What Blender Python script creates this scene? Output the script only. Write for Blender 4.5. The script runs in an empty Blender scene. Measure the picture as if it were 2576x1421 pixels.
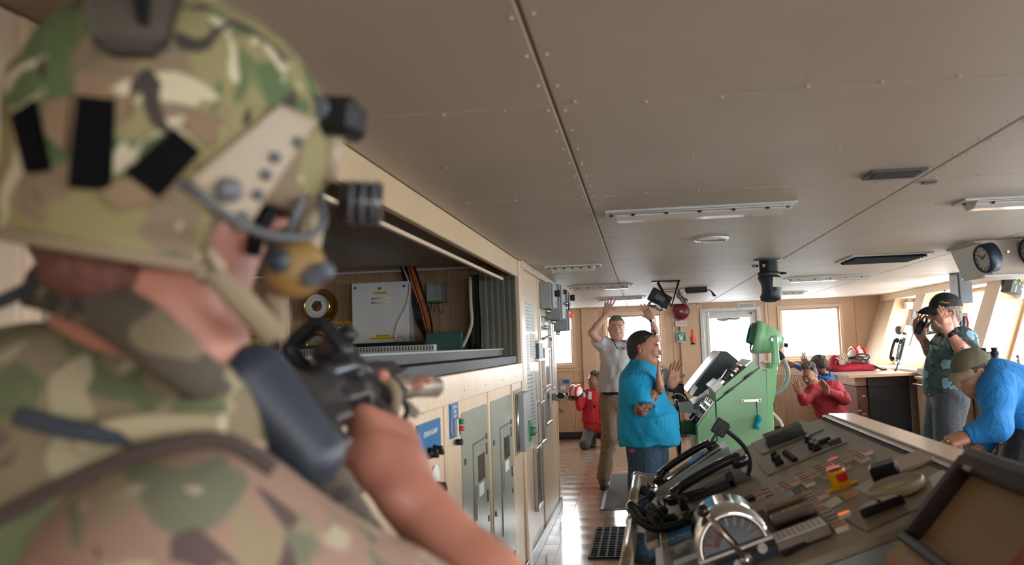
import bpy, math, random
import numpy as np
from mathutils import Vector, Matrix, Euler
random.seed(7)
rng = np.random.RandomState(5)
sc = bpy.context.scene
COL = sc.collection
PI = math.pi

# ------------------------------------------------------------------ camera
F_PX, PCX, PCY, CAMZ = 1950.0, 1431.0, 710.5, 1.56
def _dir(u, v):
    return Vector(((u - PCX) / F_PX, -(v - PCY) / F_PX, -1.0)).normalized()
_Y = _dir(1612, 862)
_Z = _Y.cross(_dir(2612, 824)); _Z.normalize()
if _Z.y < 0: _Z = -_Z
_X = _Y.cross(_Z)
RM = Matrix((_X, _Y, _Z))                 # camera axes seen from the room
CAM = Vector((0, 0, CAMZ))
cd = bpy.data.cameras.new('camera')
cam = bpy.data.objects.new('camera', cd); COL.objects.link(cam)
cam.matrix_world = Matrix.Translation(CAM) @ RM.to_4x4()
cd.sensor_width = 36.0
cd.lens = F_PX / 2576 * 36.0
cd.shift_x = (1288 - PCX) / 2576
cd.clip_start = 0.05
cd.dof.use_dof = True
cd.dof.focus_distance = 8.0
cd.dof.aperture_fstop = 2.7
sc.camera = cam
def at(u, v, X=None, Y=None, Z=None):
    r = RM @ Vector(((u - PCX) / F_PX, -(v - PCY) / F_PX, -1.0))
    t = X / r.x if X is not None else (Y / r.y if Y is not None else (Z - CAMZ) / r.z)
    return CAM + r * t

# ------------------------------------------------------------------ sky and exposure
w = bpy.data.worlds.new('overcast sky'); sc.world = w; w.use_nodes = True
nt = w.node_tree; nt.nodes.clear()
out = nt.nodes.new('ShaderNodeOutputWorld'); bg = nt.nodes.new('ShaderNodeBackground')
tc = nt.nodes.new('ShaderNodeTexCoord'); sx = nt.nodes.new('ShaderNodeSeparateXYZ')
cr = nt.nodes.new('ShaderNodeValToRGB')
cr.color_ramp.elements[0].position = 0.46; cr.color_ramp.elements[0].color = (0.42, 0.46, 0.50, 1)
cr.color_ramp.elements[1].position = 0.52; cr.color_ramp.elements[1].color = (0.97, 0.985, 1.0, 1)
mr = nt.nodes.new('ShaderNodeMapRange'); mr.inputs[1].default_value = -1
nt.links.new(tc.outputs['Generated'], sx.inputs[0]); nt.links.new(sx.outputs['Z'], mr.inputs[0])
nt.links.new(mr.outputs[0], cr.inputs[0]); nt.links.new(cr.outputs[0], bg.inputs[0])
bg.inputs[1].default_value = 13.0
nt.links.new(bg.outputs[0], out.inputs[0])
vs = sc.view_settings
vs.view_transform = 'Standard'; vs.look = 'None'; vs.exposure = 0.72; vs.gamma = 1.0; vs.use_curve_mapping = False
sc.cycles.use_denoising = True
sc.cycles.max_bounces = 8; sc.cycles.diffuse_bounces = 4; sc.cycles.glossy_bounces = 3
sc.cycles.use_adaptive_sampling = True; sc.cycles.adaptive_threshold = 0.09
sc.cycles.transparent_max_bounces = 8
sc.cycles.sample_clamp_indirect = 8.0
sc.cycles.caustics_reflective = False; sc.cycles.caustics_refractive = False

def portal(loc, rot, sx_, sy_):
    l = bpy.data.lights.new('window portal', 'AREA'); l.shape = 'RECTANGLE'; l.size = sx_; l.size_y = sy_; l.cycles.is_portal = True
    o = bpy.data.objects.new('window_portal', l); COL.objects.link(o); o.location = loc; o.rotation_euler = rot
for x_, w_ in ((-1.65, 1.0), (-0.11, .92), (2.795, .95), (1.49, .67)): portal((x_, 13.2, 1.6), (-PI / 2, 0, 0), w_, .9)
for y_ in (11.8, 10.05, 7.83, 5.65, 3.45, 1.25, -.95): portal((4.16, y_, 1.6), (0, PI / 2, 0), 1.05, 2.0)
for x_, w_ in ((1.3, 1.2), (2.9, 1.2)): portal((x_, -3.7, 1.55), (PI / 2, 0, 0), w_, .9)

# ------------------------------------------------------------------ materials
MATS = {}
def newmat(name):
    m = bpy.data.materials.new(name); m.use_nodes = True
    n = m.node_tree; b = n.nodes['Principled BSDF']
    MATS[name] = m
    return m, n, b
def ramp(n, fac, stops, interp='LINEAR'):
    r = n.nodes.new('ShaderNodeValToRGB'); e = r.color_ramp.elements
    r.color_ramp.interpolation = interp
    while len(e) < len(stops): e.new(0.5)
    for k, (p, c) in enumerate(stops):
        e[k].position = p; e[k].color = (*c, 1)
    n.links.new(fac, r.inputs[0]); return r.outputs[0]
def tex(n, kind, scale, co=None, **kw):
    t = n.nodes.new('ShaderNodeTex' + kind)
    t.inputs['Scale'].default_value = scale
    for k, v in kw.items():
        t.inputs[k].default_value = v
    if co is not None: n.links.new(co, t.inputs['Vector'])
    return t
def coords(n, scale=(1, 1, 1), loc=(0, 0, 0)):
    c = n.nodes.new('ShaderNodeTexCoord'); m = n.nodes.new('ShaderNodeMapping')
    m.inputs['Scale'].default_value = scale; m.inputs['Location'].default_value = loc
    n.links.new(c.outputs['Object'], m.inputs[0]); return m.outputs[0]
def bumpit(n, b, h, strength, dist=0.01):
    bp = n.nodes.new('ShaderNodeBump'); bp.inputs['Strength'].default_value = strength
    bp.inputs['Distance'].default_value = dist
    n.links.new(h, bp.inputs['Height']); n.links.new(bp.outputs[0], b.inputs['Normal'])
def pm(name, col, rough=0.5, metal=0.0, var=0.12, scale=6.0, bump=0.0, bscale=60.0, spec=None, emit=None, coat=0.0):
    m, n, b = newmat(name)
    co = coords(n)
    t = tex(n, 'Noise', scale, co, Detail=4.0)
    lo = tuple(c * (1 - var) for c in col); hi = tuple(min(1, c * (1 + var)) for c in col)
    n.links.new(ramp(n, t.outputs[0], [(0.3, lo), (0.7, hi)]), b.inputs['Base Color'])
    b.inputs['Roughness'].default_value = rough; b.inputs['Metallic'].default_value = metal
    if coat: b.inputs['Coat Weight'].default_value = coat
    if spec is not None: b.inputs['Specular IOR Level'].default_value = spec
    if bump:
        t2 = tex(n, 'Noise', bscale, co, Detail=3.0)
        bumpit(n, b, t2.outputs[0], bump)
    if emit:
        b.inputs['Emission Color'].default_value = (*emit[0], 1); b.inputs['Emission Strength'].default_value = emit[1]
    return m
def wood(name, lo, hi, rough=0.4, sc_=(26, 26, 1.3), streak=5.0):
    m, n, b = newmat(name)
    co = coords(n, sc_)
    t = tex(n, 'Noise', 2.0, co, Detail=6.0, Distortion=0.5)
    t2 = tex(n, 'Noise', streak, co, Detail=3.0)
    mx = n.nodes.new('ShaderNodeMix'); mx.data_type = 'FLOAT'; mx.inputs[0].default_value = 0.4
    n.links.new(t.outputs[0], mx.inputs[2]); n.links.new(t2.outputs[0], mx.inputs[3])
    n.links.new(ramp(n, mx.outputs[0], [(0.32, lo), (0.66, hi)]), b.inputs['Base Color'])
    b.inputs['Roughness'].default_value = rough
    bumpit(n, b, mx.outputs[0], 0.06, 0.004)
    return m
BEIGE = pm('beige bulkhead', (0.60, 0.43, 0.29), 0.42, var=0.06, scale=2.5, bump=0.05, bscale=90)
BEIGE2 = pm('pale cream reveal', (0.62, 0.45, 0.27), 0.45, var=0.05, scale=2.0)
TRIM = pm('beige trim', (0.66, 0.50, 0.36), 0.4, var=0.05)
CEILM = pm('ceiling paint', (0.565, 0.495, 0.42), 0.52, var=0.05, scale=1.6, bump=0.08, bscale=3.0, spec=0.3)
CEILD = pm('ceiling joint', (0.30, 0.22, 0.15), 0.7)
MAPLE = wood('maple veneer', (0.62, 0.46, 0.31), (0.76, 0.60, 0.43), 0.32)
OAKD = wood('brown oak veneer', (0.30, 0.185, 0.10), (0.46, 0.31, 0.19), 0.4)
OAKL = wood('light oak laminate', (0.40, 0.27, 0.165), (0.56, 0.40, 0.26), 0.4)
EDGEW = pm('wood edge band', (0.50, 0.29, 0.14), 0.4)
DARKB = pm('dark brown laminate', (0.050, 0.026, 0.020), 0.3, var=0.2)
DARKC = pm('charcoal laminate', (0.022, 0.022, 0.028), 0.45)
REDBR = pm('red brown laminate', (0.19, 0.075, 0.06), 0.35)
BASEB = pm('black rubber baseboard', (0.018, 0.017, 0.017), 0.28)
WHITE = pm('white enamel', (0.72, 0.72, 0.71), 0.35, var=0.05)
WHITED = pm('worn white paint', (0.62, 0.64, 0.64), 0.45, var=0.10, scale=9)
PAPER = pm('paper', (0.74, 0.74, 0.72), 0.7, var=0.03)
GPAPER = pm('grey print', (0.46, 0.49, 0.47), 0.5, var=0.05)
INK = pm('grey ink', (0.10, 0.10, 0.11), 0.7)
REDINK = pm('red ink', (0.62, 0.06, 0.10), 0.6)
YLAB = pm('yellow label', (0.80, 0.55, 0.02), 0.5)
BLACK = pm('black plastic', (0.012, 0.013, 0.015), 0.38, spec=0.3)
BLACKG = pm('glossy black', (0.012, 0.013, 0.015), 0.15)
RUBBER = pm('black rubber', (0.011, 0.011, 0.012), 0.6, bump=0.1, spec=0.3)
NAVY = pm('blue black housing', (0.012, 0.022, 0.045), 0.45)
GREY = pm('grey enamel', (0.30, 0.33, 0.34), 0.4, var=0.06)
GREYD = pm('dark grey enamel', (0.10, 0.11, 0.125), 0.45)
GREYG = pm('grey green enamel', (0.33, 0.35, 0.29), 0.25, var=0.05, scale=3)
GREYB = pm('blue grey enamel', (0.34, 0.42, 0.47), 0.4, var=0.10, scale=5)
KHAKI = pm('console panel taupe', (0.31, 0.28, 0.225), 0.38, var=0.10, scale=4)
KHAKI2 = pm('console inset taupe', (0.25, 0.22, 0.18), 0.3, var=0.08)
STEEL = pm('brushed steel', (0.55, 0.54, 0.52), 0.28, 1.0, var=0.06)
STEELW = pm('worn steel tube', (0.50, 0.42, 0.34), 0.30, 1.0, var=0.15, scale=20)
CHROME = pm('chrome', (0.72, 0.72, 0.72), 0.10, 1.0, var=0.03)
BRASS = pm('brass', (0.65, 0.43, 0.12), 0.22, 1.0, var=0.06)
GREEN = pm('mint green paint', (0.31, 0.62, 0.35), 0.36, var=0.05, scale=3)
GREEND = pm('dark green paint', (0.05, 0.21, 0.14), 0.4)
TEALC = pm('teal green casing', (0.03, 0.085, 0.075), 0.4)
TEAL = pm('teal float plastic', (0.0, 0.40, 0.42), 0.45)
BLUEP = pm('blue panel', (0.02, 0.13, 0.32), 0.35)
ORANGE = pm('orange plastic', (0.85, 0.10, 0.03), 0.35)
ORANGEC = pm('orange cable', (0.65, 0.16, 0.03), 0.5)
REDB = pm('maroon bell paint', (0.15, 0.006, 0.020), 0.28)
REDP = pm('red plastic', (0.65, 0.02, 0.02), 0.3)
REDK = pm('dull red key', (0.17, 0.035, 0.03), 0.35)
GREENK = pm('green key', (0.03, 0.20, 0.04), 0.35)
ORANGEK = pm('orange key', (0.52, 0.13, 0.03), 0.35)
REDLIT = pm('lit red lamp', (0.8, 0.03, 0.02), 0.3, emit=((1, 0.06, 0.04), 0.35))
ORLIT = pm('lit orange lamp', (0.9, 0.2, 0.02), 0.3, emit=((1, 0.2, 0.03), 0.45))
GRNLIT = pm('lit green digits', (0.05, 0.6, 0.05), 0.3, emit=((0.1, 1, 0.1), 0.6))
YELLOW = pm('yellow plastic', (0.80, 0.42, 0.0), 0.4)
SIGNG = pm('sign green', (0.01, 0.23, 0.15), 0.4)
CUPW = pm('paper cup white', (0.80, 0.78, 0.74), 0.6)
CURT = pm('olive curtain', (0.050, 0.047, 0.032), 0.8, var=0.2, bump=0.15)
CURT2 = pm('curtain lining', (0.36, 0.34, 0.27), 0.8)
BLACKT = pm('black counter laminate', (0.018, 0.020, 0.022), 0.5, var=0.25, scale=14, spec=0.25)
PVC = pm('white trunking', (0.66, 0.65, 0.60), 0.45)
GLOW = pm('screen blue grey', (0.25, 0.30, 0.42), 0.2)
def glassmat(name, tint=(1, 1, 1), mix=0.08, rough=0.02):
    m, n, b = newmat(name)
    n.nodes.remove(b)
    o = n.nodes['Material Output']
    tr = n.nodes.new('ShaderNodeBsdfTransparent'); tr.inputs[0].default_value = (*tint, 1)
    gl = n.nodes.new('ShaderNodeBsdfGlossy'); gl.inputs['Roughness'].default_value = rough
    mx = n.nodes.new('ShaderNodeMixShader'); lw = n.nodes.new('ShaderNodeLayerWeight'); lw.inputs[0].default_value = 0.5
    pw = n.nodes.new('ShaderNodeMath'); pw.operation = 'POWER'; pw.inputs[1].default_value = 5.0
    ml = n.nodes.new('ShaderNodeMath'); ml.operation = 'MULTIPLY_ADD'; ml.inputs[1].default_value = 0.6; ml.inputs[2].default_value = mix * .5
    n.links.new(lw.outputs['Facing'], pw.inputs[0]); n.links.new(pw.outputs[0], ml.inputs[0])
    n.links.new(ml.outputs[0], mx.inputs[0])
    n.links.new(tr.outputs[0], mx.inputs[1]); n.links.new(gl.outputs[0], mx.inputs[2])
    n.links.new(mx.outputs[0], o.inputs[0])
    return m
GLASS = glassmat('window glass', (0.97, 0.98, 0.98))
CLEAR = glassmat('clear plastic', (0.88, 0.89, 0.88), rough=0.08)
def floor_mat():
    m, n, b = newmat('waxed vinyl tile')
    co = coords(n)
    t = tex(n, 'Noise', 3.0, co, Detail=5.0); t2 = tex(n, 'Noise', 40.0, co, Detail=3.0)
    oi = n.nodes.new('ShaderNodeObjectInfo')
    mx = n.nodes.new('ShaderNodeMix'); mx.data_type = 'FLOAT'; mx.inputs[0].default_value = 0.35
    n.links.new(t.outputs[0], mx.inputs[2]); n.links.new(t2.outputs[0], mx.inputs[3])
    c = ramp(n, mx.outputs[0], [(0.3, (0.27, 0.185, 0.125)), (0.7, (0.40, 0.29, 0.205))])
    hs = n.nodes.new('ShaderNodeHueSaturation')
    mr_ = n.nodes.new('ShaderNodeMapRange'); mr_.inputs[3].default_value = 0.95; mr_.inputs[4].default_value = 1.05
    n.links.new(oi.outputs['Random'], mr_.inputs[0]); n.links.new(mr_.outputs[0], hs.inputs['Value'])
    n.links.new(c, hs.inputs['Color'])
    # scuffs and scratches
    cs = coords(n, (3, 14, 1)); ds = tex(n, 'Noise', 1.4, cs, Detail=8.0, Distortion=2.5)
    sm = ramp(n, ds.outputs[0], [(0.485, (0, 0, 0)), (0.5, (1, 1, 1)), (0.515, (0, 0, 0))])
    m2 = n.nodes.new('ShaderNodeMix'); m2.data_type = 'RGBA'
    ml = n.nodes.new('ShaderNodeMath'); ml.operation = 'MULTIPLY'; ml.inputs[1].default_value = 0.35
    n.links.new(sm, ml.inputs[0]); n.links.new(ml.outputs[0], m2.inputs[0])
    n.links.new(hs.outputs[0], m2.inputs[6]); m2.inputs[7].default_value = (0.62, 0.52, 0.44, 1)
    n.links.new(m2.outputs[2], b.inputs['Base Color'])
    rr = ramp(n, t.outputs[0], [(0.3, (0.09,) * 3), (0.75, (0.19,) * 3)])
    n.links.new(rr, b.inputs['Roughness'])
    b.inputs['Specular IOR Level'].default_value = 0.7
    bumpit(n, b, mx.outputs[0], 0.022, 0.006)
    return m
FLOORM = floor_mat()

# ------------------------------------------------------------------ mesh helpers
def V(*a): return Vector(a)
def frame(d, up=(0, 0, 1)):
    d = Vector(d).normalized(); u = Vector(up)
    if abs(d.dot(u.normalized())) > 0.98: u = Vector((0, 1, 0)) if abs(d.y) < 0.9 else Vector((1, 0, 0))
    x = u.cross(d).normalized(); y = d.cross(x).normalized()
    return x, y, d
class MB:
    def __init__(s): s.v = []; s.f = []; s.m = []; s.sm = []
    def add(s, vs_, fs, mi=0, sm=False):
        o = len(s.v); s.v += [tuple(p) for p in vs_]
        for f in fs: s.f.append(tuple(i + o for i in f)); s.m.append(mi); s.sm.append(sm)
        return s
    def box(s, c, d, rot=None, b=0.0, mi=0):
        c = Vector(c); hx, hy, hz = d[0] / 2, d[1] / 2, d[2] / 2
        R = rot if rot is not None else Matrix.Identity(3)
        b = min(b, hx * .9, hy * .9, hz * .9)
        if b <= 0:
            vs_ = [c + R @ Vector((x * hx, y * hy, z * hz)) for x in (-1, 1) for y in (-1, 1) for z in (-1, 1)]
            return s.add(vs_, [(0, 1, 3, 2), (4, 6, 7, 5), (0, 4, 5, 1), (2, 3, 7, 6), (0, 2, 6, 4), (1, 5, 7, 3)], mi)
        vs_ = []; idx = {}
        for x in (-1, 1):
            for y in (-1, 1):
                for z in (-1, 1):
                    for a in range(3):
                        p = [x * hx, y * hy, z * hz]
                        for q in range(3):
                            if q != a: p[q] -= (x, y, z)[q] * b
                        idx[(x, y, z, a)] = len(vs_); vs_.append(c + R @ Vector(p))
        fs = []
        for a in range(3):
            o1, o2 = [q for q in range(3) if q != a]
            for sg in (-1, 1):
                q = []
                for u, w_ in ((-1, -1), (1, -1), (1, 1), (-1, 1)):
                    k = [0, 0, 0]; k[a] = sg; k[o1] = u; k[o2] = w_; q.append(idx[(*k, a)])
                if (sg == 1) == (a == 1): q = q[::-1]
                fs.append(tuple(q))
        for a in range(3):
            o1, o2 = [q for q in range(3) if q != a]
            for u in (-1, 1):
                for w_ in (-1, 1):
                    k0 = [0, 0, 0]; k0[a] = -1; k0[o1] = u; k0[o2] = w_; k1 = list(k0); k1[a] = 1
                    q = (idx[(*k0, o1)], idx[(*k1, o1)], idx[(*k1, o2)], idx[(*k0, o2)])
                    fs.append(q)
        for x in (-1, 1):
            for y in (-1, 1):
                for z in (-1, 1):
                    fs.append((idx[(x, y, z, 0)], idx[(x, y, z, 1)], idx[(x, y, z, 2)]))
        return s.add(vs_, fs, mi)
    def bb(s, lo, hi, b=0.0, mi=0):
        return s.box([(lo[i] + hi[i]) / 2 for i in range(3)], [abs(hi[i] - lo[i]) for i in range(3)], None, b, mi)
    def cyl(s, p0, p1, r0, r1=None, n=16, mi=0, caps=True, sm=True):
        r1 = r0 if r1 is None else r1
        p0, p1 = Vector(p0), Vector(p1); x, y, d = frame(p1 - p0)
        a = [(math.cos(2 * PI * i / n), math.sin(2 * PI * i / n)) for i in range(n)]
        vs_ = [p0 + (x * c + y * q) * r0 for c, q in a] + [p1 + (x * c + y * q) * r1 for c, q in a]
        o = len(s.v)
        s.add(vs_, [(i, (i + 1) % n, n + (i + 1) % n, n + i) for i in range(n)], mi, sm)
        if caps: s.add([], [], mi); 
        if caps:
            s.f.append(tuple(o + i for i in range(n))[::-1]); s.m.append(mi); s.sm.append(False)
            s.f.append(tuple(o + n + i for i in range(n))); s.m.append(mi); s.sm.append(False)
        return s
    def tube(s, pts, r, n=8, mi=0, closed=False):
        pts = [Vector(p) for p in pts]; m = len(pts); rs = r if isinstance(r, (list, tuple)) else [r] * m
        vs_ = []; x = None
        for i, p in enumerate(pts):
            d = (pts[(i + 1) % m] - pts[i - 1]) if (closed or 0 < i < m - 1) else (pts[1] - pts[0] if i == 0 else pts[-1] - pts[-2])
            d.normalize()
            if x is None: x, y, _ = frame(d)
            else:
                x = (x - d * x.dot(d)).normalized(); y = d.cross(x)
            vs_ += [p + (x * math.cos(2 * PI * k / n) + y * math.sin(2 * PI * k / n)) * rs[i] for k in range(n)]
        fs = []
        for i in range(m if closed else m - 1):
            j = (i + 1) % m
            fs += [(i * n + k, i * n + (k + 1) % n, j * n + (k + 1) % n, j * n + k) for k in range(n)]
        o = len(s.v); s.add(vs_, fs, mi, True)
        if not closed:
            s.f.append(tuple(o + k for k in range(n))[::-1]); s.m.append(mi); s.sm.append(False)
            s.f.append(tuple(o + (m - 1) * n + k for k in range(n))); s.m.append(mi); s.sm.append(False)
        return s
    def lathe(s, prof, c, ax=(0, 0, 1), n=24, mi=0, sm=True, a0=0.0, a1=2 * PI, up=(0, 0, 1)):
        x, y, d = frame(ax, up); c = Vector(c); full = abs(a1 - a0 - 2 * PI) < 1e-6
        k = n if full else n + 1
        vs_ = []
        for r, h in prof:
            for i in range(k):
                a = a0 + (a1 - a0) * i / n
                vs_.append(c + d * h + (x * math.cos(a) + y * math.sin(a)) * r)
        fs = []
        for j in range(len(prof) - 1):
            for i in range(n):
                i2 = (i + 1) % k
                fs.append((j * k + i, j * k + i2, (j + 1) * k + i2, (j + 1) * k + i))
        return s.add(vs_, fs, mi, sm)
    def ell(s, c, r, R=None, n=16, m=10, mi=0):
        c = Vector(c); R = R if R is not None else Matrix.Identity(3); vs_ = []
        for j in range(m + 1):
            t = PI * j / m
            for i in range(n):
                p = 2 * PI * i / n
                vs_.append(c + R @ Vector((r[0] * math.sin(t) * math.cos(p), r[1] * math.sin(t) * math.sin(p), r[2] * math.cos(t))))
        return s.add(vs_, [(j * n + i, (j + 1) * n + i, (j + 1) * n + (i + 1) % n, j * n + (i + 1) % n) for j in range(m) for i in range(n)], mi, True)
    def prism(s, poly, o, ex, ey, ez, h, mi=0, sm=False):
        """poly (2d) in the ex,ey plane at o, extruded by h along ez"""
        o, ex, ey, ez = Vector(o), Vector(ex), Vector(ey), Vector(ez); n = len(poly)
        a = [o + ex * p[0] + ey * p[1] for p in poly]; b_ = [p + ez * h for p in a]
        q = len(s.v)
        s.add(a + b_, [(i, (i + 1) % n, n + (i + 1) % n, n + i) for i in range(n)], mi, sm)
        s.f.append(tuple(q + i for i in range(n))[::-1]); s.m.append(mi); s.sm.append(False)
        s.f.append(tuple(q + n + i for i in range(n))); s.m.append(mi); s.sm.append(False)
        return s
    def hexa(s, p8, mi=0):
        """8 corners: bottom ring 0-3, top ring 4-7"""
        return s.add(p8, [(3, 2, 1, 0), (4, 5, 6, 7), (0, 1, 5, 4), (1, 2, 6, 5), (2, 3, 7, 6), (3, 0, 4, 7)], mi)
    def mesh(s, name):
        me = bpy.data.meshes.new(name); me.from_pydata(s.v, [], s.f)
        me.polygons.foreach_set('material_index', s.m); me.polygons.foreach_set('use_smooth', s.sm)
        me.update(); return me
    def build(s, name, mat, parent=None, **k): return obj(name, s.mesh(name), mat, parent, **k)
def obj(name, me, mat=None, parent=None, loc=None, rot=None):
    o = bpy.data.objects.new(name, me); COL.objects.link(o)
    if mat is not None and len(me.materials) == 0:
        for m in (mat if isinstance(mat, (list, tuple)) else [mat]): me.materials.append(m)
    if loc is not None: o.location = loc
    if rot is not None: o.rotation_euler = rot
    if parent is not None:
        o.parent = parent
        if not parent.get('_local'): o.matrix_parent_inverse = Matrix.Translation(-WL.get(parent.name, Vector((0, 0, 0))))
    return o
WL = {}
def thing(name, label, cat, loc=(0, 0, 0), group=None, local=False, rotz=0.0, rot=None):
    o = bpy.data.objects.new(name, None); COL.objects.link(o)
    o.empty_display_size = 0.05
    o.location = loc; o.rotation_euler = rot if rot is not None else (0, 0, rotz); tag(o, label, cat, group)
    WL[o.name] = Vector(loc)
    if local: o['_local'] = 1
    return o
def tag(o, label, cat, group=None, kind=None):
    o['label'] = label; o['category'] = cat
    if group: o['group'] = group
    if kind: o['kind'] = kind
    return o
def struct(o, label, cat='wall'):
    o['kind'] = 'structure'; o['label'] = label; o['category'] = cat; return o
def sempty(name, label, cat, loc=(0, 0, 0)):
    o = bpy.data.objects.new(name, None); COL.objects.link(o); o.empty_display_size = 0.05
    o.location = loc; WL[o.name] = Vector(loc); return struct(o, label, cat)
TXT = {}
def text_mesh(txt, size, align='CENTER', space=1.0, ext=0.0004):
    k = (txt, size, align, space)
    if k not in TXT:
        cu = bpy.data.curves.new('lettering', 'FONT'); cu.body = txt; cu.size = size; cu.align_x = align; cu.align_y = 'CENTER'
        cu.space_line = space; cu.extrude = ext
        o = bpy.data.objects.new('lettering', cu); COL.objects.link(o)
        dg = bpy.context.evaluated_depsgraph_get()
        me = bpy.data.meshes.new_from_object(o.evaluated_get(dg))
        bpy.data.objects.remove(o); bpy.data.curves.remove(cu)
        TXT[k] = me
    return TXT[k].copy()
def text(txt, size, pos, ex, ey, mat, parent, name='lettering', align='CENTER', space=1.0):
    me = text_mesh(txt, size, align, space)
    ex = Vector(ex).normalized(); ey = Vector(ey).normalized(); ez = ex.cross(ey)
    M4 = Matrix((ex, ey, ez)).transposed().to_4x4(); M4.translation = Vector(pos)
    me.transform(M4); me.materials.clear()
    return obj(name, me, mat, parent)
def arc(p0, p1, p2, n=10):
    p0, p1, p2 = Vector(p0), Vector(p1), Vector(p2)
    return [p0 * (1 - t) ** 2 + p1 * 2 * t * (1 - t) + p2 * t * t for t in [i / n for i in range(n + 1)]]
def spline(pts, n=6):
    pts = [Vector(p) for p in pts]; o = []
    for i in range(len(pts) - 1):
        a, b, c, d = pts[max(i - 1, 0)], pts[i], pts[i + 1], pts[min(i + 2, len(pts) - 1)]
        for k in range(n):
            t = k / n
            o.append(0.5 * ((2 * b) + (c - a) * t + (2 * a - 5 * b + 4 * c - d) * t * t + (3 * b - a - 3 * c + d) * t ** 3))
    return o + [pts[-1]]
def coil(path, R, turns, n=9):
    """helix around a path"""
    P = spline(path, 12); L = [0.0]
    for i in range(1, len(P)): L.append(L[-1] + (P[i] - P[i - 1]).length)
    o = []; N = int(turns * n); x = None
    for q in range(N + 1):
        s_ = L[-1] * q / N; i = max(1, min(len(P) - 1, next((k for k in range(len(L)) if L[k] >= s_), len(L) - 1)))
        t = (s_ - L[i - 1]) / max(1e-9, L[i] - L[i - 1]); p = P[i - 1].lerp(P[i], t); d = (P[i] - P[i - 1]).normalized()
        if x is None: x = frame(d)[0]
        x = (x - d * x.dot(d)).normalized(); y = d.cross(x); a = 2 * PI * q / n
        o.append(p + (x * math.cos(a) + y * math.sin(a)) * R)
    return o

# ------------------------------------------------------------------ room
CZ, XL, YF, YB = 2.18, -0.85, 13.1, -3.6
# ceiling
ceil = sempty('ceiling', 'beige riveted metal panel ceiling', 'ceiling', (0, 0, CZ))
MB().bb((-3.4, YB, CZ + 0.006), (4.6, YF + .1, CZ + 0.05)).build('deckhead', CEILD, ceil)
xs = [XL, -0.195, 1.15, 2.495, 3.84, 4.3]
ys = [YB, -1.87, -0.60, 0.67, 1.95, 3.22, 4.49, 5.76, 7.03, 8.30, 9.57, 10.84, 12.1, YF]
cache = {}
def cpanel(x0, x1, y0, y1, z=CZ):
    k = (round(x1 - x0, 3), round(y1 - y0, 3))
    if k not in cache:
        cache[k] = MB().box((0, 0, 0.005), (k[0] - .009, k[1] - .007, 0.01), b=0.002).mesh('panel')
    o = obj('panel', cache[k], CEILM, ceil, loc=((x0 + x1) / 2, (y0 + y1) / 2, z))
for i in range(len(xs) - 1):
    for j in range(len(ys) - 1):
        cpanel(xs[i], xs[i + 1], ys[j], ys[j + 1])
for j in range(8, len(ys) - 1): cpanel(-3.4, XL, ys[j], ys[j + 1])
sm_ = MB()
def screw(x, y, z=CZ, r=0.0052):
    sm_.lathe([(r, 0), (r * .8, -r * .6), (0.0005, -r * .75)], (x, y, z), n=8)
for X in xs[1:4]:
    for k in range(60):
        y = 1.2 + k * 0.2
        for dx in (-0.022, 0.022): screw(X + dx, y + random.uniform(-.01, .01))
for Yq in ys[3:]:
    for k in range(26):
        x = -0.7 + k * 0.19 + random.uniform(-.02, .02)
        screw(x, Yq + random.choice((-.02, .02)))
for j in range(4, 12):
    for k in range(12):
        screw(-0.6 + k * 0.42 + random.uniform(-.05, .05), ys[j] + 0.63 + random.uniform(-.05, .05))
sc_o = sm_.build('screw', CEILM, ceil); sc_o['kind'] = 'stuff'

# floor
floor = sempty('floor', 'waxed brown vinyl tile deck', 'floor')
MB().bb((-3.4, YB, -0.06), (4.6, YF + .1, -0.004)).build('deck', pm('tile joint', (0.16, 0.11, 0.08), 0.6), floor)
tm = MB().box((0, 0, -0.003), (0.303, 0.303, 0.006), b=0.0008).mesh('tile')
TS = 0.305
for j in range(0, 27):
    for i in range(-4, 6):
        x = -0.665 + i * TS; y = 4.7 + j * TS + TS / 2
        if y > YF - .1 or (x < -1.2 and y < 8.2): continue
        obj('tile', tm, FLOORM, floor, loc=(x + TS / 2 - .04, y, 0))
MB().bb((1.128, YB, -.004), (4.4, YF, -0.0005)).build('vinyl_sheet', FLOORM, floor)
MB().bb((-1.3, YB, -.004), (1.3, 4.7, -0.0005)).build('vinyl_sheet', FLOORM, floor)
MB().bb((-3.3, 7.7, -.004), (-1.93, YF, -0.0005)).build('vinyl_sheet', FLOORM, floor)

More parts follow.
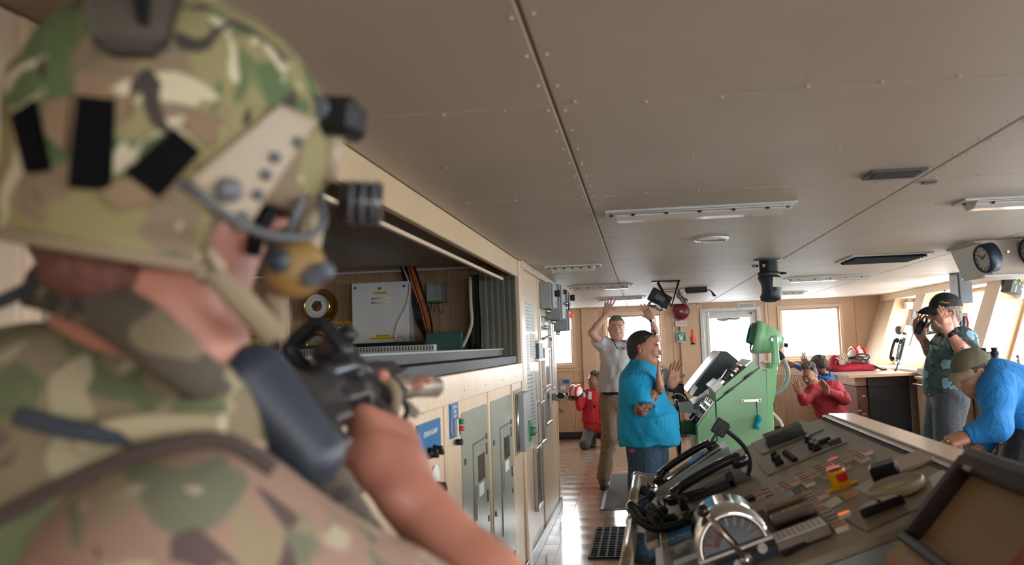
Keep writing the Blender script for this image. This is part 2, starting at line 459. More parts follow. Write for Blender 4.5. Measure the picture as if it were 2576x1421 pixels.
# far bulkhead with three windows and a door (openings in x, z)
wf = sempty('wall_far', 'beige panelled end bulkhead with window and door openings', 'wall', (0, YF, 0))
WIN = [(-2.15, -1.15, 1.24, 2.03), (-0.57, 0.35, 1.21, 2.03), (2.32, 3.27, 1.215, 2.03)]
DOOR = (1.06, 1.93, 0.12, 2.03)
BACKS = []
edges = [-3.4, -2.45, -1.0, -0.86, -0.73, 0.56, 0.66, 0.97, 2.05, 2.12, 3.52, 4.5]
def wallpiece(x0, x1, z0, z1, m=BEIGE, y=YF, t=0.06, nm='panel', b=0.002):
    if x1 - x0 < 0.004 or z1 - z0 < 0.004: return
    MB().bb((x0 + .0015, y, z0), (x1 - .0015, y + t, z1), b).build(nm, m, wf)
    BACKS.append(((x0, y + t - .01, z0 - .006), (x1, y + t + .03, z1 + .006)))
def wall_column(x0, x1):
    op = [o_ for o_ in WIN + [DOOR] if o_[0] < x1 and o_[1] > x0]
    if not op: wallpiece(x0, x1, 0.0, 0.93, OAKL); wallpiece(x0, x1, 0.934, CZ); return
    a, b_, z0, z1 = op[0]
    low = OAKL
    wallpiece(x0, a, 0, 0.93, low); wallpiece(x0, a, 0.934, CZ); wallpiece(b_, x1, 0, 0.93, low); wallpiece(b_, x1, 0.934, CZ)
    if z0 > 0.94: wallpiece(a, b_, 0, 0.93, low); wallpiece(a, b_, 0.934, z0)
    wallpiece(a, b_, z1, CZ)
for a, b_ in zip(edges[:-1], edges[1:]): wall_column(a, b_)
bk_ = MB()
for lo_, hi_ in BACKS: bk_.bb(lo_, hi_)
bk_.build('light_leak_backing', BEIGE, wf)  # unseen boards added behind the panels to stop sky light leaking through seams
for X in (-0.86, -0.73, 0.56, 0.97, 2.085):     # vertical cover strips
    MB().bb((X - .016, YF - .012, 0), (X + .016, YF + .002, CZ), .004).build('cover_strip', TRIM, wf)
MB().bb((0.66, YF - .05, 0.0), (0.95, YF, CZ), .006).build('pillar', BEIGE, wf)
MB().bb((-0.98, YF - .05, 0.0), (-0.745, YF, CZ), .006).build('pillar', BEIGE, wf)
def window_far(n, a, b_, z0, z1):
    wn = sempty('window_%d' % n, 'rectangular wheelhouse window in end bulkhead', 'window', ((a + b_) / 2, YF, z0))
    t = .055
    for lo, hi in (((a - t, z0 - t), (b_ + t, z0)), ((a - t, z1), (b_ + t, z1 + t)), ((a - t, z0), (a, z1)), ((b_, z0), (b_ + t, z1))):
        MB().bb((lo[0], YF - .02, lo[1]), (hi[0], YF + .10, hi[1]), .004).build('frame', TRIM, wn)
    t2 = .03
    for lo, hi in (((a, z0), (b_, z0 + t2)), ((a, z1 - t2), (b_, z1)), ((a, z0 + t2), (a + t2, z1 - t2)), ((b_ - t2, z0 + t2), (b_, z1 - t2))):
        MB().bb((lo[0], YF + .03, lo[1]), (hi[0], YF + .06, hi[1]), .003).build('sash', BEIGE, wn)
    MB().bb((a, YF + .04, z0), (b_, YF + .046, z1)).build('pane', GLASS, wn)
    MB().bb((a - .12, YF - .03, z0 - .11), (b_ + .12, YF + .0, z0 - .085), .004).build('sill_ledge', TRIM, wn)
for n, o_ in enumerate(WIN): window_far(n + 1, *o_)
# door
dr = sempty('door_1', 'white painted steel weather door with glazed upper half', 'door', (1.5, YF, 0))
a, b_, z0, z1 = DOOR
for lo, hi in (((a - .06, 0), (a, z1 + .06)), ((b_, 0), (b_ + .06, z1 + .06)), ((a, z1), (b_, z1 + .06)), ((a, 0), (b_, z0))):
    MB().bb((lo[0], YF - .035, lo[1]), (hi[0], YF + .09, hi[1]), .006).build('frame', WHITED, dr)
ga, gb, gz0, gz1 = 1.155, 1.82, 1.075, 1.915
for lo, hi in (((a, z0), (ga, z1)), ((gb, z0), (b_, z1)), ((ga, z0), (gb, gz0)), ((ga, gz1), (gb, z1))):
    MB().bb((lo[0] + .002, YF + .015, lo[1] + .002), (hi[0] - .002, YF + .06, hi[1] - .002), .002).build('leaf', WHITED, dr)
for lo, hi in (((ga - .045, gz0 - .045), (gb + .045, gz0)), ((ga - .045, gz1), (gb + .045, gz1 + .045)), ((ga - .045, gz0), (ga, gz1)), ((gb, gz0), (gb + .045, gz1))):
    MB().bb((lo[0], YF + .004, lo[1]), (hi[0], YF + .02, hi[1]), .003).build('glazing_frame', WHITE, dr)
MB().bb((ga, YF + .03, gz0), (gb, YF + .036, gz1)).build('pane', GLASS, dr)
bolt = MB()
for k in range(7):
    for X in (ga - .022, gb + .022): bolt.cyl((X, YF + .006, gz0 + .02 + k * .14), (X, YF - .002, gz0 + .02 + k * .14), .006, n=8)
    bolt.cyl((ga + k * .11, YF + .006, gz1 + .022), (ga + k * .11, YF - .002, gz1 + .022), .006, n=8)
bolt.build('bolt', STEEL, dr)
mm = MB(); mm.cyl((b_ - .09, YF + .02, z1 - .05), (b_ - .09, YF - .02, z1 - .05), .022, n=14); mm.build('closer_knob', GREYD, dr)
mm = MB(); mm.lathe([(0.001, 0), (.12, 0)], (1.42, YF + .025, gz1), (0, -1, 0), 16, a0=PI, a1=2 * PI); 
mm = MB(); mm.prism([(0.12 * math.cos(PI + PI * i / 10), 0.05 * math.sin(PI + PI * i / 10)) for i in range(11)], (1.39, YF + .02, gz1), (1, 0, 0), (0, 0, 1), (0, 1, 0), .006)
mm.prism([(0.1 * math.cos(PI + PI * i / 10), 0.04 * math.sin(PI + PI * i / 10)) for i in range(11)], (1.57, YF + .02, gz1), (1, 0, 0), (0, 0, 1), (0, 1, 0), .006)
mm.build('wiper_stain_strip', GREY, dr)
# baseboard
struct(MB().bb((-3.4, YF - .015, 0), (a - .06, YF, .115), .003).build('baseboard_far', BASEB), 'black rubber baseboard along the end bulkhead', 'baseboard')
struct(MB().bb((b_ + .06, YF - .015, 0), (4.2, YF, .115), .003).build('baseboard_far', BASEB), 'black baseboard right of the white door', 'baseboard')
struct(MB().bb((-3.4, YF - .012, CZ - .022), (4.3, YF, CZ), .003).build('trim_1', TRIM), 'cream cornice strip where end bulkhead meets ceiling', 'trim')
# back wall behind the camera, with openings, and left walls
wb = sempty('wall_back', 'beige bulkhead at the near end', 'wall', (0, YB, 0))
for lo, hi in (((-3.4, 0), (4.6, 1.1)), ((-3.4, 2.0), (4.6, CZ)), ((-3.4, 1.1), (.7, 2.0)), ((1.9, 1.1), (2.3, 2.0)), ((3.5, 1.1), (4.6, 2.0))):
    MB().bb((lo[0], YB - .06, lo[1]), (hi[0], YB, hi[1])).build('panel', BEIGE, wb)
struct(MB().bb((-3.46, YB, 0), (-3.4, YF + .1, CZ)).build('wall_left', BEIGE), 'beige bulkhead at far left', 'wall')
# ------------------------------------------------------------------ left partition, alcove
def zx(u, v, X=XL): return at(u, v, X=X).z
def yx(u, v, X=XL): return at(u, v, X=X).y
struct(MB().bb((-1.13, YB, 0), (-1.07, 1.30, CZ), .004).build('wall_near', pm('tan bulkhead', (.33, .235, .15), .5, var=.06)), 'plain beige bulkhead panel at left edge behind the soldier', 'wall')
part_w = sempty('wall_partition', 'light maple veneer partition with low section and tall end panels', 'wall', (XL, 1.3, 0))
FZ0 = 1.325
for y0, y1 in ((1.30, 2.3), (2.304, 3.262), (3.298, 4.215), (4.245, 5.00), (5.004, 5.40)):
    MB().bb((XL - .04, y0, 0), (XL, y1, FZ0), .002).build('panel', MAPLE, part_w)
for yv in (3.28, 4.23):
    MB().bb((XL - .02, yv - .014, 0), (XL + .008, yv + .014, FZ0), .003).build('cover_strip', TRIM, part_w)
for y0, y1 in ((1.30, 3.05), (3.055, 5.46)):
    MB().bb((XL - .05, y0, FZ0), (XL + .018, y1, 1.452), .004).build('fascia', MAPLE, part_w)
sm_ = MB()
for k in range(8):
    for z in (FZ0 + .045,):
        sm_.cyl((XL + .017, 1.6 + k * .5, z), (XL + .021, 1.6 + k * .5, z), .004, n=6)
s_o = sm_.build('screw', STEEL, part_w); s_o['kind'] = 'stuff'
MB().bb((XL - .05, 5.41, 0), (XL + .022, 5.60, CZ), .012).build('corner_post', MAPLE, part_w)
for y0, y1 in ((5.602, 6.46), (6.475, 7.62)):
    MB().bb((XL - .06, y0, 0.0), (XL, y1, CZ), .003).build('panel', MAPLE, part_w)
MB().bb((XL - .02, 6.45, 0.0), (XL + .006, 6.485, CZ), .002).build('cover_strip', TRIM, part_w)
MB().bb((XL - .08, 7.60, 0), (XL + .008, 7.68, CZ), .004).build('end_post', MAPLE, part_w)
struct(MB().bb((-3.4, 7.62, 0), (XL - .08, 7.68, CZ)).build('wall_return', BEIGE), 'beige cross bulkhead behind the maple partition', 'wall')
MB().bb((XL - .01, 5.45, CZ - .05), (XL + .035, 7.68, CZ), .006).build('head_trim', TRIM, part_w)
for k in range(12):
    MB().cyl((XL + .034, 5.5 + k * .18, CZ - .025), (XL + .040, 5.5 + k * .18, CZ - .025), .006, n=8).build('rivet', STEEL, part_w)
struct(MB().bb((XL - .01, 5.45, 0), (XL + .02, 7.70, .10), .004).build('baseboard_left', BASEB), 'glossy black baseboard along the maple partition', 'baseboard')
struct(MB().bb((XL - .01, 1.3, 0), (XL + .02, 5.45, .10), .004).build('baseboard_left', BASEB), 'black baseboard below the grey breaker panels', 'baseboard')
# beam over the alcove
struct(MB().bb((XL - .03, 1.30, 2.058), (XL + .004, 5.45, CZ), .004).build('trim_2', BEIGE2), 'beige fascia beam above the chart alcove', 'trim')
struct(MB().bb((XL - .060, 1.30, 2.006), (XL - .036, 5.05, 2.024), .003).build('trim_3', TRIM), 'beige curtain track below the alcove beam', 'trim')
# alcove shell
wa = sempty('wall_alcove', 'brown oak veneer bulkhead at the back of the chart alcove', 'wall', (-2, 5.45, 0))
for x0, x1 in ((-3.4, -2.56), (-2.555, -1.2), (-1.196, XL - .05)):
    MB().bb((x0, 5.45, 0), (x1, 5.50, CZ), .002).build('panel', OAKD, wa)
MB().bb((-2.62, 5.43, 1.4), (-2.54, 5.452, CZ), .004).build('cover_strip', MAPLE, wa)
al = sempty('ceiling_alcove', 'dim beige panelled ceiling of the chart alcove', 'ceiling', (-2, 3.5, CZ))
for x0, x1 in ((-3.4, -2.0), (-1.995, -1.05)):
    for y0, y1 in ((1.3, 2.8), (2.805, 4.1), (4.105, 5.45)):
        MB().bb((x0, y0, CZ - .012), (x1, y1, CZ - .002), .001).build('panel', CEILM, al)
struct(MB().bb((-3.4, 1.24, 0), (-1.07, 1.30, CZ)).build('wall_alcove_near', OAKD), 'brown side bulkhead of the chart alcove', 'wall')
struct(MB().bb((-3.4, 5.42, CZ - .045), (XL - .22, 5.452, CZ - .03), .003).build('trim_4', WHITE), 'thin white cable moulding under alcove ceiling', 'trim')
# black counter
ct = thing('chart_counter', 'long black laminate counter in alcove on top of maple partition', 'counter', (XL - .3, 1.35, 1.45))
MB().bb((-1.9, 1.31, 1.452), (XL - .012, 5.40, 1.505), .003).build('lower_slab', BLACKT, ct)
MB().bb((-1.9, 1.31, 1.505), (XL - .085, 5.40, 1.556), .005).build('top_slab', BLACKT, ct)
MB().bb((XL - .095, 1.31, 1.548), (XL - .079, 5.40, 1.559), .002).build('edge_strip', pm('grey edge highlight', (.16, .16, .16), .45), ct)  # highlight along the counter rim, painted as a paler grey strip
# slotted cable trunking along the back wall
tr_ = thing('cable_trunking', 'white slotted cable trunking lying along the black counter', 'trunking', (-2, 5.2, 1.556))
MB().bb((-2.9, 4.92, 1.556), (-1.33, 4.99, 1.60), .003).build('channel', PVC, tr_)
ms = MB()
for k in range(78): ms.bb((-2.88 + k * .02, 4.918, 1.567), (-2.872 + k * .02, 4.9205, 1.595))
o = ms.build('slots', INK, tr_); o['kind'] = 'stuff'
MB().bb((-2.3, 4.99, 1.556), (-1.40, 5.12, 1.625), .004).build('dark_channel', BLACK, tr_)

# ---- things on the alcove wall
yw = 5.45
p = at(797, 770, Y=5.36)
t = thing('barometer', 'round brass barometer on the oak alcove wall', 'barometer', p)
MB().lathe([(.001, 0), (.125, 0), (.128, .015), (.112, .03), (.100, .07), (.100, .085)], (p.x, yw, p.z), (0, -1, 0), 32).build('backplate', BRASS, t)
MB().lathe([(.100, .085), (.098, .098), (.086, .098), (.086, .085)], (p.x, yw, p.z), (0, -1, 0), 32).build('bezel', BRASS, t)
MB().lathe([(.001, .088), (.086, .088)], (p.x, yw, p.z), (0, -1, 0), 32).build('dial', PAPER, t)
MB().lathe([(.001, .0895), (.038, .0895)], (p.x, yw, p.z), (0, -1, 0), 24).build('movement', pm('barometer movement', (.20, .13, .05), .3, .6, var=.6, scale=60), t)
mk = MB()
for k in range(40):
    a_ = 2 * PI * k / 40; mk.box((p.x + .066 * math.cos(a_), yw - .0892, p.z + .066 * math.sin(a_)), (.008, .0006, .0014), Matrix.Rotation(-a_, 3, 'Y'))
mk.build('scale_marks', INK, t)
MB().box((p.x + .01, yw - .092, p.z + .012), (.003, .002, .07), Matrix.Rotation(.7, 3, 'Y')).build('pointer', BLACK, t)
def wallbox(name, label, cat, uv0, uv1, depth, mat, Yp=5.45):
    a_, b_ = at(*uv0, Y=Yp - depth), at(*uv1, Y=Yp - depth)
    t = thing(name, label, cat, ((a_.x + b_.x) / 2, Yp, b_.z))
    MB().bb((a_.x, Yp - depth, b_.z), (b_.x, Yp, a_.z), .004).build('body', mat, t)
    return t, a_, b_
t, a_, b_ = wallbox('buffer_cabinet', 'large white metal junction cabinet with yellow labels on oak wall', 'cabinet', (884, 713), (1030, 884), .13, WHITE)
yf = yw - .13
for X in (a_.x + .028, b_.x - .028): MB().cyl((X, yf - .004, a_.z - .035), (X, yf, a_.z - .035), .010, n=12).build('lid_screw', GREYD, t)
MB().cyl(((a_.x + b_.x) / 2, yf - .003, a_.z - .045), ((a_.x + b_.x) / 2, yf, a_.z - .045), .010, n=12).build('lock', STEEL, t)
cx_ = (a_.x + b_.x) / 2
for z in (a_.z - .115, a_.z - .145, b_.z + .035, b_.z + .06):
    MB().tube([(cx_ - .06, yf - .001, z), (cx_ + .075, yf - .001, z)], .007, 8).build('louvre', WHITE, t)
MB().bb((cx_ - .045, yf - .002, a_.z - .085), (cx_ + .055, yf, a_.z - .068)).build('label_strip', YLAB, t)
text('NMEA BUFFERS', .0125, (cx_ + .005, yf - .0026, a_.z - .0765), (1, 0, 0), (0, 0, 1), INK, t)
z_ = at(955, 847, Y=yf).z
MB().bb((cx_ - .035, yf - .002, z_ - .002), (cx_ + .065, yf, z_ + .014)).build('label_strip', YLAB, t)
MB().bb((cx_ - .08, yf - .002, z_ - .020), (cx_ + .11, yf, z_ - .002)).build('label_strip', YLAB, t)
text('NMEA BUFFERS', .0125, (cx_ + .015, yf - .0026, z_ + .006), (1, 0, 0), (0, 0, 1), INK, t)
text('LABELS INSIDE FRONT COVER', .0125, (cx_ + .015, yf - .0026, z_ - .011), (1, 0, 0), (0, 0, 1), INK, t)
def Ya(u, v, y): return at(u, v, Y=y)
t2 = thing('cable_bundle', 'orange and black cables hanging from ceiling beside white cabinet', 'cable', Ya(1050, 700, 5.4))
for k, (dx, m) in enumerate(((0, ORANGEC), (7, ORANGEC), (13, ORANGEC), (-9, BLACK), (-15, BLACK), (-20, BLACK), (18, BLACK), (4, BLACK))):
    pts = [Ya(1026 + dx * .8, 668, 5.41), Ya(1040 + dx, 720, 5.40), Ya(1058 + dx * .9, 770, 5.40), Ya(1068 + dx * .9, 810, 5.4), Ya(1078 + dx * .5, 845, 5.36), Ya(1085 + dx * .4, 872, 5.25)]
    MB().tube(spline(pts, 5), .008 if m is ORANGEC else .009, 6).build('orange_cable' if m is ORANGEC else 'black_cable', m, t2)
for u, v in ((1044, 709), (1055, 757), (1062, 786), (1074, 828)):
    c_ = Ya(u + 4, v, 5.385); MB().box(c_, (.075, .012, .008), Matrix.Rotation(-.15, 3, 'Y')).build('cable_tie', INK, t2)
MB().tube(spline([Ya(1013, 670, 5.38), Ya(1030, 720, 5.32), Ya(1022, 770, 5.31), Ya(1000, 815, 5.31), Ya(994, 850, 5.31), Ya(1004, 878, 5.3)], 6), .006, 6).build('white_cable', PVC, t2)
MB().tube(spline([Ya(1005, 874, 5.3), Ya(1002, 855, 5.29), Ya(1012, 846, 5.29), Ya(1021, 858, 5.29), Ya(1024, 880, 5.29)], 5), .005, 6).build('white_cable', PVC, t2)
t, a_, b_ = wallbox('power_supply', 'small grey and green power supply module on oak wall', 'power supply', (1072, 713), (1109, 761), .09, GREY)
MB().bb((a_.x, yw - .094, b_.z), (b_.x, yw - .02, b_.z + .016), .002).build('terminal_strip', GREENK, t)
MB().bb((b_.x, yw - .07, b_.z), (b_.x + .035, yw, a_.z - .005), .003).build('side_plate', STEEL, t)
for k in range(3): MB().bb((b_.x - .035, yw - .0915, a_.z - .06 - k * .02), (b_.x - .025, yw - .089, a_.z - .053 - k * .02)).build('indicator', INK, t)
MB().bb((a_.x + .05, yw - .0915, a_.z - .018), (b_.x - .02, yw - .089, a_.z - .010)).build('name_print', GREENK, t)
for k in range(3):
    MB().tube(spline([(a_.x + .03 + k * .02, yw - .05, b_.z), (a_.x + .01 + k * .04, yw - .06, b_.z - .05 - .01 * k), (a_.x - .03 + k * .07, yw - .03, b_.z - .05)], 5), .003, 5).build('wire', INK if k else BLACK, t)
g = at(1072, 838, Y=5.0); g2 = at(1164, 882, Y=5.0)
t = thing('green_case', 'dark teal metal equipment case standing on the black counter', 'case', ((g.x + g2.x) / 2, 5.05, 1.556))
MB().bb((g.x, 4.99, 1.556), (g2.x, 5.25, g.z), .003).build('body', TEALC, t)
for X, Z_ in ((g.x + .01, 1.57), (g2.x - .02, 1.575), (g.x + .05, g.z - .02), (g.x + .11, g.z - .02)): MB().cyl((X, 4.985, Z_), (X, 4.99, Z_), .004, n=8).build('screw', STEEL, t)
tag(MB().lathe([(.001, .05), (.05, .045), (.065, .02), (.065, 0)], (g2.x + .06, 5.2, 1.556), n=20).build('rubber_puck', RUBBER), 'black rubber antenna puck beside the teal case', 'puck')
pn = thing('notice_board', 'certificate with round eagle seal pinned below brass strip', 'notice', at(840, 850, Y=5.44))
n0, n1 = at(806, 812, Y=5.44), at(884, 900, Y=5.44)
MB().bb((n0.x, 5.44, 1.56), (n1.x + .02, 5.449, n0.z - .02)).build('sheet', PAPER, pn)
MB().bb((n0.x - .02, 5.432, n0.z - .025), (n1.x + .03, 5.449, n0.z + .005), .002).build('brass_strip', BRASS, pn)
cs_ = at(853, 828, Y=5.44)
MB().lathe([(.030, 0), (.030, .0012), (.023, .0012), (.023, 0)], (cs_.x, 5.44, cs_.z), (0, -1, 0), 24).build('seal_ring', GREYD, pn)
MB().prism([(-.012, .008), (-.004, .004), (0, .012), (.004, .004), (.012, .008), (.006, -.006), (0, -.014), (-.006, -.006)], (cs_.x, 5.439, cs_.z), (1, 0, 0), (0, 0, 1), (0, -1, 0), .001).build('seal_eagle', GREYD, pn)
for k in range(4): MB().bb((cs_.x - .05 + .01 * k, 5.438, cs_.z - .09 - k * .02), (cs_.x + .05 - .012 * k, 5.44, cs_.z - .085 - k * .02)).build('print_line', GREY, pn)
t = thing('clock', 'small round brass clock low on the oak alcove wall', 'clock', at(795, 868, Y=5.4))
c_ = at(797, 868, Y=5.4)
MB().lathe([(.001, 0), (.085, 0), (.085, .05), (.078, .058), (.068, .058), (.068, .05)], (c_.x, 5.45, c_.z), (0, -1, 0), 28).build('case', BRASS, t)
MB().lathe([(.001, .051), (.068, .051)], (c_.x, 5.45, c_.z), (0, -1, 0), 28).build('dial', pm('olive dial', (.35, .32, .20), .4), t)
t = thing('wall_switch', 'tiny yellow warning label on oak wall near the curtain', 'label', at(1212, 750, Y=5.44))
q = at(1193, 752, Y=5.44); MB().bb((q.x - .028, 5.447, q.z - .004), (q.x + .028, 5.45, q.z + .004)).build('strip', YLAB, t)
for v in (775, 806):
    q = at(1193, v, Y=5.44); MB().cyl((q.x, 5.444, q.z), (q.x, 5.45, q.z), .005, n=10).build('stud', STEEL, t)
# yellow binder / shelf edge left
t = thing('yellow_folder', 'stack of yellow folders at left end of alcove counter', 'folder', at(707, 840, Y=5.3))
for k in range(4):
    MB().bb((-2.98, 5.2, 1.56 + k * .075), (-2.66, 5.4, 1.56 + k * .075 + .066), .006).build('folder', pm('folder yellow %d' % k, (.46, .34, .08), .6), t)
# curtain
cu = thing('curtain', 'olive green curtain gathered at the right end of the alcove', 'curtain', (XL - .18, 5.2, 1.45))
def curtain(x0, y0, x1, y1, zt, zb, folds, amp, mat, nm, flare=0.0, n=60):
    vs_ = []; fs = []; d = Vector((x1 - x0, y1 - y0, 0)); nrm = Vector((-d.y, d.x, 0)).normalized()
    R_ = 8
    for j in range(R_ + 1):
        z = zt + (zb - zt) * j / R_; k = 1 + flare * j / R_
        for i in range(n + 1):
            s_ = i / n; pnt = Vector((x0, y0, z)) + d * s_ + nrm * amp * k * math.sin(s_ * folds * 2 * PI + .3 * math.sin(j))
            vs_.append(pnt)
    m_ = n + 1
    fs = [(j * m_ + i, j * m_ + i + 1, (j + 1) * m_ + i + 1, (j + 1) * m_ + i) for j in range(R_) for i in range(n)]
    mb = MB(); mb.add(vs_, fs, 0, True); o = mb.build(nm, mat, cu)
    md = o.modifiers.new('thickness', 'SOLIDIFY'); md.thickness = .003
curtain(XL - .19, 5.02, XL - .02, 5.40, 2.06, 1.45, 6, .016, CURT, 'drape')
curtain(XL - .30, 5.18, XL - .17, 5.10, 2.06, 1.57, 3, .016, CURT, 'drape', .4)
MB().tube(spline([(XL - .26, 5.05, 2.04), (XL - .255, 5.03, 1.85), (XL - .25, 5.02, 1.74), (XL - .27, 5.0, 1.66), (XL - .31, 5.0, 1.58)], 5), .012, 8).build('tie_cord', CURT2, cu)

# ---- breaker panels and boards on the partition face
def wplate(mb, y0, y1, z0, z1, x0=XL, th=.006, r=.03, mi=0):
    """rounded rectangle plate on the X plane"""
    pts = []
    for cy, cz, a0 in ((y1 - r, z1 - r, 0), (y0 + r, z1 - r, 90), (y0 + r, z0 + r, 180), (y1 - r, z0 + r, 270)):
        for k in range(5):
            a_ = math.radians(a0 + 22.5 * k); pts.append((cy + r * math.cos(a_), cz + r * math.sin(a_)))
    mb.prism(pts, (x0, 0, 0), (0, 1, 0), (0, 0, 1), (1, 0, 0), th, mi); return mb
def breaker(y0, y1, label):
    t = thing('breaker_panel', label, 'electrical panel', (XL, (y0 + y1) / 2, .25))
    w_ = y1 - y0; zt, zb = 1.265, .22
    wplate(MB(), y0, y1, zb, zt).build('cover', GREYG, t)
    dz1 = zt - .17; dz0 = zb + .25; d0, d1 = y0 + w_ * .36, y0 + w_ * .86
    MB().bb((XL + .006, d0, dz0), (XL + .0075, d1, dz1)).build('door_gap', INK, t)
    MB().bb((XL + .006, d0 + .006, dz0 + .006), (XL + .012, d1 - .006, dz1 - .006), .002).build('door', GREYG, t)
    MB().bb((XL + .012, d0 + w_ * .14, dz1 - .20), (XL + .0135, d1 - w_ * .08, dz1 - .07)).build('directory_window', BLACKG, t)
    MB().bb((XL + .012, d0 + w_ * .17, dz1 - .275), (XL + .013, d1 - w_ * .14, dz1 - .215)).build('label_tag', PAPER, t)
    for z in (dz1 - .03, dz0 + .35): MB().cyl((XL + .014, d1, z), (XL + .014, d1, z - .06), .005, n=8).build('hinge', GREYD, t)
    MB().bb((XL + .012, d0 + .02, dz0 + .25), (XL + .018, d0 + .045, dz0 + .42), .002).build('latch', STEEL, t)
    for yy, z in ((y0 + .05, zt - .23), (y1 - .05, zt - .17), (y0 + .05, zt - .62), (y1 - .05, zt - .60), (y1 - .05, zb + .06)):
        MB().cyl((XL + .006, yy, z), (XL + .012, yy, z), .016, n=10).build('knob', GREYD, t)
breaker(3.575, 4.18, 'grey green breaker panel nearest to the blue panels')
breaker(4.285, 4.965, 'grey green breaker panel next to the grey hinged box')
t = thing('hinged_box', 'grey hinged steel box with green push button on partition', 'box', (XL, 5.15, .85))
bz1, bz0 = zx(1290, 982), zx(1295, 1145)
MB().bb((XL, 4.99, bz0 - .06), (XL + .010, 5.36, bz1 + .05), .002).build('mounting_board', MAPLE, t)
MB().bb((XL + .01, 5.02, bz0), (XL + .02, 5.36, bz1), .002).build('back_plate', GREYG, t)
MB().bb((XL + .02, 5.06, bz0 + .02), (XL + .075, 5.34, bz1 - .02), .004).build('door', GREY, t)
MB().cyl((XL + .03, 5.045, bz0 + .03), (XL + .03, 5.045, bz1 - .03), .010, n=10).build('hinge', STEEL, t)
MB().bb((XL + .075, 5.22, bz0 + .06), (XL + .082, 5.33, bz0 + .21), .003).build('button_plate', GREENK, t)
MB().lathe([(.032, 0), (.032, .02), (.026, .034), (.001, .04)], (XL + .082, 5.275, bz0 + .13), (1, 0, 0), 16).build('push_button', GREEND, t)
# blue panels
def bluepanel(name, label, y0, y1, z0, z1):
    t = thing(name, label, 'control panel', (XL, (y0 + y1) / 2, z0))
    wplate(MB(), y0, y1, z0, z1, th=.008, r=.008).build('plate', BLUEP, t)
    for yy in (y0 + .02, y1 - .02):
        for z in (z0 + .02, z1 - .02): MB().cyl((XL + .008, yy, z), (XL + .012, yy, z), .006, n=8).build('screw', STEEL, t)
    return t
z1, z0 = zx(1138, 1013), zx(1138, 1102)
t = bluepanel('blue_switch_panel', 'narrow blue switch panel with green and red buttons', 3.365, 3.51, z0, z1)
MB().bb((XL + .008, 3.41, z1 - .145), (XL + .03, 3.46, z1 - .07), .002).build('switch_block', STEEL, t)
MB().cyl((XL + .03, 3.435, z1 - .085), (XL + .05, 3.435, z1 - .085), .011, n=12).build('green_button', GREENK, t)
MB().cyl((XL + .03, 3.435, z1 - .115), (XL + .05, 3.435, z1 - .115), .011, n=12).build('red_button', REDP, t)
MB().cyl((XL + .008, 3.44, z1 - .175), (XL + .04, 3.44, z1 - .175), .014, n=12).build('knob', BLACK, t)
MB().bb((XL + .008, 3.41, z0 + .03), (XL + .010, 3.46, z0 + .065)).build('name_plate', GREYD, t)
text('STEERING\nGEAR\nALARM', .020, (XL + .0095, 3.44, z1 - .04), (0, 1, 0), (0, 0, 1), PAPER, t)
z1, z0 = zx(1090, 1055), zx(1100, 1140)
t = bluepanel('emergency_panel', 'larger blue selector panel with black knobs behind the arm', 2.86, 3.19, z0, z1)
text('CRASH ALARM', .03, (XL + .0095, 3.03, z1 - .045), (0, 1, 0), (0, 0, 1), PAPER, t)
for yy, z in ((3.08, z1 - .12), (3.0, z1 - .12), (3.12, z1 - .27)):
    MB().cyl((XL + .008, yy, z), (XL + .03, yy, z), .024, .018, n=12).build('knob', BLACK, t)
    MB().box((XL + .035, yy, z), (.02, .012, .045), Matrix.Rotation(.8, 3, 'X')).build('knob_grip', BLACK, t)
MB().lathe([(.001, .0), (.06, 0)], (XL + .0085, 3.1, z1 - .24), (1, 0, 0), 20).build('dial', PAPER, t)
tag(MB().bb((XL, 2.95, zx(1085, 1035)), (XL + .01, 3.17, zx(1085, 1003)), .002).build('blank_plate', MAPLE), 'small plain wood blanking plate above the blue selector panel', 'plate')

# ---- papers and frames on the tall wall
def sheet(name, label, uv0, uv1, mat=GPAPER, lines=8, X=XL, col=INK):
    y0, y1 = yx(*uv0), yx(*uv1); z1, z0 = zx(*uv0), zx(uv0[0], uv1[1])
    t = thing(name, label, 'paper', (X, (y0 + y1) / 2, z0))
    MB().bb((X, y0, z0), (X + .003, y1, z1)).build('sheet', mat, t)
    for k in range(lines):
        z = z1 - (k + 1) * (z1 - z0) / (lines + 1); a_ = random.uniform(.1, .25); b_ = random.uniform(.7, .92)
        MB().bb((X + .003, y0 + (y1 - y0) * a_, z), (X + .0036, y0 + (y1 - y0) * b_, z + (z1 - z0) * .012)).build('print_line', col, t)
    return t
sheet('diagram_sheet', 'grey diagram sheet pasted high beside the corner post', (1314, 752), (1345, 832))
sheet('instruction_sheet', 'dark grey instruction strip below the high diagram', (1317, 838), (1333, 938), pm('slate print', (.30, .34, .36), .4), 12)
sheet('instruction_sheet', 'pale instruction sheet beside the dark strip', (1333, 838), (1348, 900), PAPER, 8)
sheet('chart_sheet', 'tall grey chart taped to the wall above the small frame', (1321, 938), (1350, 1092), GPAPER, 14)
sheet('chart_sheet', 'narrow grey chart overlapping the tall grey chart', (1347, 935), (1358, 1010), pm('grey print b', (.40, .43, .41), .5), 9)
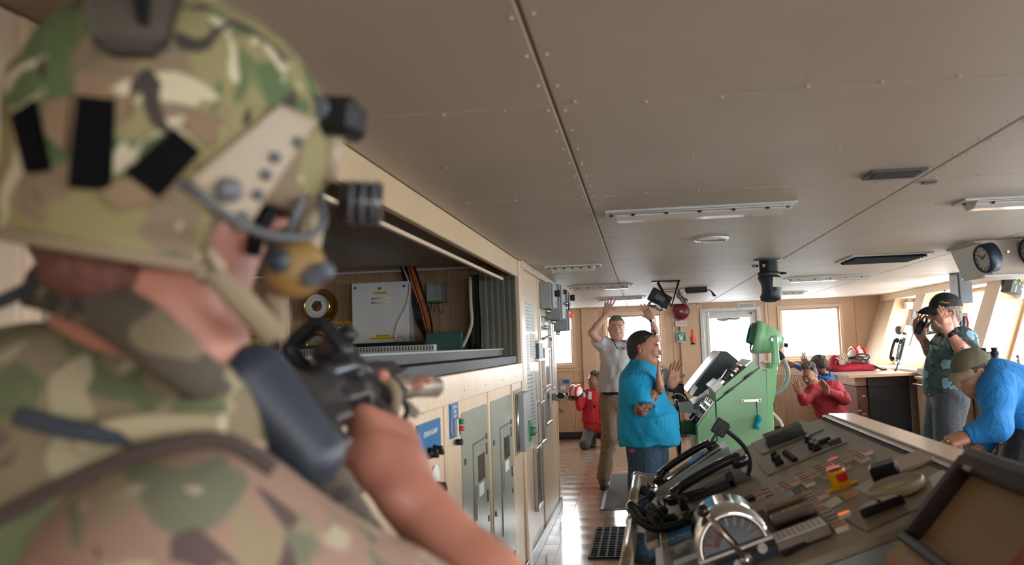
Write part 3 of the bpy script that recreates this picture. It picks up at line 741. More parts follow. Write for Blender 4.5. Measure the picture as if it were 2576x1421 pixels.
def wframe(label, uv0, uv1, fill=PAPER, lines=8, fr=.022, th=.03, glassy=True):
    y0, y1 = yx(*uv0), yx(*uv1); z1, z0 = zx(*uv0), zx(uv0[0], uv1[1])
    t = thing('document_frame', label, 'frame', (XL, (y0 + y1) / 2, z0))
    for lo, hi in (((y0, z0), (y1, z0 + fr)), ((y0, z1 - fr), (y1, z1)), ((y0, z0 + fr), (y0 + fr, z1 - fr)), ((y1 - fr, z0 + fr), (y1, z1 - fr))):
        MB().bb((XL, lo[0], lo[1]), (XL + th, hi[0], hi[1]), .003).build('rail', STEEL, t)
    MB().bb((XL, y0 + fr, z0 + fr), (XL + th * .4, y1 - fr, z1 - fr)).build('document', fill, t)
    for k in range(lines):
        z = z1 - fr - (k + 1) * (z1 - z0 - 2 * fr) / (lines + 1); b_ = random.uniform(.6, .9)
        MB().bb((XL + th * .4, y0 + fr + .02, z), (XL + th * .4 + .0006, y0 + fr + (y1 - y0 - 2 * fr) * b_, z + .006)).build('print_line', INK, t)
    if glassy: MB().bb((XL + th * .7, y0 + fr, z0 + fr), (XL + th * .75, y1 - fr, z1 - fr)).build('pane', CLEAR, t)
    return t
wframe('metal framed notice low on the maple partition', (1341, 1128), (1360, 1295), PAPER, 12)
wframe('small metal framed notice above the low frame', (1352, 1012), (1367, 1124), PAPER, 10)
wframe('tall glazed frame under the silver valve plate', (1362, 876), (1380, 980), PAPER, 8)
wframe('lower glazed frame beside the wall phone', (1366, 982), (1382, 1075), GPAPER, 8)
wframe('tall white framed poster near the end of partition', (1379, 805), (1391, 985), WHITE, 6)
t = thing('valve_plate', 'silver plate with chrome valves and tubes on partition', 'valve', (XL, 6.8, 1.55))
y0, y1, z1, z0 = yx(1357, 790), yx(1373, 790), zx(1357, 792), zx(1357, 870)
MB().bb((XL, y0, z0), (XL + .008, y1, z1), .002).build('plate', STEEL, t)
for k in range(3):
    yy = y0 + .07 + k * .09
    MB().tube(arc((XL + .03, yy, z1 - .10), (XL + .05, yy, z1 - .02), (XL + .012, yy + .02, z1 - .015), 6), .007, 6).build('chrome_tube', CHROME, t)
    MB().cyl((XL + .008, yy, z1 - .11), (XL + .06, yy, z1 - .11), .012, n=10).build('valve_body', CHROME, t)
MB().tube(arc((XL + .01, y0 + .1, z0 + .06), (XL + .09, y0 + .15, z0 + .10), (XL + .06, y0 + .25, z0 + .05), 6), .012, 8).build('spout', CHROME, t)
t = thing('key_holder', 'dark clip holder on the maple partition beside the charts', 'holder', (XL, 6.3, 1.4))
y0, y1, z1, z0 = yx(1346, 856), yx(1357, 856), zx(1346, 858), zx(1346, 910)
MB().bb((XL, y0, z0), (XL + .03, y1, z1), .004).build('back', GREYD, t)
for z in (z0, z1 - .02): MB().bb((XL, y0 - .02, z), (XL + .035, y1 + .02, z + .025), .003).build('clamp', STEEL, t)
t = thing('wall_phone', 'small grey and black holder jutting from end of partition', 'holder', (XL, 7.3, 1.05))
q = at(1390, 1000, X=XL)
MB().box((XL + .05, q.y, q.z), (.10, .12, .06), Matrix.Rotation(.25, 3, 'Y'), .008).build('cradle', GREY, t)
MB().box((XL + .085, q.y - .03, q.z + .02), (.06, .10, .05), Matrix.Rotation(.35, 3, 'Y'), .010).build('handset', BLACK, t)
# electrical boxes at the top of the partition
def ebox(label, y0, y1, z0, z1, dep, extras):
    t = thing('switch_box', label, 'switch box', (XL, (y0 + y1) / 2, z0))
    MB().bb((XL, y0, z0), (XL + dep, y1, z1), .006).build('body', GREY, t)
    MB().bb((XL + dep, y0 + .008, z0 + .008), (XL + dep + .018, y1 - .008, z1 - .008), .004).build('lid', GREY, t)
    xf = XL + dep + .018
    for kind, yy, z in extras:
        if kind == 'knob':
            MB().cyl((xf, yy, z), (xf + .02, yy, z), .03, .026, n=14).build('knob', BLACK, t); MB().box((xf + .03, yy, z), (.024, .015, .06)).build('knob_grip', BLACK, t)
        elif kind == 'red': MB().lathe([(.022, 0), (.022, .02), (.016, .032), (.001, .036)], (xf, yy, z), (1, 0, 0), 14).build('red_lamp', REDLIT if extras[0][0] == 'lit' else REDB, t)
        elif kind == 'tag': MB().bb((xf, yy - .03, z - .02), (xf + .002, yy + .03, z + .02)).build('red_tag', REDP, t)
        elif kind == 'plate': MB().bb((xf, yy - .05, z - .035), (xf + .002, yy + .05, z + .035)).build('name_plate', STEEL, t)
        elif kind == 'lever':
            MB().cyl((xf, yy, z), (xf + .04, yy, z), .014, n=10).build('lever_hub', STEEL, t); MB().box((xf + .045, yy, z - .03), (.012, .02, .07)).build('lever', BLACK, t)
    for z in (z0 - .02,):
        for k in range(2): MB().cyl((XL + .05, y0 + .08 + .12 * k, z0), (XL + .05, y0 + .08 + .12 * k, z0 - .035), .016, n=10).build('cable_gland', STEEL, t)
    return t
ebox('grey switch box with black rotary knob nearest the corner', 6.62, 6.93, 1.885, 2.11, .10, [('knob', 6.78, 2.02), ('tag', 6.8, 1.93)])
ebox('grey alarm box with dark red lamp on partition', 7.02, 7.34, 1.80, 2.12, .135, [('red', 7.2, 2.06), ('lever', 7.18, 1.95), ('plate', 7.18, 1.87)])
ebox('small grey box with lit red lamp at partition end', 7.40, 7.60, 1.70, 1.90, .16, [('lit', 0, 0), ('red', 7.5, 1.85), ('plate', 7.5, 1.77)])
ebox('small grey ribbed connector box under the ceiling', 7.42, 7.58, 1.93, 2.08, .17, [('knob', 7.5, 2.02)])

# ------------------------------------------------------------------ front (right) side with inclined windows
def lx(z): return 3.56 + .36 * (z - 1.08)
fr_ = sempty('wall_front', 'cream inclined window front of the wheelhouse', 'wall', (3.6, 5, 0))
SZ, HZ = 1.08, 2.08
def leanbox(y0, y1, z0, z1, d0, d1, mat, nm, parent, b=0):
    p8 = [(lx(z0) + d0, y0, z0), (lx(z0) + d1, y0, z0), (lx(z0) + d1, y1, z0), (lx(z0) + d0, y1, z0),
          (lx(z1) + d0, y0, z1), (lx(z1) + d1, y0, z1), (lx(z1) + d1, y1, z1), (lx(z1) + d0, y1, z1)]
    return MB().hexa(p8).build(nm, mat, parent)
posts = [13.02, 11.18, 8.92, 6.75, 4.55, 2.35, 0.15, -2.05, -3.5]
PW = .17
for k, yp in enumerate(posts):
    wdt = .10 if k == 0 else PW
    leanbox(yp - wdt, yp + wdt, SZ, CZ, 0, .40, BEIGE2, 'mullion', fr_)
    leanbox(yp - wdt - .012, yp + wdt + .012, SZ, CZ, -.012, 0, TRIM, 'mullion_cover', fr_)
leanbox(12.35, 13.1, SZ, CZ, .02, .40, BEIGE2, 'mullion', fr_)
leanbox(12.30, 13.1, SZ, CZ, -.005, .02, OAKL, 'corner_panel', fr_)
MB().bb((lx(HZ) - .02, YB, HZ), (4.6, YF, CZ), .004).build('header', BEIGE2, fr_)
MB().bb((3.46, YB, 1.02), (4.25, YF, SZ), .006).build('sill', pm('cream sill', (.62, .50, .38), .25), fr_)
MB().bb((3.60, YB, 0), (4.05, YF, 1.02)).build('lower_wall', OAKL, fr_)
wn_i = 4
for a_, b_ in zip(posts[1:], posts[:-1]):
    y0, y1 = a_ + PW, (b_ - PW if b_ < 13 else 12.35)
    if y1 - y0 < .5: continue
    wn = sempty('window_%d' % wn_i, 'inclined forward wheelhouse window', 'window', (3.95, (y0 + y1) / 2, SZ)); wn_i += 1
    for (ya, yb, za, zb) in ((y0, y1, SZ, SZ + .05), (y0, y1, HZ - .05, HZ), (y0, y0 + .05, SZ + .05, HZ - .05), (y1 - .05, y1, SZ + .05, HZ - .05)):
        leanbox(ya, yb, za, zb, .30, .36, TRIM, 'frame', wn)
    leanbox(y0, y1, SZ, HZ, .325, .332, GLASS, 'pane', wn)
# counter of instrument lockers below the windows
lk = thing('window_console', 'light oak locker bench with grab rail below front windows', 'console', (3.5, 8, 0))
for k in range(8):
    y0 = 1.0 + k * 1.13
    if 6.6 < y0 + .5 < 8.3: continue
    MB().bb((3.38, y0, .08), (3.58, y0 + 1.12, .985), .003).build('locker_front', OAKL, lk)
MB().bb((3.36, 1.0, .985), (3.60, 10.05, 1.02), .005).build('top', pm('cream laminate', (.58, .47, .36), .3), lk)
MB().bb((3.40, 1.0, 0), (3.6, 10.05, .08)).build('kick', BASEB, lk)
gr = MB(); gr.tube([(3.36, 9.9, .93), (3.29, 9.9, .93), (3.29, 9.1, .93), (3.36, 9.1, .93)], .014, 8); gr.build('grab_rail', STEEL, lk)
gr = MB(); gr.tube([(3.36, 8.2, .95), (3.27, 8.2, .95), (3.27, 5.8, .95), (3.36, 5.8, .95)], .018, 8); gr.build('grab_rail', STEEL, lk)
# ------------------------------------------------------------------ main control console (runs along the room, slopes to the aisle)
PO = Vector((0.93, 4.12, 1.15))                      # far end of the ridge
EV = Vector((-0.885, 0, -0.304)).normalized()        # down the slope, towards the aisle
EU = Vector((0, -1, 0))                              # towards the camera
EN = EV.cross(EU).normalized()
if EN.z < 0: EN = -EN
PWID, PLEN = 0.936, 1.98
RP = Matrix((EU, EV, EN)).transposed()
def onp(u, v, lift=0.0):
    r = RM @ Vector(((u - PCX) / F_PX, -(v - PCY) / F_PX, -1.0))
    t = ((PO + EN * lift) - CAM).dot(EN) / r.dot(EN)
    return CAM + r * t
def uv(u, v, lift=0.0):
    d = onp(u, v, lift) - PO; return d.dot(EU), d.dot(EV)
def P(a, b, h=0.0): return PO + EU * a + EV * b + EN * h
con = thing('control_console', 'long taupe bridge control console with sloping key panel', 'console', (.5, 3.1, 0))
cb = MB()
prof = [(0.93, 1.12), (0.93 + EV.x * PWID, 1.12 + EV.z * PWID), (0.02, .74), (0.12, .08), (.12, 0), (1.02, 0), (1.02, 1.10)]
cb.prism([(x, z) for x, z in prof], (0, 4.12, 0), (1, 0, 0), (0, 0, 1), (0, -1, 0), PLEN).build('body', GREYB, con)
MB().box(P(PLEN / 2, PWID / 2, -.014), (PLEN, PWID, .026), RP, .003).build('desk_panel', KHAKI, con)
MB().box((1.00, 4.12 - PLEN / 2, 1.146), (.13, PLEN + .01, .032), None, .006).build('ridge_cap', wood('console ridge', (.55, .42, .31), (.68, .54, .41), .18), con)
MB().box(P(PLEN / 2, .012, .004), (PLEN, .018, .012), RP, .002).build('ridge_strip', STEEL, con)
MB().box(P(PLEN / 2, .03, .001), (PLEN, .012, .004), RP, .001).build('ridge_groove', INK, con)
MB().bb((.12, 4.12 - PLEN - .012, .08), (1.02, 4.12 - PLEN, .86), .004).build('end_panel', GREYB, con)
MB().bb((.10, 4.12 - PLEN - .016, .865), (1.03, 4.12 - PLEN - .002, .875)).build('end_groove', INK, con)
def quadplate(name, pts, lift, th, mat, parent=con):
    c = [uv(*q, lift) for q in pts]
    m = MB(); m.prism([(a_, b_) for a_, b_ in c], P(0, 0, lift), EU, EV, EN, th); return m.build(name, mat, parent)
# hatch plate with the book, rotary switch inset
quadplate('hatch_plate', ((1890, 1117), (2020, 1057), (2072, 1081), (1918, 1144)), .001, .004, KHAKI2)
quadplate('switch_tray', ((1902, 1163), (2085, 1084), (2132, 1112), (1932, 1196)), .001, .005, KHAKI)
quadplate('switch_inset', ((1914, 1160), (2078, 1090), (2116, 1112), (1936, 1188)), .006, .001, KHAKI2)
def boxat(name, u, v, size, mat, lift=0.0, rz=0.0, parent=con, b=.002):
    c = onp(u, v, lift + size[2] / 2)
    return MB().box(c, size, RP @ Matrix.Rotation(rz, 3, 'Z'), b).build(name, mat, parent)
def knobat(u, v, r, h, mat=BLACK, name='rotary_switch', lift=.006, grip=True, parent=con):
    c = onp(u, v, lift)
    k = MB().cyl(c, c + EN * h * .6, r, r * .85, n=16).build(name, mat, parent)
    if grip: MB().box(c + EN * h * .8, (r * 1.9, r * .5, h * .6), RP @ Matrix.Rotation(.7, 3, 'Z'), .002).build('grip', mat, k)
    return k
for u, v in ((1953, 1158), (1962, 1168), (2036, 1112), (2050, 1120), (2057, 1132), (2046, 1128)): knobat(u, v, .020, .035)
for k in range(5): knobat(1977 + k * 6, 1143 + k * 4.2, .013, .030, grip=False, name='toggle_switch')
for u, v in ((2075, 1108), (2100, 1110)): boxat('rocker_switch', u, v, (.03, .05, .02), BLACK, .006)
# keys
KEYM = {'d': REDK, 'g': GREENK, 'o': ORANGEK, 'L': REDLIT, 'O': ORLIT, 'r': REDP, 'p': pm('pink key', (.45, .22, .2), .4)}
def key(u, v, c, w_=.022, l_=.037):
    p_ = onp(u, v, .006)
    k = MB(); k.box(p_ + EN * .001, (w_ * .92, l_ * 1.05, .016), RP, .002, 0)
    ko = k.build('key', pm('ivory key frame', (.74, .71, .64), .4) if 'ivory key frame' not in MATS else MATS['ivory key frame'], con)
    MB().box(p_ + EN * .0098, (w_ * .66, l_ * .88, .004), RP, .001).build('key_cap', KEYM[c], ko)
def keyrow(uv0, uv1, cols):
    n = len(cols)
    for i, c in enumerate(cols):
        t_ = i / max(1, n - 1); key(uv0[0] + (uv1[0] - uv0[0]) * t_, uv0[1] + (uv1[1] - uv0[1]) * t_, c)
Z4 = lambda x, y: (1560 + x / 3.543, 1020 + y / 3.543)
keyrow(Z4(1142, 832), Z4(1180, 888), 'dgg')
keyrow(Z4(1300, 770), Z4(1340, 828), 'ddd')
keyrow(Z4(1450, 708), Z4(1512, 762), 'dddd')
keyrow(Z4(1605, 632), Z4(1692, 706), 'ddddd')
keyrow(Z4(1755, 566), Z4(1848, 636), 'ddddd')
keyrow(Z4(1905, 494), Z4(2005, 562), 'Ldddd')
for q in ((1240, 830), (1403, 768), (1567, 700), (1725, 636)): key(*Z4(*q), 'r')
key(*Z4(1885, 567), 'L'); key(*Z4(2030, 495), 'p')
Z1 = lambda x, y: (2000 + x / 3.543, 1020 + y / 3.543)
keyrow(Z1(507, 432), Z1(620, 490), 'ddddd'); key(*Z1(652, 428), 'r')
keyrow(Z1(100, 795), Z1(212, 905), 'ogdgoo'); key(*Z1(250, 815), 'o')
keyrow(Z1(268, 953), Z1(415, 1100), 'ogdgoo'); key(*Z1(445, 985), 'O')
# label cards and papers
quadplate('label_card', (Z1(240, 880), Z1(370, 808), Z1(430, 860), Z1(300, 930)), .001, .001, PAPER)
quadplate('label_card', (Z1(530, 735), Z1(690, 640), Z1(780, 690), Z1(610, 785)), .001, .001, pm('mint card', (.50, .56, .46), .5))
quadplate('label_card', (Z1(400, 795), Z1(540, 740), Z1(590, 790), Z1(450, 850)), .001, .0012, pm('tan card', (.52, .36, .18), .5))
quadplate('label_card', (Z1(1190, 640), Z1(1330, 560), Z1(1390, 600), Z1(1230, 740)), .001, .001, PAPER)
quadplate('label_card', (Z1(700, 1040), Z1(860, 960), Z1(890, 990), Z1(740, 1070)), .001, .001, PAPER)
quadplate('inset_plate', (Z1(330, 940), Z1(770, 700), Z1(1150, 900), Z1(640, 1130)), .0005, .003, KHAKI2)
quadplate('flat_cover', (Z1(730, 545), Z1(1110, 430), Z1(1250, 485), Z1(870, 650)), .002, .012, pm('frosted cover', (.40, .32, .23), .3))
boxat('black_handle', 2225, 1183, (.07, .085, .05), BLACK, .002, .3, b=.006)
# two gauges with clear domes
def dome(u, v, r, nm):
    c = onp(u, v, .01)
    g = MB().lathe([(r, 0), (r, .018), (r * .97, .022), (r * .93, .022), (r * .92, .010)], c, EN, 32).build('meter_ring', pm('meter rim', (.40, .35, .26), .3), con)
    MB().lathe([(.001, .010), (r * .92, .010)], c, EN, 32).build('meter_face', pm('meter face ' + nm, (.42, .37, .26), .5), g)
    MB().lathe([(.001, .021), (r * .93, .021)], c, EN, 32).build('meter_glass', CLEAR, g)
    MB().box(c + EN * .0125, (.03, .05, .002), RP).build('meter_label', YLAB, g)
dome(2255, 1232, .086, 'round')
c0 = onp(2225, 1290, .004)
mb = MB(); mb.prism([(.045 * math.sin(PI * i / 14) , -.056 * math.cos(PI * i / 14)) for i in range(15)], c0, -EU, EV, EN, .03)
tq = mb.build('half_meter', pm('half meter face', (.46, .41, .30), .25), con)
MB().box(c0 + EN * .02 + EU * .006, (.012, .125, .026), RP, .002).build('black_bar', BLACK, tq)
MB().box(c0 + EN * .034 - EU * .018, (.034, .008, .004), RP).build('pointer', BLACK, tq)
quadplate('yellow_strip', (Z1(888, 925), Z1(970, 890), Z1(975, 908), Z1(893, 945)), .001, .002, YLAB)
# yellow emergency cover (stands up from the panel)
e0 = onp(2118, 1225, 0)
mb = MB(); mb.lathe([(.034, 0), (.030, .05), (.030, .060), (.025, .064), (.001, .064)], e0, EN, 20, 0)
yo = mb.build('emergency_stop_cover', YELLOW, con)
MB().lathe([(.001, .066), (.026, .066), (.028, .062)], e0, EN, 20).build('red_top', pm('dark red dome', (.22, .03, .02), .35), yo)
MB().box(e0 + EN * .038 + EU * .024 - EV * .008, (.024, .036, .028), RP @ Matrix.Rotation(-.3, 3, 'Z'), .004).build('red_button', REDP, yo)
MB().box(e0 + EN * .002, (.04, .11, .004), RP, .001).build('base_strip', YELLOW, yo)
# chain of dials in the middle: black module with two yellow marked bars and paper card
quadplate('module_base', ((1862, 1300), (2010, 1228), (2092, 1340), (1975, 1400)), .002, .012, BLACK)
quadplate('module_strip', ((1880, 1280), (1990, 1236), (2003, 1252), (1896, 1300)), .004, .012, pm('module grey', (.30, .26, .22), .4))
for (q, txt) in (((1975, 1272), 'PORT'), ((1993, 1292), 'STBD')):
    c_ = onp(*q, .03)
    bo = MB().box(c_, (.062, .135, .03), RP, .005).build('bar_key', pm('bar key ' + txt, (.16, .13, .11), .4), con)
    text(txt, .024, c_ + EN * .0158, EV * -1, EU * -1, YLAB, bo)
c_ = onp(2014, 1345, .02); MB().box(c_, (.10, .155, .03), RP, .004).build('card_box', pm('card box', (.20, .165, .13), .4), con)
MB().box(c_ + EN * .0162, (.09, .148, .002), RP).build('paper_card', PAPER, con)
for k in range(9): MB().box(c_ + EN * .0175 + EV * (-.06 + k * .015), (.07, .004, .0006), RP).build('print_line', GREY, con)
quadplate('blue_plate', ((1680, 1340), (1752, 1308), (1752, 1345), (1682, 1374)), .001, .003, BLUEP)
text('BOW THRUSTER', .020, onp(1716, 1345, .0055), EV * -1, EU * -1, PAPER, con)
quadplate('grey_plate', ((1682, 1390), (1740, 1362), (1772, 1421), (1700, 1440)), .001, .003, GREYD)
c_ = onp(1716, 1386, .004); MB().lathe([(.024, 0), (.024, .012), (.018, .016), (.001, .016)], c_, EN, 18).build('ring_button', GREY, con)
boxat('black_block', 1757, 1290, (.06, .08, .04), BLACK, .002)
boxat('black_block', 1860, 1266, (.05, .12, .02), BLACK, .002)
for q in ((1725, 1285), (1735, 1318)): knobat(*q, .018, .08, name='lever_knob', lift=.002, grip=False)
boxat('control_lever', 1725, 1275, (.022, .022, .09), BLACK, .01, b=.008)
# engine telegraph (chrome half drum with lever)
tl = thing('engine_telegraph', 'chrome half drum engine telegraph with black ball lever', 'telegraph', onp(1850, 1370, 0))
ZT = lambda x, y: (1740 + x / 8.825, 1260 + y / 8.825)
tc0 = onp(*ZT(945, 1015), .06)                                    # centre of the flat dial edge
ax = (EU * .99 - EN * .06).normalized()                             # drum axis: faces the camera and up
ex_ = (EV * -1 - ax * (EV * -1).dot(ax)).normalized(); ey_ = ax.cross(ex_)
if ey_.dot(EN) < 0: ey_ = -ey_
RT = .106
def ring(r, a): return ex_ * (r * math.cos(a)) + ey_ * (r * math.sin(a))
ang = [PI * i / 28 for i in range(29)]
mb = MB()
vv = []
for r, h in ((RT - .022, .002), (RT - .012, .012), (RT, .004), (RT + .004, -.03), (RT + .002, -.17), (RT - .02, -.185)):
    vv += [tc0 + ring(r, a_) + ax * h for a_ in ang]
n_ = len(ang)
mb.add(vv, [(j * n_ + i, j * n_ + i + 1, (j + 1) * n_ + i + 1, (j + 1) * n_ + i) for j in range(5) for i in range(n_ - 1)], 0, True)
mb.build('chrome_hood', CHROME, tl)
mb = MB(); mb.prism([((RT - .012) * math.cos(a_), (RT - .012) * math.sin(a_)) for a_ in ang], tc0 - ax * .01, ex_, ey_, ax, .008)
df = mb.build('dial_face', BLACKG, tl)
for k in range(9):
    a_ = PI * (k + .8) / 10; m_ = MB()
    m_.box(tc0 + ring(.072, a_), (.024, .0055, .002), Matrix((ring(1, a_), ring(1, a_ + PI / 2), ax)).transposed())
    m_.build('dial_mark', REDK if k > 5 else GREY, df)
for k in range(6):
    a_ = PI * (6.2 + k * .55) / 10; MB().box(tc0 + ring(.048, a_), (.016, .007, .002), Matrix((ring(1, a_), ring(1, a_ + PI / 2), ax)).transposed()).build('dial_mark', REDK, df)
RB = Matrix((ex_, ey_, ax)).transposed()
MB().box(tc0 - ey_ * .008, (RT * 2 + .01, .012, .02), RB, .002).build('dial_edge', STEEL, tl)
MB().box(tc0 - ey_ * .07 - ax * .015, (RT * 2 + .08, .09, .05), RB, .006).build('front_panel', NAVY, tl)
hub = tc0 - ey_ * .038 + ex_ * .018 + ax * .018
MB().lathe([(.019, 0), (.019, .012), (.015, .018), (.001, .020)], hub, ax, 20).build('lever_hub', STEEL, tl)
tip = tc0 + ring(RT + .012, PI * .60) + ax * .024
MB().cyl(hub + ax * .012, tip, .0075, .007, n=10).build('lever', STEELW, tl)
MB().ell(tip + (tip - hub).normalized() * .02, (.019, .019, .019)).build('lever_ball', BLACKG, tl)
for dx in (-.045, .085):
    MB().lathe([(.014, 0), (.014, .012), (.005, .012), (.005, .004), (.001, .004)], tc0 - ey_ * (.045 if dx < 0 else .025) + ex_ * (dx * .6 + .02) + ax * .010, ax, 14).build('socket', PVC, tl)
boxat('paint_corner', 1745, 1412, (.06, .12, .03), GREYB, .0, parent=con)
# chrome grab rails along the aisle edge
def rail(label, uvs, end):
    t = thing('grab_rail', label, 'rail', onp(*uvs[0]))
    a_, b_ = [at(*q, Z=.86) for q in uvs]
    MB().cyl(a_, b_, .024, n=16).build('tube', STEELW, t)
    for q in (a_, b_):
        MB().lathe([(.001, -.02), (.026, -.02), (.030, -.008), (.030, .008), (.026, .02), (.001, .02)], q, (b_ - a_).normalized(), 16).build('end_cap', STEEL, t)
    for q in ((a_, b_) if end else (a_,)):
        e_ = q + (b_ - a_).normalized() * .02
        m_ = MB(); m_.prism([(0, .03), (0, -.03), (.18, -.06), (.18, .0)], e_, (1, 0, 0), (0, 0, 1), (0, -1, 0), .012); m_.build('bracket', STEEL, t)
    return t
rail('upper chrome grab rail on aisle edge of the console', ((1603, 1200), (1591, 1275)), False)
rail('lower chrome grab rail nearest the camera on console edge', ((1592, 1312), (1568, 1480)), False)
mb = MB(); q0 = at(1606, 1202, Z=.86); mb.prism([(0, .02), (0, -.02), (.22, -.12), (.22, -.06)], q0, (1, 0, 0), (0, 0, 1), (0, -1, 0), .02); mb.build('side_bracket', STEEL, con)
boxat('edge_plate', 1640, 1330, (.5, .05, .03), STEEL, -.02, b=.004)
# book on the hatch plate
bk = thing('logbook', 'thick black hardbound book lying on the console hatch', 'book', onp(1975, 1100, .005))
cB = onp(1970, 1092, .029)
RBk = RP @ Matrix.Rotation(.05, 3, 'Z')
MB().box(cB + EN * .021, (.125, .185, .005), RBk, .001).build('cover', pm('book cloth', (.025, .028, .033), .5), bk)
MB().box(cB - EN * .021, (.135, .195, .005), RBk, .001).build('cover', MATS['book cloth'], bk)
MB().box(cB, (.115, .17, .040), RBk, .001).build('pages', pm('book pages', (.16, .16, .16), .8), bk)
MB().box(cB + RBk @ Vector((.061, 0, 0)), (.006, .185, .046), RBk, .002).build('spine', MATS['book cloth'], bk)
for k, tx in enumerate(('PUBLICATION', 'LIGHT LIST')):
    text(tx, .019, cB + EN * .0240 + EU * (.02 * k * 1.6 - .02) , EV * -1, EU * -1, YLAB, bk)
# ---- telephones
def handset(parent, a_, b_, up, r=.020, mat=BLACKG):
    a_, b_, up = Vector(a_), Vector(b_), Vector(up).normalized(); d = (b_ - a_)
    mid = (a_ + b_) / 2 + up * .035
    pts = spline([a_ + up * .012, a_ + d * .12 + up * .030, mid, b_ - d * .12 + up * .030, b_ + up * .012], 5)
    m_ = MB(); m_.tube(pts, [r * (1.15 if i < 4 or i > len(pts) - 5 else .85) for i in range(len(pts))], 10)
    for q in (a_, b_):
        x_ = -up
        m_.lathe([(.001, 0), (r * 1.35, 0), (r * 1.55, .012), (r * 1.5, .034), (r * 1.2, .040), (.001, .040)], q + up * .022, x_, 16)
    return m_.build('handset', mat, parent)
def ph_cord(parent, path, R, turns, r=.004):
    return MB().tube(coil(path, R, turns), r, 5).build('coiled_cord', BLACK, parent)
ph = thing('telephone', 'boxy grey telephone with raised black handset on far end of console', 'telephone', onp(1760, 1190, 0))
bx0 = onp(1742, 1205, 0)
RPh = Matrix((EU, EV, EN)).transposed()
def PH(a_, b_, h): return bx0 + EU * a_ + EV * b_ + EN * h
# wedge body
mb = MB(); wid = .17
prf = [(-.21, 0), (.20, 0), (.20, .02), (-.21, .10)]
mb.prism(prf, PH(-wid / 2, 0, 0), EV, EN, EU, wid); mb.build('body', GREYB, ph)
sl = (EV * .41 - EN * .10).normalized(); sn = EU.cross(sl) if EU.cross(sl).dot(EN) > 0 else sl.cross(EU)
RS = Matrix((EU, sl, sn)).transposed()
MB().box(PH(0, 0, .063), (.15, .37, .012), RS, .003).build('face_plate', STEEL, ph)
MB().box(PH(0, -.01, .071), (.12, .27, .012), RS, .003).build('dial_recess', BLACKG, ph)
MB().box(PH(.045, .07, .068), (.02, .12, .012), RS, .003).build('hook_button', STEEL, ph)
for k in range(3): MB().box(PH(.03, -.01 + k * .03, .077 - k * .006), (.06, .012, .01), RS, .002).build('dial_key', GREYD, ph)
handset(ph, PH(-.02, -.145, .105), PH(-.02, .145, .045), EN)
ph_cord(ph, [PH(-.02, .17, .04), PH(0, .24, .03), at(1640, 1245, Y=3.5), at(1612, 1268, Y=3.35)], .014, 18)
ph2 = thing('telephone', 'black handset telephone resting on a stand nearer the camera', 'telephone', onp(1800, 1235, 0))
bx0 = onp(1790, 1237, 0)
mb = MB(); mb.prism([(-.17, 0), (.15, 0), (.13, .012), (-.02, .03), (-.15, .04)], PH(-.05, 0, 0), EV, EN, EU, .08); mb.build('base', GREYD, ph2)
MB().box(PH(.07, -.09, .03), (.02, .03, .07), RP, .004).build('cradle_arm', BLACK, ph2)
MB().box(PH(.07, .0, .02), (.02, .20, .03), RP, .004).build('cradle_foot', BLACK, ph2)
MB().tube(spline([PH(.07, .02, .03), PH(.075, .07, .035), PH(.07, .12, .04)], 5), .012, 8).build('cradle_hook', BLACK, ph2)
handset(ph2, PH(.05, -.155, .082), PH(.05, .155, .034), EN, .024)
ph_cord(ph2, [PH(.05, .19, .04), PH(.06, .26, .03), at(1668, 1285, Y=3.1), at(1640, 1300, Y=3.0), at(1655, 1312, Y=2.9)], .017, 20, .005)
ph_cord(ph2, [at(1590, 1282, Y=3.1), at(1612, 1310, Y=3.0), at(1650, 1328, Y=2.95), at(1700, 1322, Y=2.95), at(1740, 1306, Y=2.98)], .012, 34, .0065)
ph_cord(ph2, [at(1585, 1270, Y=3.2), at(1625, 1292, Y=3.1), at(1660, 1305, Y=3.05), at(1700, 1300, Y=3.02)], .011, 26, .006)
# gooseneck microphone / lamp
gm = thing('gooseneck_lamp', 'black gooseneck console lamp with square head', 'lamp', onp(1860, 1205, 0))
g0 = onp(1862, 1207, .0)
yy = g0.y
GP = spline([g0, at(1882, 1190, Y=yy + .02), at(1886, 1160, Y=yy + .05), at(1876, 1130, Y=yy + .08), at(1855, 1105, Y=yy + .1), at(1828, 1083, Y=yy + .1)], 7)
MB().tube(GP, .010, 10).build('gooseneck', RUBBER, gm)
MB().box(g0 + EN * .01, (.05, .09, .024), RP, .006).build('base', BLACK, gm)
hd = at(1812, 1075, Y=yy + .1)
MB().box(hd, (.065, .05, .07), Matrix.Rotation(.6, 3, 'Y'), .006).build('head', BLACK, gm)
MB().box(hd + Vector((-.025, 0, -.028)), (.012, .055, .085), Matrix.Rotation(.6, 3, 'Y'), .003).build('shade_lip', BLACK, gm)
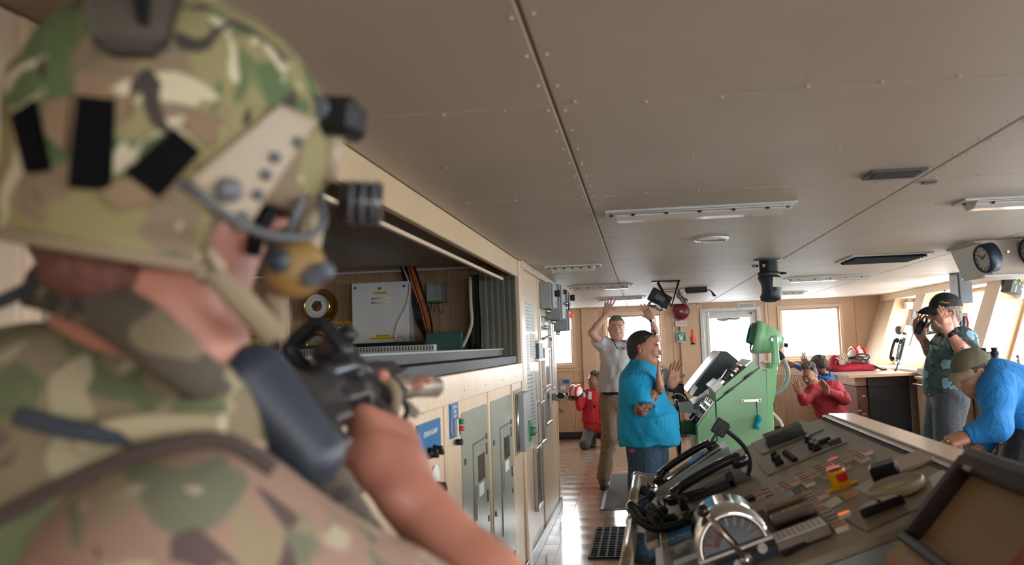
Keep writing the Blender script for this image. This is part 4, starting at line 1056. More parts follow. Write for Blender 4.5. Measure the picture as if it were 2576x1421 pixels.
# ------------------------------------------------------------------ near display console
dc = thing('display_console', 'dark framed display tilted toward the aisle nearest the camera', 'display', (.9, 1.6, 0))
d0, d1 = at(2418, 1142, Y=2.02), at(2256, 1352, Y=2.02)
dv = (d1 - d0); dl = dv.length; dvn = dv.normalized(); dn = dvn.cross(EU); dn = dn if dn.z > 0 else -dn
RD = Matrix((EU, dvn, dn)).transposed()
def D(a_, b_, h=0): return d0 + EU * a_ + dvn * b_ + dn * h
DL = .70
for nm, c, s_ in (('bezel', D(DL / 2, .016, -.02), (DL, .034, .05)), ('bezel', D(DL / 2, dl - .012, -.02), (DL, .026, .05)), ('bezel', D(.018, dl / 2, -.02), (.038, dl - .05, .05)), ('bezel', D(DL - .018, dl / 2, -.02), (.038, dl - .05, .05))):
    MB().box(c, s_, RD, .006).build(nm, pm('dark brown bezel', (.022, .014, .012), .5) if 'dark brown bezel' not in MATS else MATS['dark brown bezel'], dc)
MB().box(D(DL / 2, dl / 2, -.035), (DL - .06, dl - .04, .006), RD).build('screen', pm('display glass wood reflection', (.30, .20, .105), .3, var=.12, scale=3), dc)  # brown of the reflected wood is painted into the screen colour
MB().box(D(DL / 2, dl / 2, -.055), (DL, dl, .03), RD, .004).build('back_shell', GREYD, dc)
MB().box(D(DL / 2, -.012, -.035), (DL + .01, .03, .07), RD, .006).build('top_rim', GREYD, dc)
MB().box(D(.09, .03, .006), (.04, .012, .002), RD).build('name_plate', GREY, dc)
MB().box(D(.54, dl * .62, -.031), (.25, dl * .5, .002), RD).build('painted_screen_glare', pm('red brown painted glare', (.33, .10, .05), .25), dc)  # reddish glare painted as a thin patch over the screen
mb = MB(); lw_ = d1 + dvn * .02
prof = [(lw_.x, lw_.z - .03), (lw_.x - .01, lw_.z - .06), (lw_.x + .02, .72), (lw_.x + .02, .1), (lw_.x + .02, 0), (1.05, 0), (1.05, d0.z - .06), (d0.x + .03, d0.z - .06)]
mb.prism(prof, (0, 2.055, 0), (1, 0, 0), (0, 0, 1), (0, -1, 0), .9); mb.build('cabinet', pm('tan cabinet', (.40, .28, .17), .4), dc)
MB().bb((.80, 2.056, .0), (1.0, 2.062, .70)).build('hatch_panel', MATS['tan cabinet'], dc)
for q in ((2310, 1345), (2330, 1410)):
    c_ = at(*q, Y=2.06); MB().cyl(c_, c_ + Vector((0, -.05, 0)), .008, n=10).build('stud', BLACK, dc)

# ------------------------------------------------------------------ green steering stand
GY = 6.0
st = thing('steering_stand', 'mint green steering stand with white instrument panel', 'steering stand', (.75, 6.3, 0))
G = lambda x, y: at(1660 + x / 5.075, 860 + y / 5.075, Y=GY)
def gprof(pts, y0, dep, nm, mat, bev=True):
    m_ = MB(); q = [G(*p_) for p_ in pts]
    m_.prism([(p_.x, p_.z) for p_ in q], (0, y0, 0), (1, 0, 0), (0, 0, 1), (0, 1, 0), dep); return m_.build(nm, mat, st)
x_r = G(1342, 400).x
mp = [G(720, 765), G(1275, 332), G(1345, 402)]
m_ = MB(); m_.prism([(p_.x, p_.z) for p_ in mp] + [(x_r, 0), (G(715, 1200).x, 0)], (0, GY, 0), (1, 0, 0), (0, 0, 1), (0, 1, 0), .62); m_.build('main_body', GREEN, st)
lp = [G(480, 1080), G(705, 770)]
m_ = MB(); m_.prism([(lp[0].x, lp[0].z), (lp[1].x, lp[1].z), (G(712, 1200).x, 0.0), (G(490, 1200).x + .02, 0.0), (G(488, 1260).x, G(488, 1265).z)], (0, GY + .004, 0), (1, 0, 0), (0, 0, 1), (0, 1, 0), .60); m_.build('front_body', GREEN, st)
gprof([(712, 650), (1185, 255), (1262, 322), (718, 752)], GY + .002, .61, 'lid', GREEN)
for a0, a1 in (((830, 660), (945, 585)), ((1075, 470), (1190, 388))):
    p0, p1 = G(*a0), G(*a1); MB().tube([p0 - Vector((0, .006, 0)), p1 - Vector((0, .006, 0))], .010, 8).build('hinge', GREYD, st)
p0, p1 = G(722, 757), G(1272, 328); MB().tube([p0, p1], .006, 6).build('seam', INK, st)
# white instrument strip on the slope of the lower front
sd = (lp[1] - lp[0]).normalized(); sn_ = Vector((-sd.z, 0, sd.x)); Rs = Matrix((sd, Vector((0, 1, 0)), sn_)).transposed()
cS = (lp[0] + lp[1]) / 2 + Vector((0, .31, 0)); Ls = (lp[1] - lp[0]).length
MB().box(cS + sn_ * .008, (Ls * .96, .58, .016), Rs, .003).build('instrument_plate', STEEL, st)
for k in range(5):
    for j in range(4):
        MB().box(cS + sn_ * .022 + sd * (-Ls * .4 + k * Ls * .2) + Vector((0, -.22 + j * .14, 0)), (.03, .06, .02), Rs, .003).build('instrument_block', random.choice((WHITE, BLACK, GREYD, WHITE)), st)
for yv in (.05, .3): MB().cyl(lp[0] + sd * .03 + sn_ * .01 + Vector((0, yv, 0)), lp[0] + sd * .03 + sn_ * .06 + Vector((0, yv, 0)), .028, n=14).build('knob', BLACK, st)
# upper lid controls
lp2 = [G(712, 650), G(1185, 255)]; sd2 = (lp2[1] - lp2[0]).normalized(); sn2 = Vector((-sd2.z, 0, sd2.x)); Rs2 = Matrix((sd2, Vector((0, 1, 0)), sn2)).transposed()
MB().box(lp2[0].lerp(lp2[1], .10) + sn2 * .03 + Vector((0, .2, 0)), (.085, .38, .06), Rs2, .004).build('white_instrument', WHITE, st)
MB().box(lp2[0].lerp(lp2[1], .24) + sn2 * .018 + Vector((0, .18, 0)), (.07, .25, .036), Rs2, .004).build('chart_slot', STEEL, st)
MB().box(lp2[0].lerp(lp2[1], .55) + sn2 * .006 + Vector((0, .3, 0)), (.28, .52, .014), Rs2, .003).build('dark_panel', GREYD, st)
MB().box(lp2[0].lerp(lp2[1], .42) + sn2 * .035 + Vector((0, .1, 0)), (.10, .10, .05), Rs2 @ Matrix.Rotation(-.3, 3, 'Y'), .01).build('black_module', BLACK, st)
MB().box(lp2[0].lerp(lp2[1], .92) + sn2 * .008 + Vector((0, .3, 0)), (.07, .56, .016), Rs2, .003).build('end_plate', STEEL, st)
for k in range(6): MB().box(lp2[0].lerp(lp2[1], .5 + .06 * k) + sn2 * .02 + Vector((0, .05 + .02 * k, 0)), (.02, .04, .025), Rs2, .003).build('lever_switch', random.choice((BLACK, STEEL)), st)
MB().ell(lp2[0].lerp(lp2[1], .68) + sn2 * .022 + Vector((0, .02, 0)), (.006, .006, .006)).build('red_lamp', REDLIT, st)
# clip plate with teal float on the side
c_ = at(1660 + 1165 / 5.075, 860 + 748 / 5.075, Y=GY - .004)
MB().box(c_, (.15, .008, .024), None, .002).build('clip_plate', STEEL, st)
for dx in (-.062, .062): MB().cyl(c_ + Vector((dx, 0, 0)), c_ + Vector((dx, -.008, 0)), .007, n=8).build('bolt', GREYD, st)
kf = thing('key_float', 'teal foam key float hanging on a cord from green stand', 'float', c_ + Vector((.03, -.03, -.25)))
f0 = G(1262, 945); f1 = G(1222, 1108); off = Vector((0, -.03, 0))
MB().lathe([(.001, 0), (.021, .002), (.024, .012), (.024, .035), (.021, .04), (.021, .062), (.024, .066), (.024, .095), (.021, .104), (.001, .106)], f1 + off, f0 - f1, 18).build('foam_body', TEAL, kf)
MB().tube([f0 + off, G(1238, 920) + off, G(1236, 860) + off * .5, G(1230, 760) - Vector((0, .01, 0))], .003, 6).build('cord', BLACK, kf)
# steering wheel on the aisle side
wc = at(1728, 1075, Y=6.3); wc.x = G(485, 1100).x - .14
whl = thing('helm_wheel', 'black spoked steering wheel on green hub seen edge on', 'steering wheel', wc)
MB().tube([wc + Vector((0, .21 * math.cos(2 * PI * i / 28), .21 * math.sin(2 * PI * i / 28))) for i in range(28)], .016, 10, closed=True).build('rim', BLACKG, whl)
for k in range(4):
    a_ = PI / 4 + k * PI / 2; MB().cyl(wc, wc + Vector((0, .2 * math.cos(a_), .2 * math.sin(a_))), .011, n=8).build('spoke', CHROME, whl)
MB().cyl(wc + Vector((-.02, 0, 0)), wc + Vector((.15, 0, 0)), .05, .062, n=20).build('hub', GREEND, whl)
MB().lathe([(.05, 0), (.045, .02), (.001, .05)], wc + Vector((-.02, 0, 0)), (-1, 0, 0), 20).build('hub_cone', GREEND, whl)
MB().cyl(wc + Vector((.06, 0, 0)), wc + Vector((.07, 0, 0)), .066, n=20).build('collar', GREYD, whl)
# signal lamp on a green post
LY = 6.75
sl_ = thing('signal_lamp', 'mint green signal searchlight on a swivel post behind the stand', 'searchlight', at(1940, 1085, Y=LY))
L = lambda u, v: at(u, v, Y=LY)
hc = L(1912, 852); hx = (L(1975, 866) - L(1900, 850)); hx = hx.normalized()
k_ = LY / F_PX
MB().lathe([(37 * k_, -8 * k_), (41 * k_, -6 * k_), (41 * k_, 8 * k_), (38 * k_, 10 * k_), (38 * k_, 16 * k_), (33 * k_, 36 * k_), (22 * k_, 55 * k_), (15 * k_, 60 * k_), (15 * k_, 64 * k_), (.001, 66 * k_)], L(1903, 848), hx, 32).build('lamp_housing', GREEN, sl_)
MB().lathe([(.001, -4 * k_), (37 * k_, -6 * k_)], L(1903, 848), hx, 32).build('lens', pm('lamp lens', (.20, .26, .30), .1), sl_)
MB().lathe([(36 * k_, -6 * k_), (30 * k_, -20 * k_), (28 * k_, -20 * k_), (34 * k_, -5 * k_)], L(1903, 848), hx, 32, a0=-.6, a1=PI + .6).build('hood', GREEND, sl_)
MB().cyl(L(1972, 867), L(1982, 869), 5 * k_, n=12).build('end_knob', BLACK, sl_)
MB().box(L(1947, 905), (.05, .05, .27), Matrix.Rotation(.05, 3, 'Y'), .01).build('yoke', GREEN, sl_)
for u, v in ((1937, 854), (1948, 856)): MB().cyl(L(u, v) - Vector((0, .14, 0)), L(u, v) - Vector((0, .10, 0)), .016, n=12).build('bolt', STEEL, sl_)
m_ = MB(); m_.box(L(1945, 880) - Vector((0, .13, 0)), (.05, .02, .24), Matrix.Rotation(-.02, 3, 'Y'), .008); m_.build('yoke_arm', GREEN, sl_)
MB().cyl(L(1940, 948), L(1943, 915), .045, .05, n=18).build('post_collar', GREEN, sl_)
m_ = MB(); q = [L(1925, 925), L(1947, 928), L(1950, 945), L(1948, 985), L(1935, 1035), L(1927, 1042)]
m_.prism([(p_.x, p_.z) for p_ in q] , (0, LY - .08, 0), (1, 0, 0), (0, 0, 1), (0, 1, 0), .16); m_.build('post_bracket', GREEN, sl_)
MB().bb((L(1925, 1000).x - .02, LY - .07, 0), (L(1925, 1000).x + .05, LY + .07, L(1925, 930).z), .006).build('post', GREEN, sl_)
MB().tube(spline([L(1958, 890), L(1972, 908), L(1982, 935), L(1977, 965), L(1960, 985), L(1948, 990)], 7), .020, 10).build('power_hose', GREY, sl_)
MB().tube(spline([L(1956, 887), L(1963, 893), L(1970, 902)], 4), .026, 10).build('hose_boot', BLACK, sl_)
MB().tube(spline([L(1930, 1025), L(1945, 1040), L(1962, 1058), L(1970, 1078), L(1972, 1110)], 6), .012, 8).build('white_cable', PVC, sl_)
# ------------------------------------------------------------------ radar console behind the stand
RY = 7.1
rd = thing('radar_console', 'grey radar console with tilted black display behind the stand', 'radar console', (.6, 7.4, 0))
Rr = lambda x, y: at(1660 + x / 5.075, 860 + y / 5.075, Y=RY)
def rprof(pts, y0, dep, nm, mat):
    m_ = MB(); q = [Rr(*p_) for p_ in pts]; m_.prism([(p_.x, p_.z) for p_ in q], (0, y0, 0), (1, 0, 0), (0, 0, 1), (0, 1, 0), dep); return m_.build(nm, mat, rd)
rprof([(350, 640), (760, 115), (860, 122), (1000, 240), (1000, 300), (480, 700), (420, 690)], RY, .62, 'display_hood', pm('radar navy', (.025, .032, .045), .4))
rprof([(345, 635), (752, 118), (770, 128), (372, 655)], RY - .012, .64, 'display_bezel', pm('radar bezel', (.36, .37, .38), .25))
rprof([(395, 600), (440, 545), (485, 580), (410, 690), (375, 660)], RY - .02, .05, 'corner_latch', STEEL)
rprof([(150, 770), (400, 760), (430, 800), (440, 900), (390, 910), (240, 890)], RY, .62, 'desk', GREYB)
rprof([(150, 690), (340, 690), (372, 752), (190, 758)], RY + .02, .5, 'control_pad', BLACK)
rprof([(420, 800), (640, 690), (620, 780), (520, 880), (440, 880)], RY + .02, .58, 'lower_slope', GREYD)
q0, q1 = Rr(420, 900), Rr(1000, 300)
MB().bb((q0.x, RY + .03, 0), (q1.x, RY + .6, Rr(440, 880).z), .004).build('pedestal', GREYB, rd)
tb = Rr(225, 740); MB().tube([tb + Vector((.07 * math.cos(PI * i / 10), -.0 + .0, .055 * math.sin(PI * i / 10))) for i in range(11)], .007, 8).build('grab_hoop', STEEL, rd)
for dx in (-.05, .0, .06): MB().cyl(tb + Vector((dx, .03, .01)), tb + Vector((dx, .03, .05)), .018, n=12).build('knob', BLACK, rd)
q = Rr(240, 610); MB().box(q + Vector((0, .1, 0)), (.10, .1, .10), None, .01).build('black_handset', BLACK, rd)
q = Rr(80, 470); MB().box(q + Vector((0, .4, 0)), (.06, .1, .16), None, .006).build('grey_unit', GREY, rd)
# ------------------------------------------------------------------ ceiling fittings
def ceil_light(label, x0, x1, y, wd=.17, group='ceiling light fittings', dep=.045):
    t = thing('ceiling_light', label, 'ceiling light', ((x0 + x1) / 2, y, CZ), group)
    MB().bb((x0, y - wd / 2, CZ - .012), (x1, y + wd / 2, CZ), .003).build('base_plate', WHITED, t)
    m_ = MB(); xa, xb = x0 + .055, x1 - .055
    prof = [(wd / 2 - .012, -.012), (wd / 2 - .02, -.030), (wd / 2 - .05, -dep), (-wd / 2 + .05, -dep), (-wd / 2 + .02, -.030), (-wd / 2 + .012, -.012)]
    m_.prism([(a_, b_) for a_, b_ in prof], (xa, y, CZ), (0, 1, 0), (0, 0, 1), (1, 0, 0), xb - xa)
    m_.build('diffuser', pm('diffuser acrylic', (.66, .64, .60), .12, var=.04) if 'diffuser acrylic' not in MATS else MATS['diffuser acrylic'], t)
    MB().bb((xa, y - wd / 2 + .006, CZ - .022), (xb, y - wd / 2 + .02, CZ - .012), .002).build('edge_rail', STEEL, t)
    MB().bb((xa, y + wd / 2 - .02, CZ - .022), (xb, y + wd / 2 - .006, CZ - .012), .002).build('edge_rail', STEEL, t)
    for k in range(5):
        for sy in (-1, 1):
            c_ = (xa + (xb - xa) * (k + .5) / 5, y + sy * (wd / 2 - .013), CZ - .022); MB().cyl(c_, (c_[0], c_[1], CZ - .030), .008, n=8).build('clip', BLACK, t)
    for X in (x0 + .028, x1 - .028): MB().cyl((X, y, CZ - .012), (X, y, CZ - .018), .010, n=8).build('mount_screw', BLACK, t)
ceil_light('long ceiling light with clear cover nearest the camera', -.14, .74, 3.66)
ceil_light('long ceiling light partly cut off at right edge of view', 1.55, 2.43, 3.85)
ceil_light('ceiling light beside the maple partition head trim', -.72, -.28, 6.02)
ceil_light('ceiling light further along the partition beyond the first', -.75, -.05, 8.2)
ceil_light('distant ceiling light above the raised hands', -.6, .1, 10.4)
ceil_light('distant ceiling light near the two radio brackets', .15, .5, 9.35)
ceil_light('long ceiling light right of the hanging periscope', 1.55, 2.45, 8.35)
ceil_light('distant ceiling light above the crouching men', 1.7, 2.3, 10.9)
t = thing('ceiling_vent', 'small dark slotted vent beside ceiling seam', 'vent', (1.0, 3.07, CZ))
MB().bb((.905, 3.0, CZ - .010), (1.115, 3.15, CZ), .003).build('frame', GREYD, t)
for k in range(3): MB().bb((.925, 3.022 + k * .04, CZ - .0145), (1.095, 3.044 + k * .04, CZ - .010), .001).build('slat', pm('dark slat', (.05, .048, .045), .5) if 'dark slat' not in MATS else MATS['dark slat'], t)
MB().box((1.22, 3.3, CZ - .004), (.055, .035, .008), None, .002).build('clip_plate', GREYD, t)
t = thing('ceiling_speaker', 'round flush ceiling speaker with white rim', 'speaker', (.455, 4.78, CZ))
MB().lathe([(.11, 0), (.11, -.006), (.104, -.012), (.088, -.012), (.086, -.006)], (.455, 4.78, CZ), n=36).build('rim', WHITE, t)
MB().lathe([(.001, -.007), (.086, -.007)], (.455, 4.78, CZ), n=36).build('grille', pm('speaker mesh', (.42, .44, .46), .5, bump=.3, bscale=400), t)
for k in range(4):
    a_ = .5 + k * PI / 2; MB().cyl((.455 + .097 * math.cos(a_), 4.78 + .097 * math.sin(a_), CZ - .012), (.455 + .097 * math.cos(a_), 4.78 + .097 * math.sin(a_), CZ - .015), .006, n=8).build('screw', BLACK, t)
t = thing('ceiling_vent', 'wide dark louvred air vent near the clock recess', 'vent', (1.98, 6.5, CZ))
MB().bb((1.68, 6.22, CZ - .012), (2.30, 6.78, CZ), .003).build('frame', WHITED, t)
MB().bb((1.71, 6.25, CZ - .014), (2.27, 6.75, CZ - .011)).build('throat', BLACK, t)
for k in range(6): MB().box((1.99, 6.29 + k * .085, CZ - .018), (.55, .05, .006), Matrix.Rotation(.5, 3, 'X'), .001).build('slat', GREYD, t)
# hanging periscope of the magnetic compass
pr = at(1932, 652, Z=CZ)
t = thing('compass_periscope', 'black compass periscope hanging from ceiling with taped card', 'periscope', (pr.x, pr.y, CZ))
X_, Y_ = pr.x, pr.y; s_ = Y_ / F_PX
MB().lathe([(35 * s_, 0), (35 * s_, -.012), (.001, -.012)], (X_, Y_, CZ), n=32).build('flange', GREYD, t)
MB().lathe([(22.5 * s_, -.012), (22.5 * s_, -.12)], (X_, Y_, CZ), n=28).build('tube', BLACK, t)
MB().lathe([(22.5 * s_, -.10), (27 * s_, -.105), (27 * s_, -.135), (24 * s_, -.14)], (X_, Y_, CZ), n=28).build('clamp_ring', pm('olive bronze', (.06, .065, .045), .4, .5), t)
MB().cyl((X_ + .08, Y_, CZ - .115), (X_ + .135, Y_, CZ - .118), .010, n=10).build('clamp_screw', BLACK, t)
MB().cyl((X_ - .08, Y_, CZ - .05), (X_ - .13, Y_, CZ - .05), .011, n=10).build('side_pin', STEEL, t)
m_ = MB(); vs_ = []; N = 28
prof = [(28, -.14), (29, -.15), (29, -.20), (28.5, -.26), (27.5, -.30), (24, -.325), (12, -.34), (.1, -.342)]
for r_, h in prof:
    for i in range(N):
        a_ = 2 * PI * i / N; rx = r_ * s_ * math.cos(a_)
        if rx < 0: rx *= 1 - .42 * math.exp(-((h + .235) / .05) ** 2)
        vs_.append((X_ + rx, Y_ + r_ * s_ * math.sin(a_), CZ + h))
m_.add(vs_, [(j * N + i, j * N + (i + 1) % N, (j + 1) * N + (i + 1) % N, (j + 1) * N + i) for j in range(len(prof) - 1) for i in range(N)], 0, True)
m_.build('eyepiece_hood', NAVY, t)
MB().box((X_ + .045, Y_ - .086, CZ - .19), (.075, .004, .075), Matrix.Rotation(.35, 3, 'Z') @ Matrix.Rotation(.1, 3, 'Y')).build('taped_card', pm('cream card', (.62, .60, .50), .6), t)
MB().cyl((X_ + .02, Y_ - .082, CZ - .245), (X_ + .02, Y_ - .097, CZ - .245), .016, n=12).build('knob', BLACK, t)
MB().box((X_ - .045, Y_ - .064, CZ - .055), (.02, .004, .025)).build('label', GREY, t)
# VHF set on a ceiling bracket
RYY = 7.9
c0 = at(1660, 750, Y=RYY)
t = thing('radio_set', 'black radio set on a tilted ceiling bracket with curly cord', 'radio', (c0.x, RYY, CZ))
Ry = Matrix.Rotation(math.radians(32), 3, 'Y')
MB().box(c0 + Vector((0, .09, -.0)), (.22, .18, .14), Ry, .006).build('case', BLACK, t)
q = at(1628, 735, Y=RYY)
b0, b1, b2 = at(1640, 722, Y=RYY), at(1712, 722, Y=RYY), at(1690, 775, Y=RYY)
b0.z = b1.z = CZ
MB().bb((b0.x, RYY + .02, CZ - .012), (b1.x, RYY + .16, CZ), .002).build('bracket_plate', BLACK, t)
for dy in (-.006, .18):
    MB().tube([b1 + Vector((-.01, dy, -.006)), b2 + Vector((0, dy, .02)), b0 + Vector((.06, dy, -.006))], .010, 6).build('bracket_arm', BLACK, t)
MB().box(c0 + Ry @ Vector((.0, -.004, .0)), (.10, .006, .06), Ry, .002).build('front_panel', GREYD, t)
MB().tube(coil([at(1660, 760, Y=RYY - .02), at(1640, 757, Y=RYY - .03), at(1633, 768, Y=RYY - .03), at(1650, 772, Y=RYY - .02)], .012, 14), .004, 5).build('coiled_cord', BLACK, t)
MB().tube(spline([at(1655, 765, Y=RYY), at(1666, 775, Y=RYY), at(1662, 781, Y=RYY), at(1650, 775, Y=RYY)], 5), .006, 6).build('cable', BLACK, t)
for k in range(4):
    MB().tube(spline([at(1708, 728, Y=RYY + .05), at(1716 - 4 * k, 742 + 2 * k, Y=RYY + .05), at(1722 + 2 * k, 752, Y=RYY + .05), at(1714 + 3 * k, 758 + 4 * (k % 2), Y=RYY + .1), at(1702 + 4 * k, 736, Y=RYY + .1)], 5), .005, 6).build('cable', BLACK if k % 2 else GREY, t)
a_, b_ = at(1722, 721, Y=9.2), at(1778, 736, Y=9.2)
t = thing('junction_box', 'flat black junction box with loose wires under ceiling', 'box', ((a_.x + b_.x) / 2, 9.2, CZ))
MB().bb((a_.x, 9.1, b_.z), (b_.x, 9.3, CZ), .006).build('body', BLACK, t)
for k in range(4): MB().tube(spline([(b_.x, 9.15 + .03 * k, b_.z + .03), (b_.x + .04, 9.15, b_.z + .02), (b_.x + .07 + .01 * k, 9.15, b_.z - .05)], 5), .006, 5).build('wire', BLACK if k % 2 else REDB, t)
# recess box with clock instruments
rx0 = at(2348, 650, Z=CZ)
t = thing('instrument_recess', 'beige ceiling console box holding round instruments', 'ceiling box', (3.0, 6.6, CZ))
ra, rb = at(2300, 650, Y=6.55), at(2490, 690, Y=6.55)
# instruments mounted on a sloping face hung from ceiling
cc = at(2518, 644, Y=5.6); cr_ = 33 / F_PX * 5.6
m_ = MB(); m_.prism([(2.35, CZ), (cc.x + .9, CZ), (cc.x + .9, cc.z - .13), (cc.x - .05, cc.z - .135), (cc.x - .13, CZ - .02), (2.35, CZ - .012)], (0, 5.62, 0), (1, 0, 0), (0, 0, 1), (0, 1, 0), .5); m_.build('box', CEILM, t)
MB().bb((cc.x - .12, 5.60, cc.z - .140), (cc.x + .9, 5.64, cc.z - .125), .003).build('edge_trim', WHITE, t)
axd = Vector((-.97, -.16, -.18)).normalized()
def gauge(label, c, r):
    g = thing('round_gauge', label, 'gauge', c, 'ceiling instruments')
    MB().lathe([(.001, -.02), (r * 1.08, -.02), (r * 1.08, .05), (r, .065), (r * .9, .065), (r * .86, .055)], c, axd, 32).build('case', NAVY, g)
    MB().lathe([(.001, .056), (r * .86, .056)], c, axd, 32).build('dial', pm('dial beige', (.40, .36, .29), .4) if 'dial beige' not in MATS else MATS['dial beige'], g)
    x_, y_, _ = frame(axd)
    for a_ in (.6, 2.4): MB().cyl(c + axd * .058, c + axd * .058 + (x_ * math.cos(a_) + y_ * math.sin(a_)) * r * .5, .004, n=6).build('hand', INK, g)
    for k in range(12): MB().box(c + axd * .057 + (x_ * math.cos(k * PI / 6) + y_ * math.sin(k * PI / 6)) * r * .72, (.01, .01, .002), Matrix((x_, y_, axd)).transposed()).build('scale_mark', INK, g)
    MB().cyl(c + Vector((.10, -.02, .03)), c + Vector((.10, -.05, .03)), .010, n=8).build('screw', STEEL, g)
gauge('round black rimmed clock under ceiling at right edge', cc + Vector((-.09, -.04, -.01)), cr_)
gauge('second round black gauge cut off by right edge', cc + Vector((.20, -.08, .02)), cr_)

# ------------------------------------------------------------------ far bulkhead fittings
Yw = YF - .05
bc = at(1713, 783, Y=Yw - .03)
t = thing('alarm_bell', 'maroon round alarm bell on the end bulkhead pillar', 'bell', (bc.x, Yw, bc.z))
MB().lathe([(.140, .02), (.142, .03), (.125, .058), (.08, .075), (.022, .080)], (bc.x, Yw, bc.z), (0, -1, 0), 36).build('gong', REDB, t)
MB().lathe([(.028, .078), (.028, .088), (.012, .09), (.012, .098), (.001, .098)], (bc.x, Yw, bc.z), (0, -1, 0), 16).build('hub_nut', STEEL, t)
MB().lathe([(.001, 0), (.06, 0), (.06, .03)], (bc.x, Yw, bc.z), (0, -1, 0), 20).build('base', GREYD, t)
def sign(name, label, uv0, uv1, mat, Y_=Yw):
    a_, b_ = at(*uv0, Y=Y_), at(*uv1, Y=Y_); t = thing(name, label, 'sign', ((a_.x + b_.x) / 2, Y_, b_.z))
    MB().bb((a_.x, Y_ - .004, b_.z), (b_.x, Y_, a_.z), .001).build('plate', mat, t); return t, a_, b_, Y_ - .0045
t, a_, b_, y_ = sign('alarm_sign', 'white sign with red lettering below the alarm bell', (1699, 808), (1729, 820), PAPER)
text('GENERAL ALARM\nWHEN BELL RINGS\nGO TO YOUR STATION', .0205, ((a_.x + b_.x) / 2, y_, (a_.z + b_.z) / 2), (1, 0, 0), (0, 0, 1), REDINK, t, space=.95)
t, a_, b_, y_ = sign('muster_sign', 'green lifejacket sign with white border on pillar', (1701, 835), (1727, 860), PAPER)
MB().bb((a_.x + .008, y_ - .001, b_.z + .008), (b_.x - .008, y_ + .0005, a_.z - .008)).build('green_field', SIGNG, t)
cx_, cz_ = (a_.x + b_.x) / 2, (a_.z + b_.z) / 2
def flat(nm, pts, m): MB().prism(pts, (cx_, y_ - .001, cz_), (1, 0, 0), (0, 0, 1), (0, -1, 0), .001).build(nm, m, t)
flat('vest_symbol', [(-.03, -.055), (.025, -.055), (.03, -.03), (.02, .0), (.0, .01), (-.02, .0), (-.032, -.03)], PAPER)
flat('arm_symbol', [(-.03, -.01), (-.045, .035), (-.035, .04), (-.012, .0)], PAPER)
flat('arrow_symbol', [(-.025, .035), (.01, .06), (.018, .052), (-.012, .03), (-.008, .02), (-.032, .024), (-.03, .045)], PAPER)
flat('arrow_symbol', [(.0, .012), (.034, .045), (.026, .052), (.055, .058), (.048, .03), (.042, .037), (.008, .004)], PAPER)
flat('person_symbol', [(.005, .0), (.035, .012), (.04, .004), (.015, -.01)], PAPER)
MB().bb((a_.x + .015, y_ - .002, b_.z + .012), (b_.x - .015, y_, b_.z + .018)).build('caption_line', PAPER, t)
t, a_, b_, y_ = sign('door_label', 'small white label above the weather door', (1826, 774), (1844, 778.5), PAPER, YF)
text('WEATHER', .02, ((a_.x + b_.x) / 2, y_, (a_.z + b_.z) / 2), (1, 0, 0), (0, 0, 1), INK, t)
t, a_, b_, y_ = sign('notice_plate', 'white printed notice plate above the door corner', (1856, 759), (1902, 775), PAPER, YF)
text('IN PORT RULES', .017, ((a_.x + b_.x) / 2, y_, a_.z - .018), (1, 0, 0), (0, 0, 1), INK, t)
for k in range(4): MB().bb((a_.x + .02, y_ - .0005, a_.z - .045 - k * .014), (b_.x - .02 - .03 * (k % 2), y_, a_.z - .039 - k * .014)).build('print_line', GREYD, t)
fc = at(1743, 845, Y=YF - .05)
t = thing('flashlight', 'orange upright flashlight hung beside the weather door', 'flashlight', (fc.x, YF - .05, fc.z - .13))
MB().lathe([(.001, -.135), (.035, -.135), (.037, -.12), (.037, -.11), (.032, -.10), (.032, -.01), (.030, .0), (.022, .02), (.020, .08), (.022, .09), (.016, .10), (.004, .105), (.003, .135), (.001, .136)], fc, n=20).build('barrel', ORANGE, t)
MB().lathe([(.001, -.14), (.036, -.14), (.038, -.13), (.038, -.112)], fc, n=20).build('lens_cap', BLACK, t)
MB().box(fc + Vector((.038, 0, -.05)), (.016, .02, .06), None, .004).build('switch', ORANGE, t)
MB().box(fc + Vector((-.036, .02, -.05)), (.016, .05, .07), None, .003).build('bracket', GREYD, t)
# intercom panel by left window
a_, b_ = at(1405, 953, Y=YF - .08), at(1436, 1000, Y=YF - .08)
t = thing('intercom_panel', 'grey intercom panel with blue label under the left window', 'control panel', ((a_.x + b_.x) / 2, YF, b_.z))
MB().bb((a_.x - .15, YF - .08, b_.z), (b_.x, YF, a_.z), .006).build('case', GREY, t)
MB().bb((b_.x - .12, YF - .084, a_.z - .08), (b_.x - .02, YF - .08, a_.z - .02)).build('blue_label', BLUEP, t)
for k in range(3): MB().box((b_.x - .16 + k * .03, YF - .086, a_.z - .15), (.022, .012, .07), None, .003).build('switch', CUPW, t)
for k in range(2): MB().cyl((b_.x - .05 - k * .1, YF - .08, b_.z + .06), (b_.x - .05 - k * .1, YF - .10, b_.z + .06), .02, n=12).build('knob', BLACK, t)
t = thing('wall_hook', 'small dark hook on wainscot under the left window', 'hook', at(1409, 1035, Y=YF))
q = at(1409, 1035, Y=YF); MB().tube([q + Vector((0, -.002, .05)), q + Vector((0, -.03, 0)), q + Vector((.03, -.04, -.02)), q + Vector((.04, -.02, .02))], .007, 6).build('hook', BLACK, t)
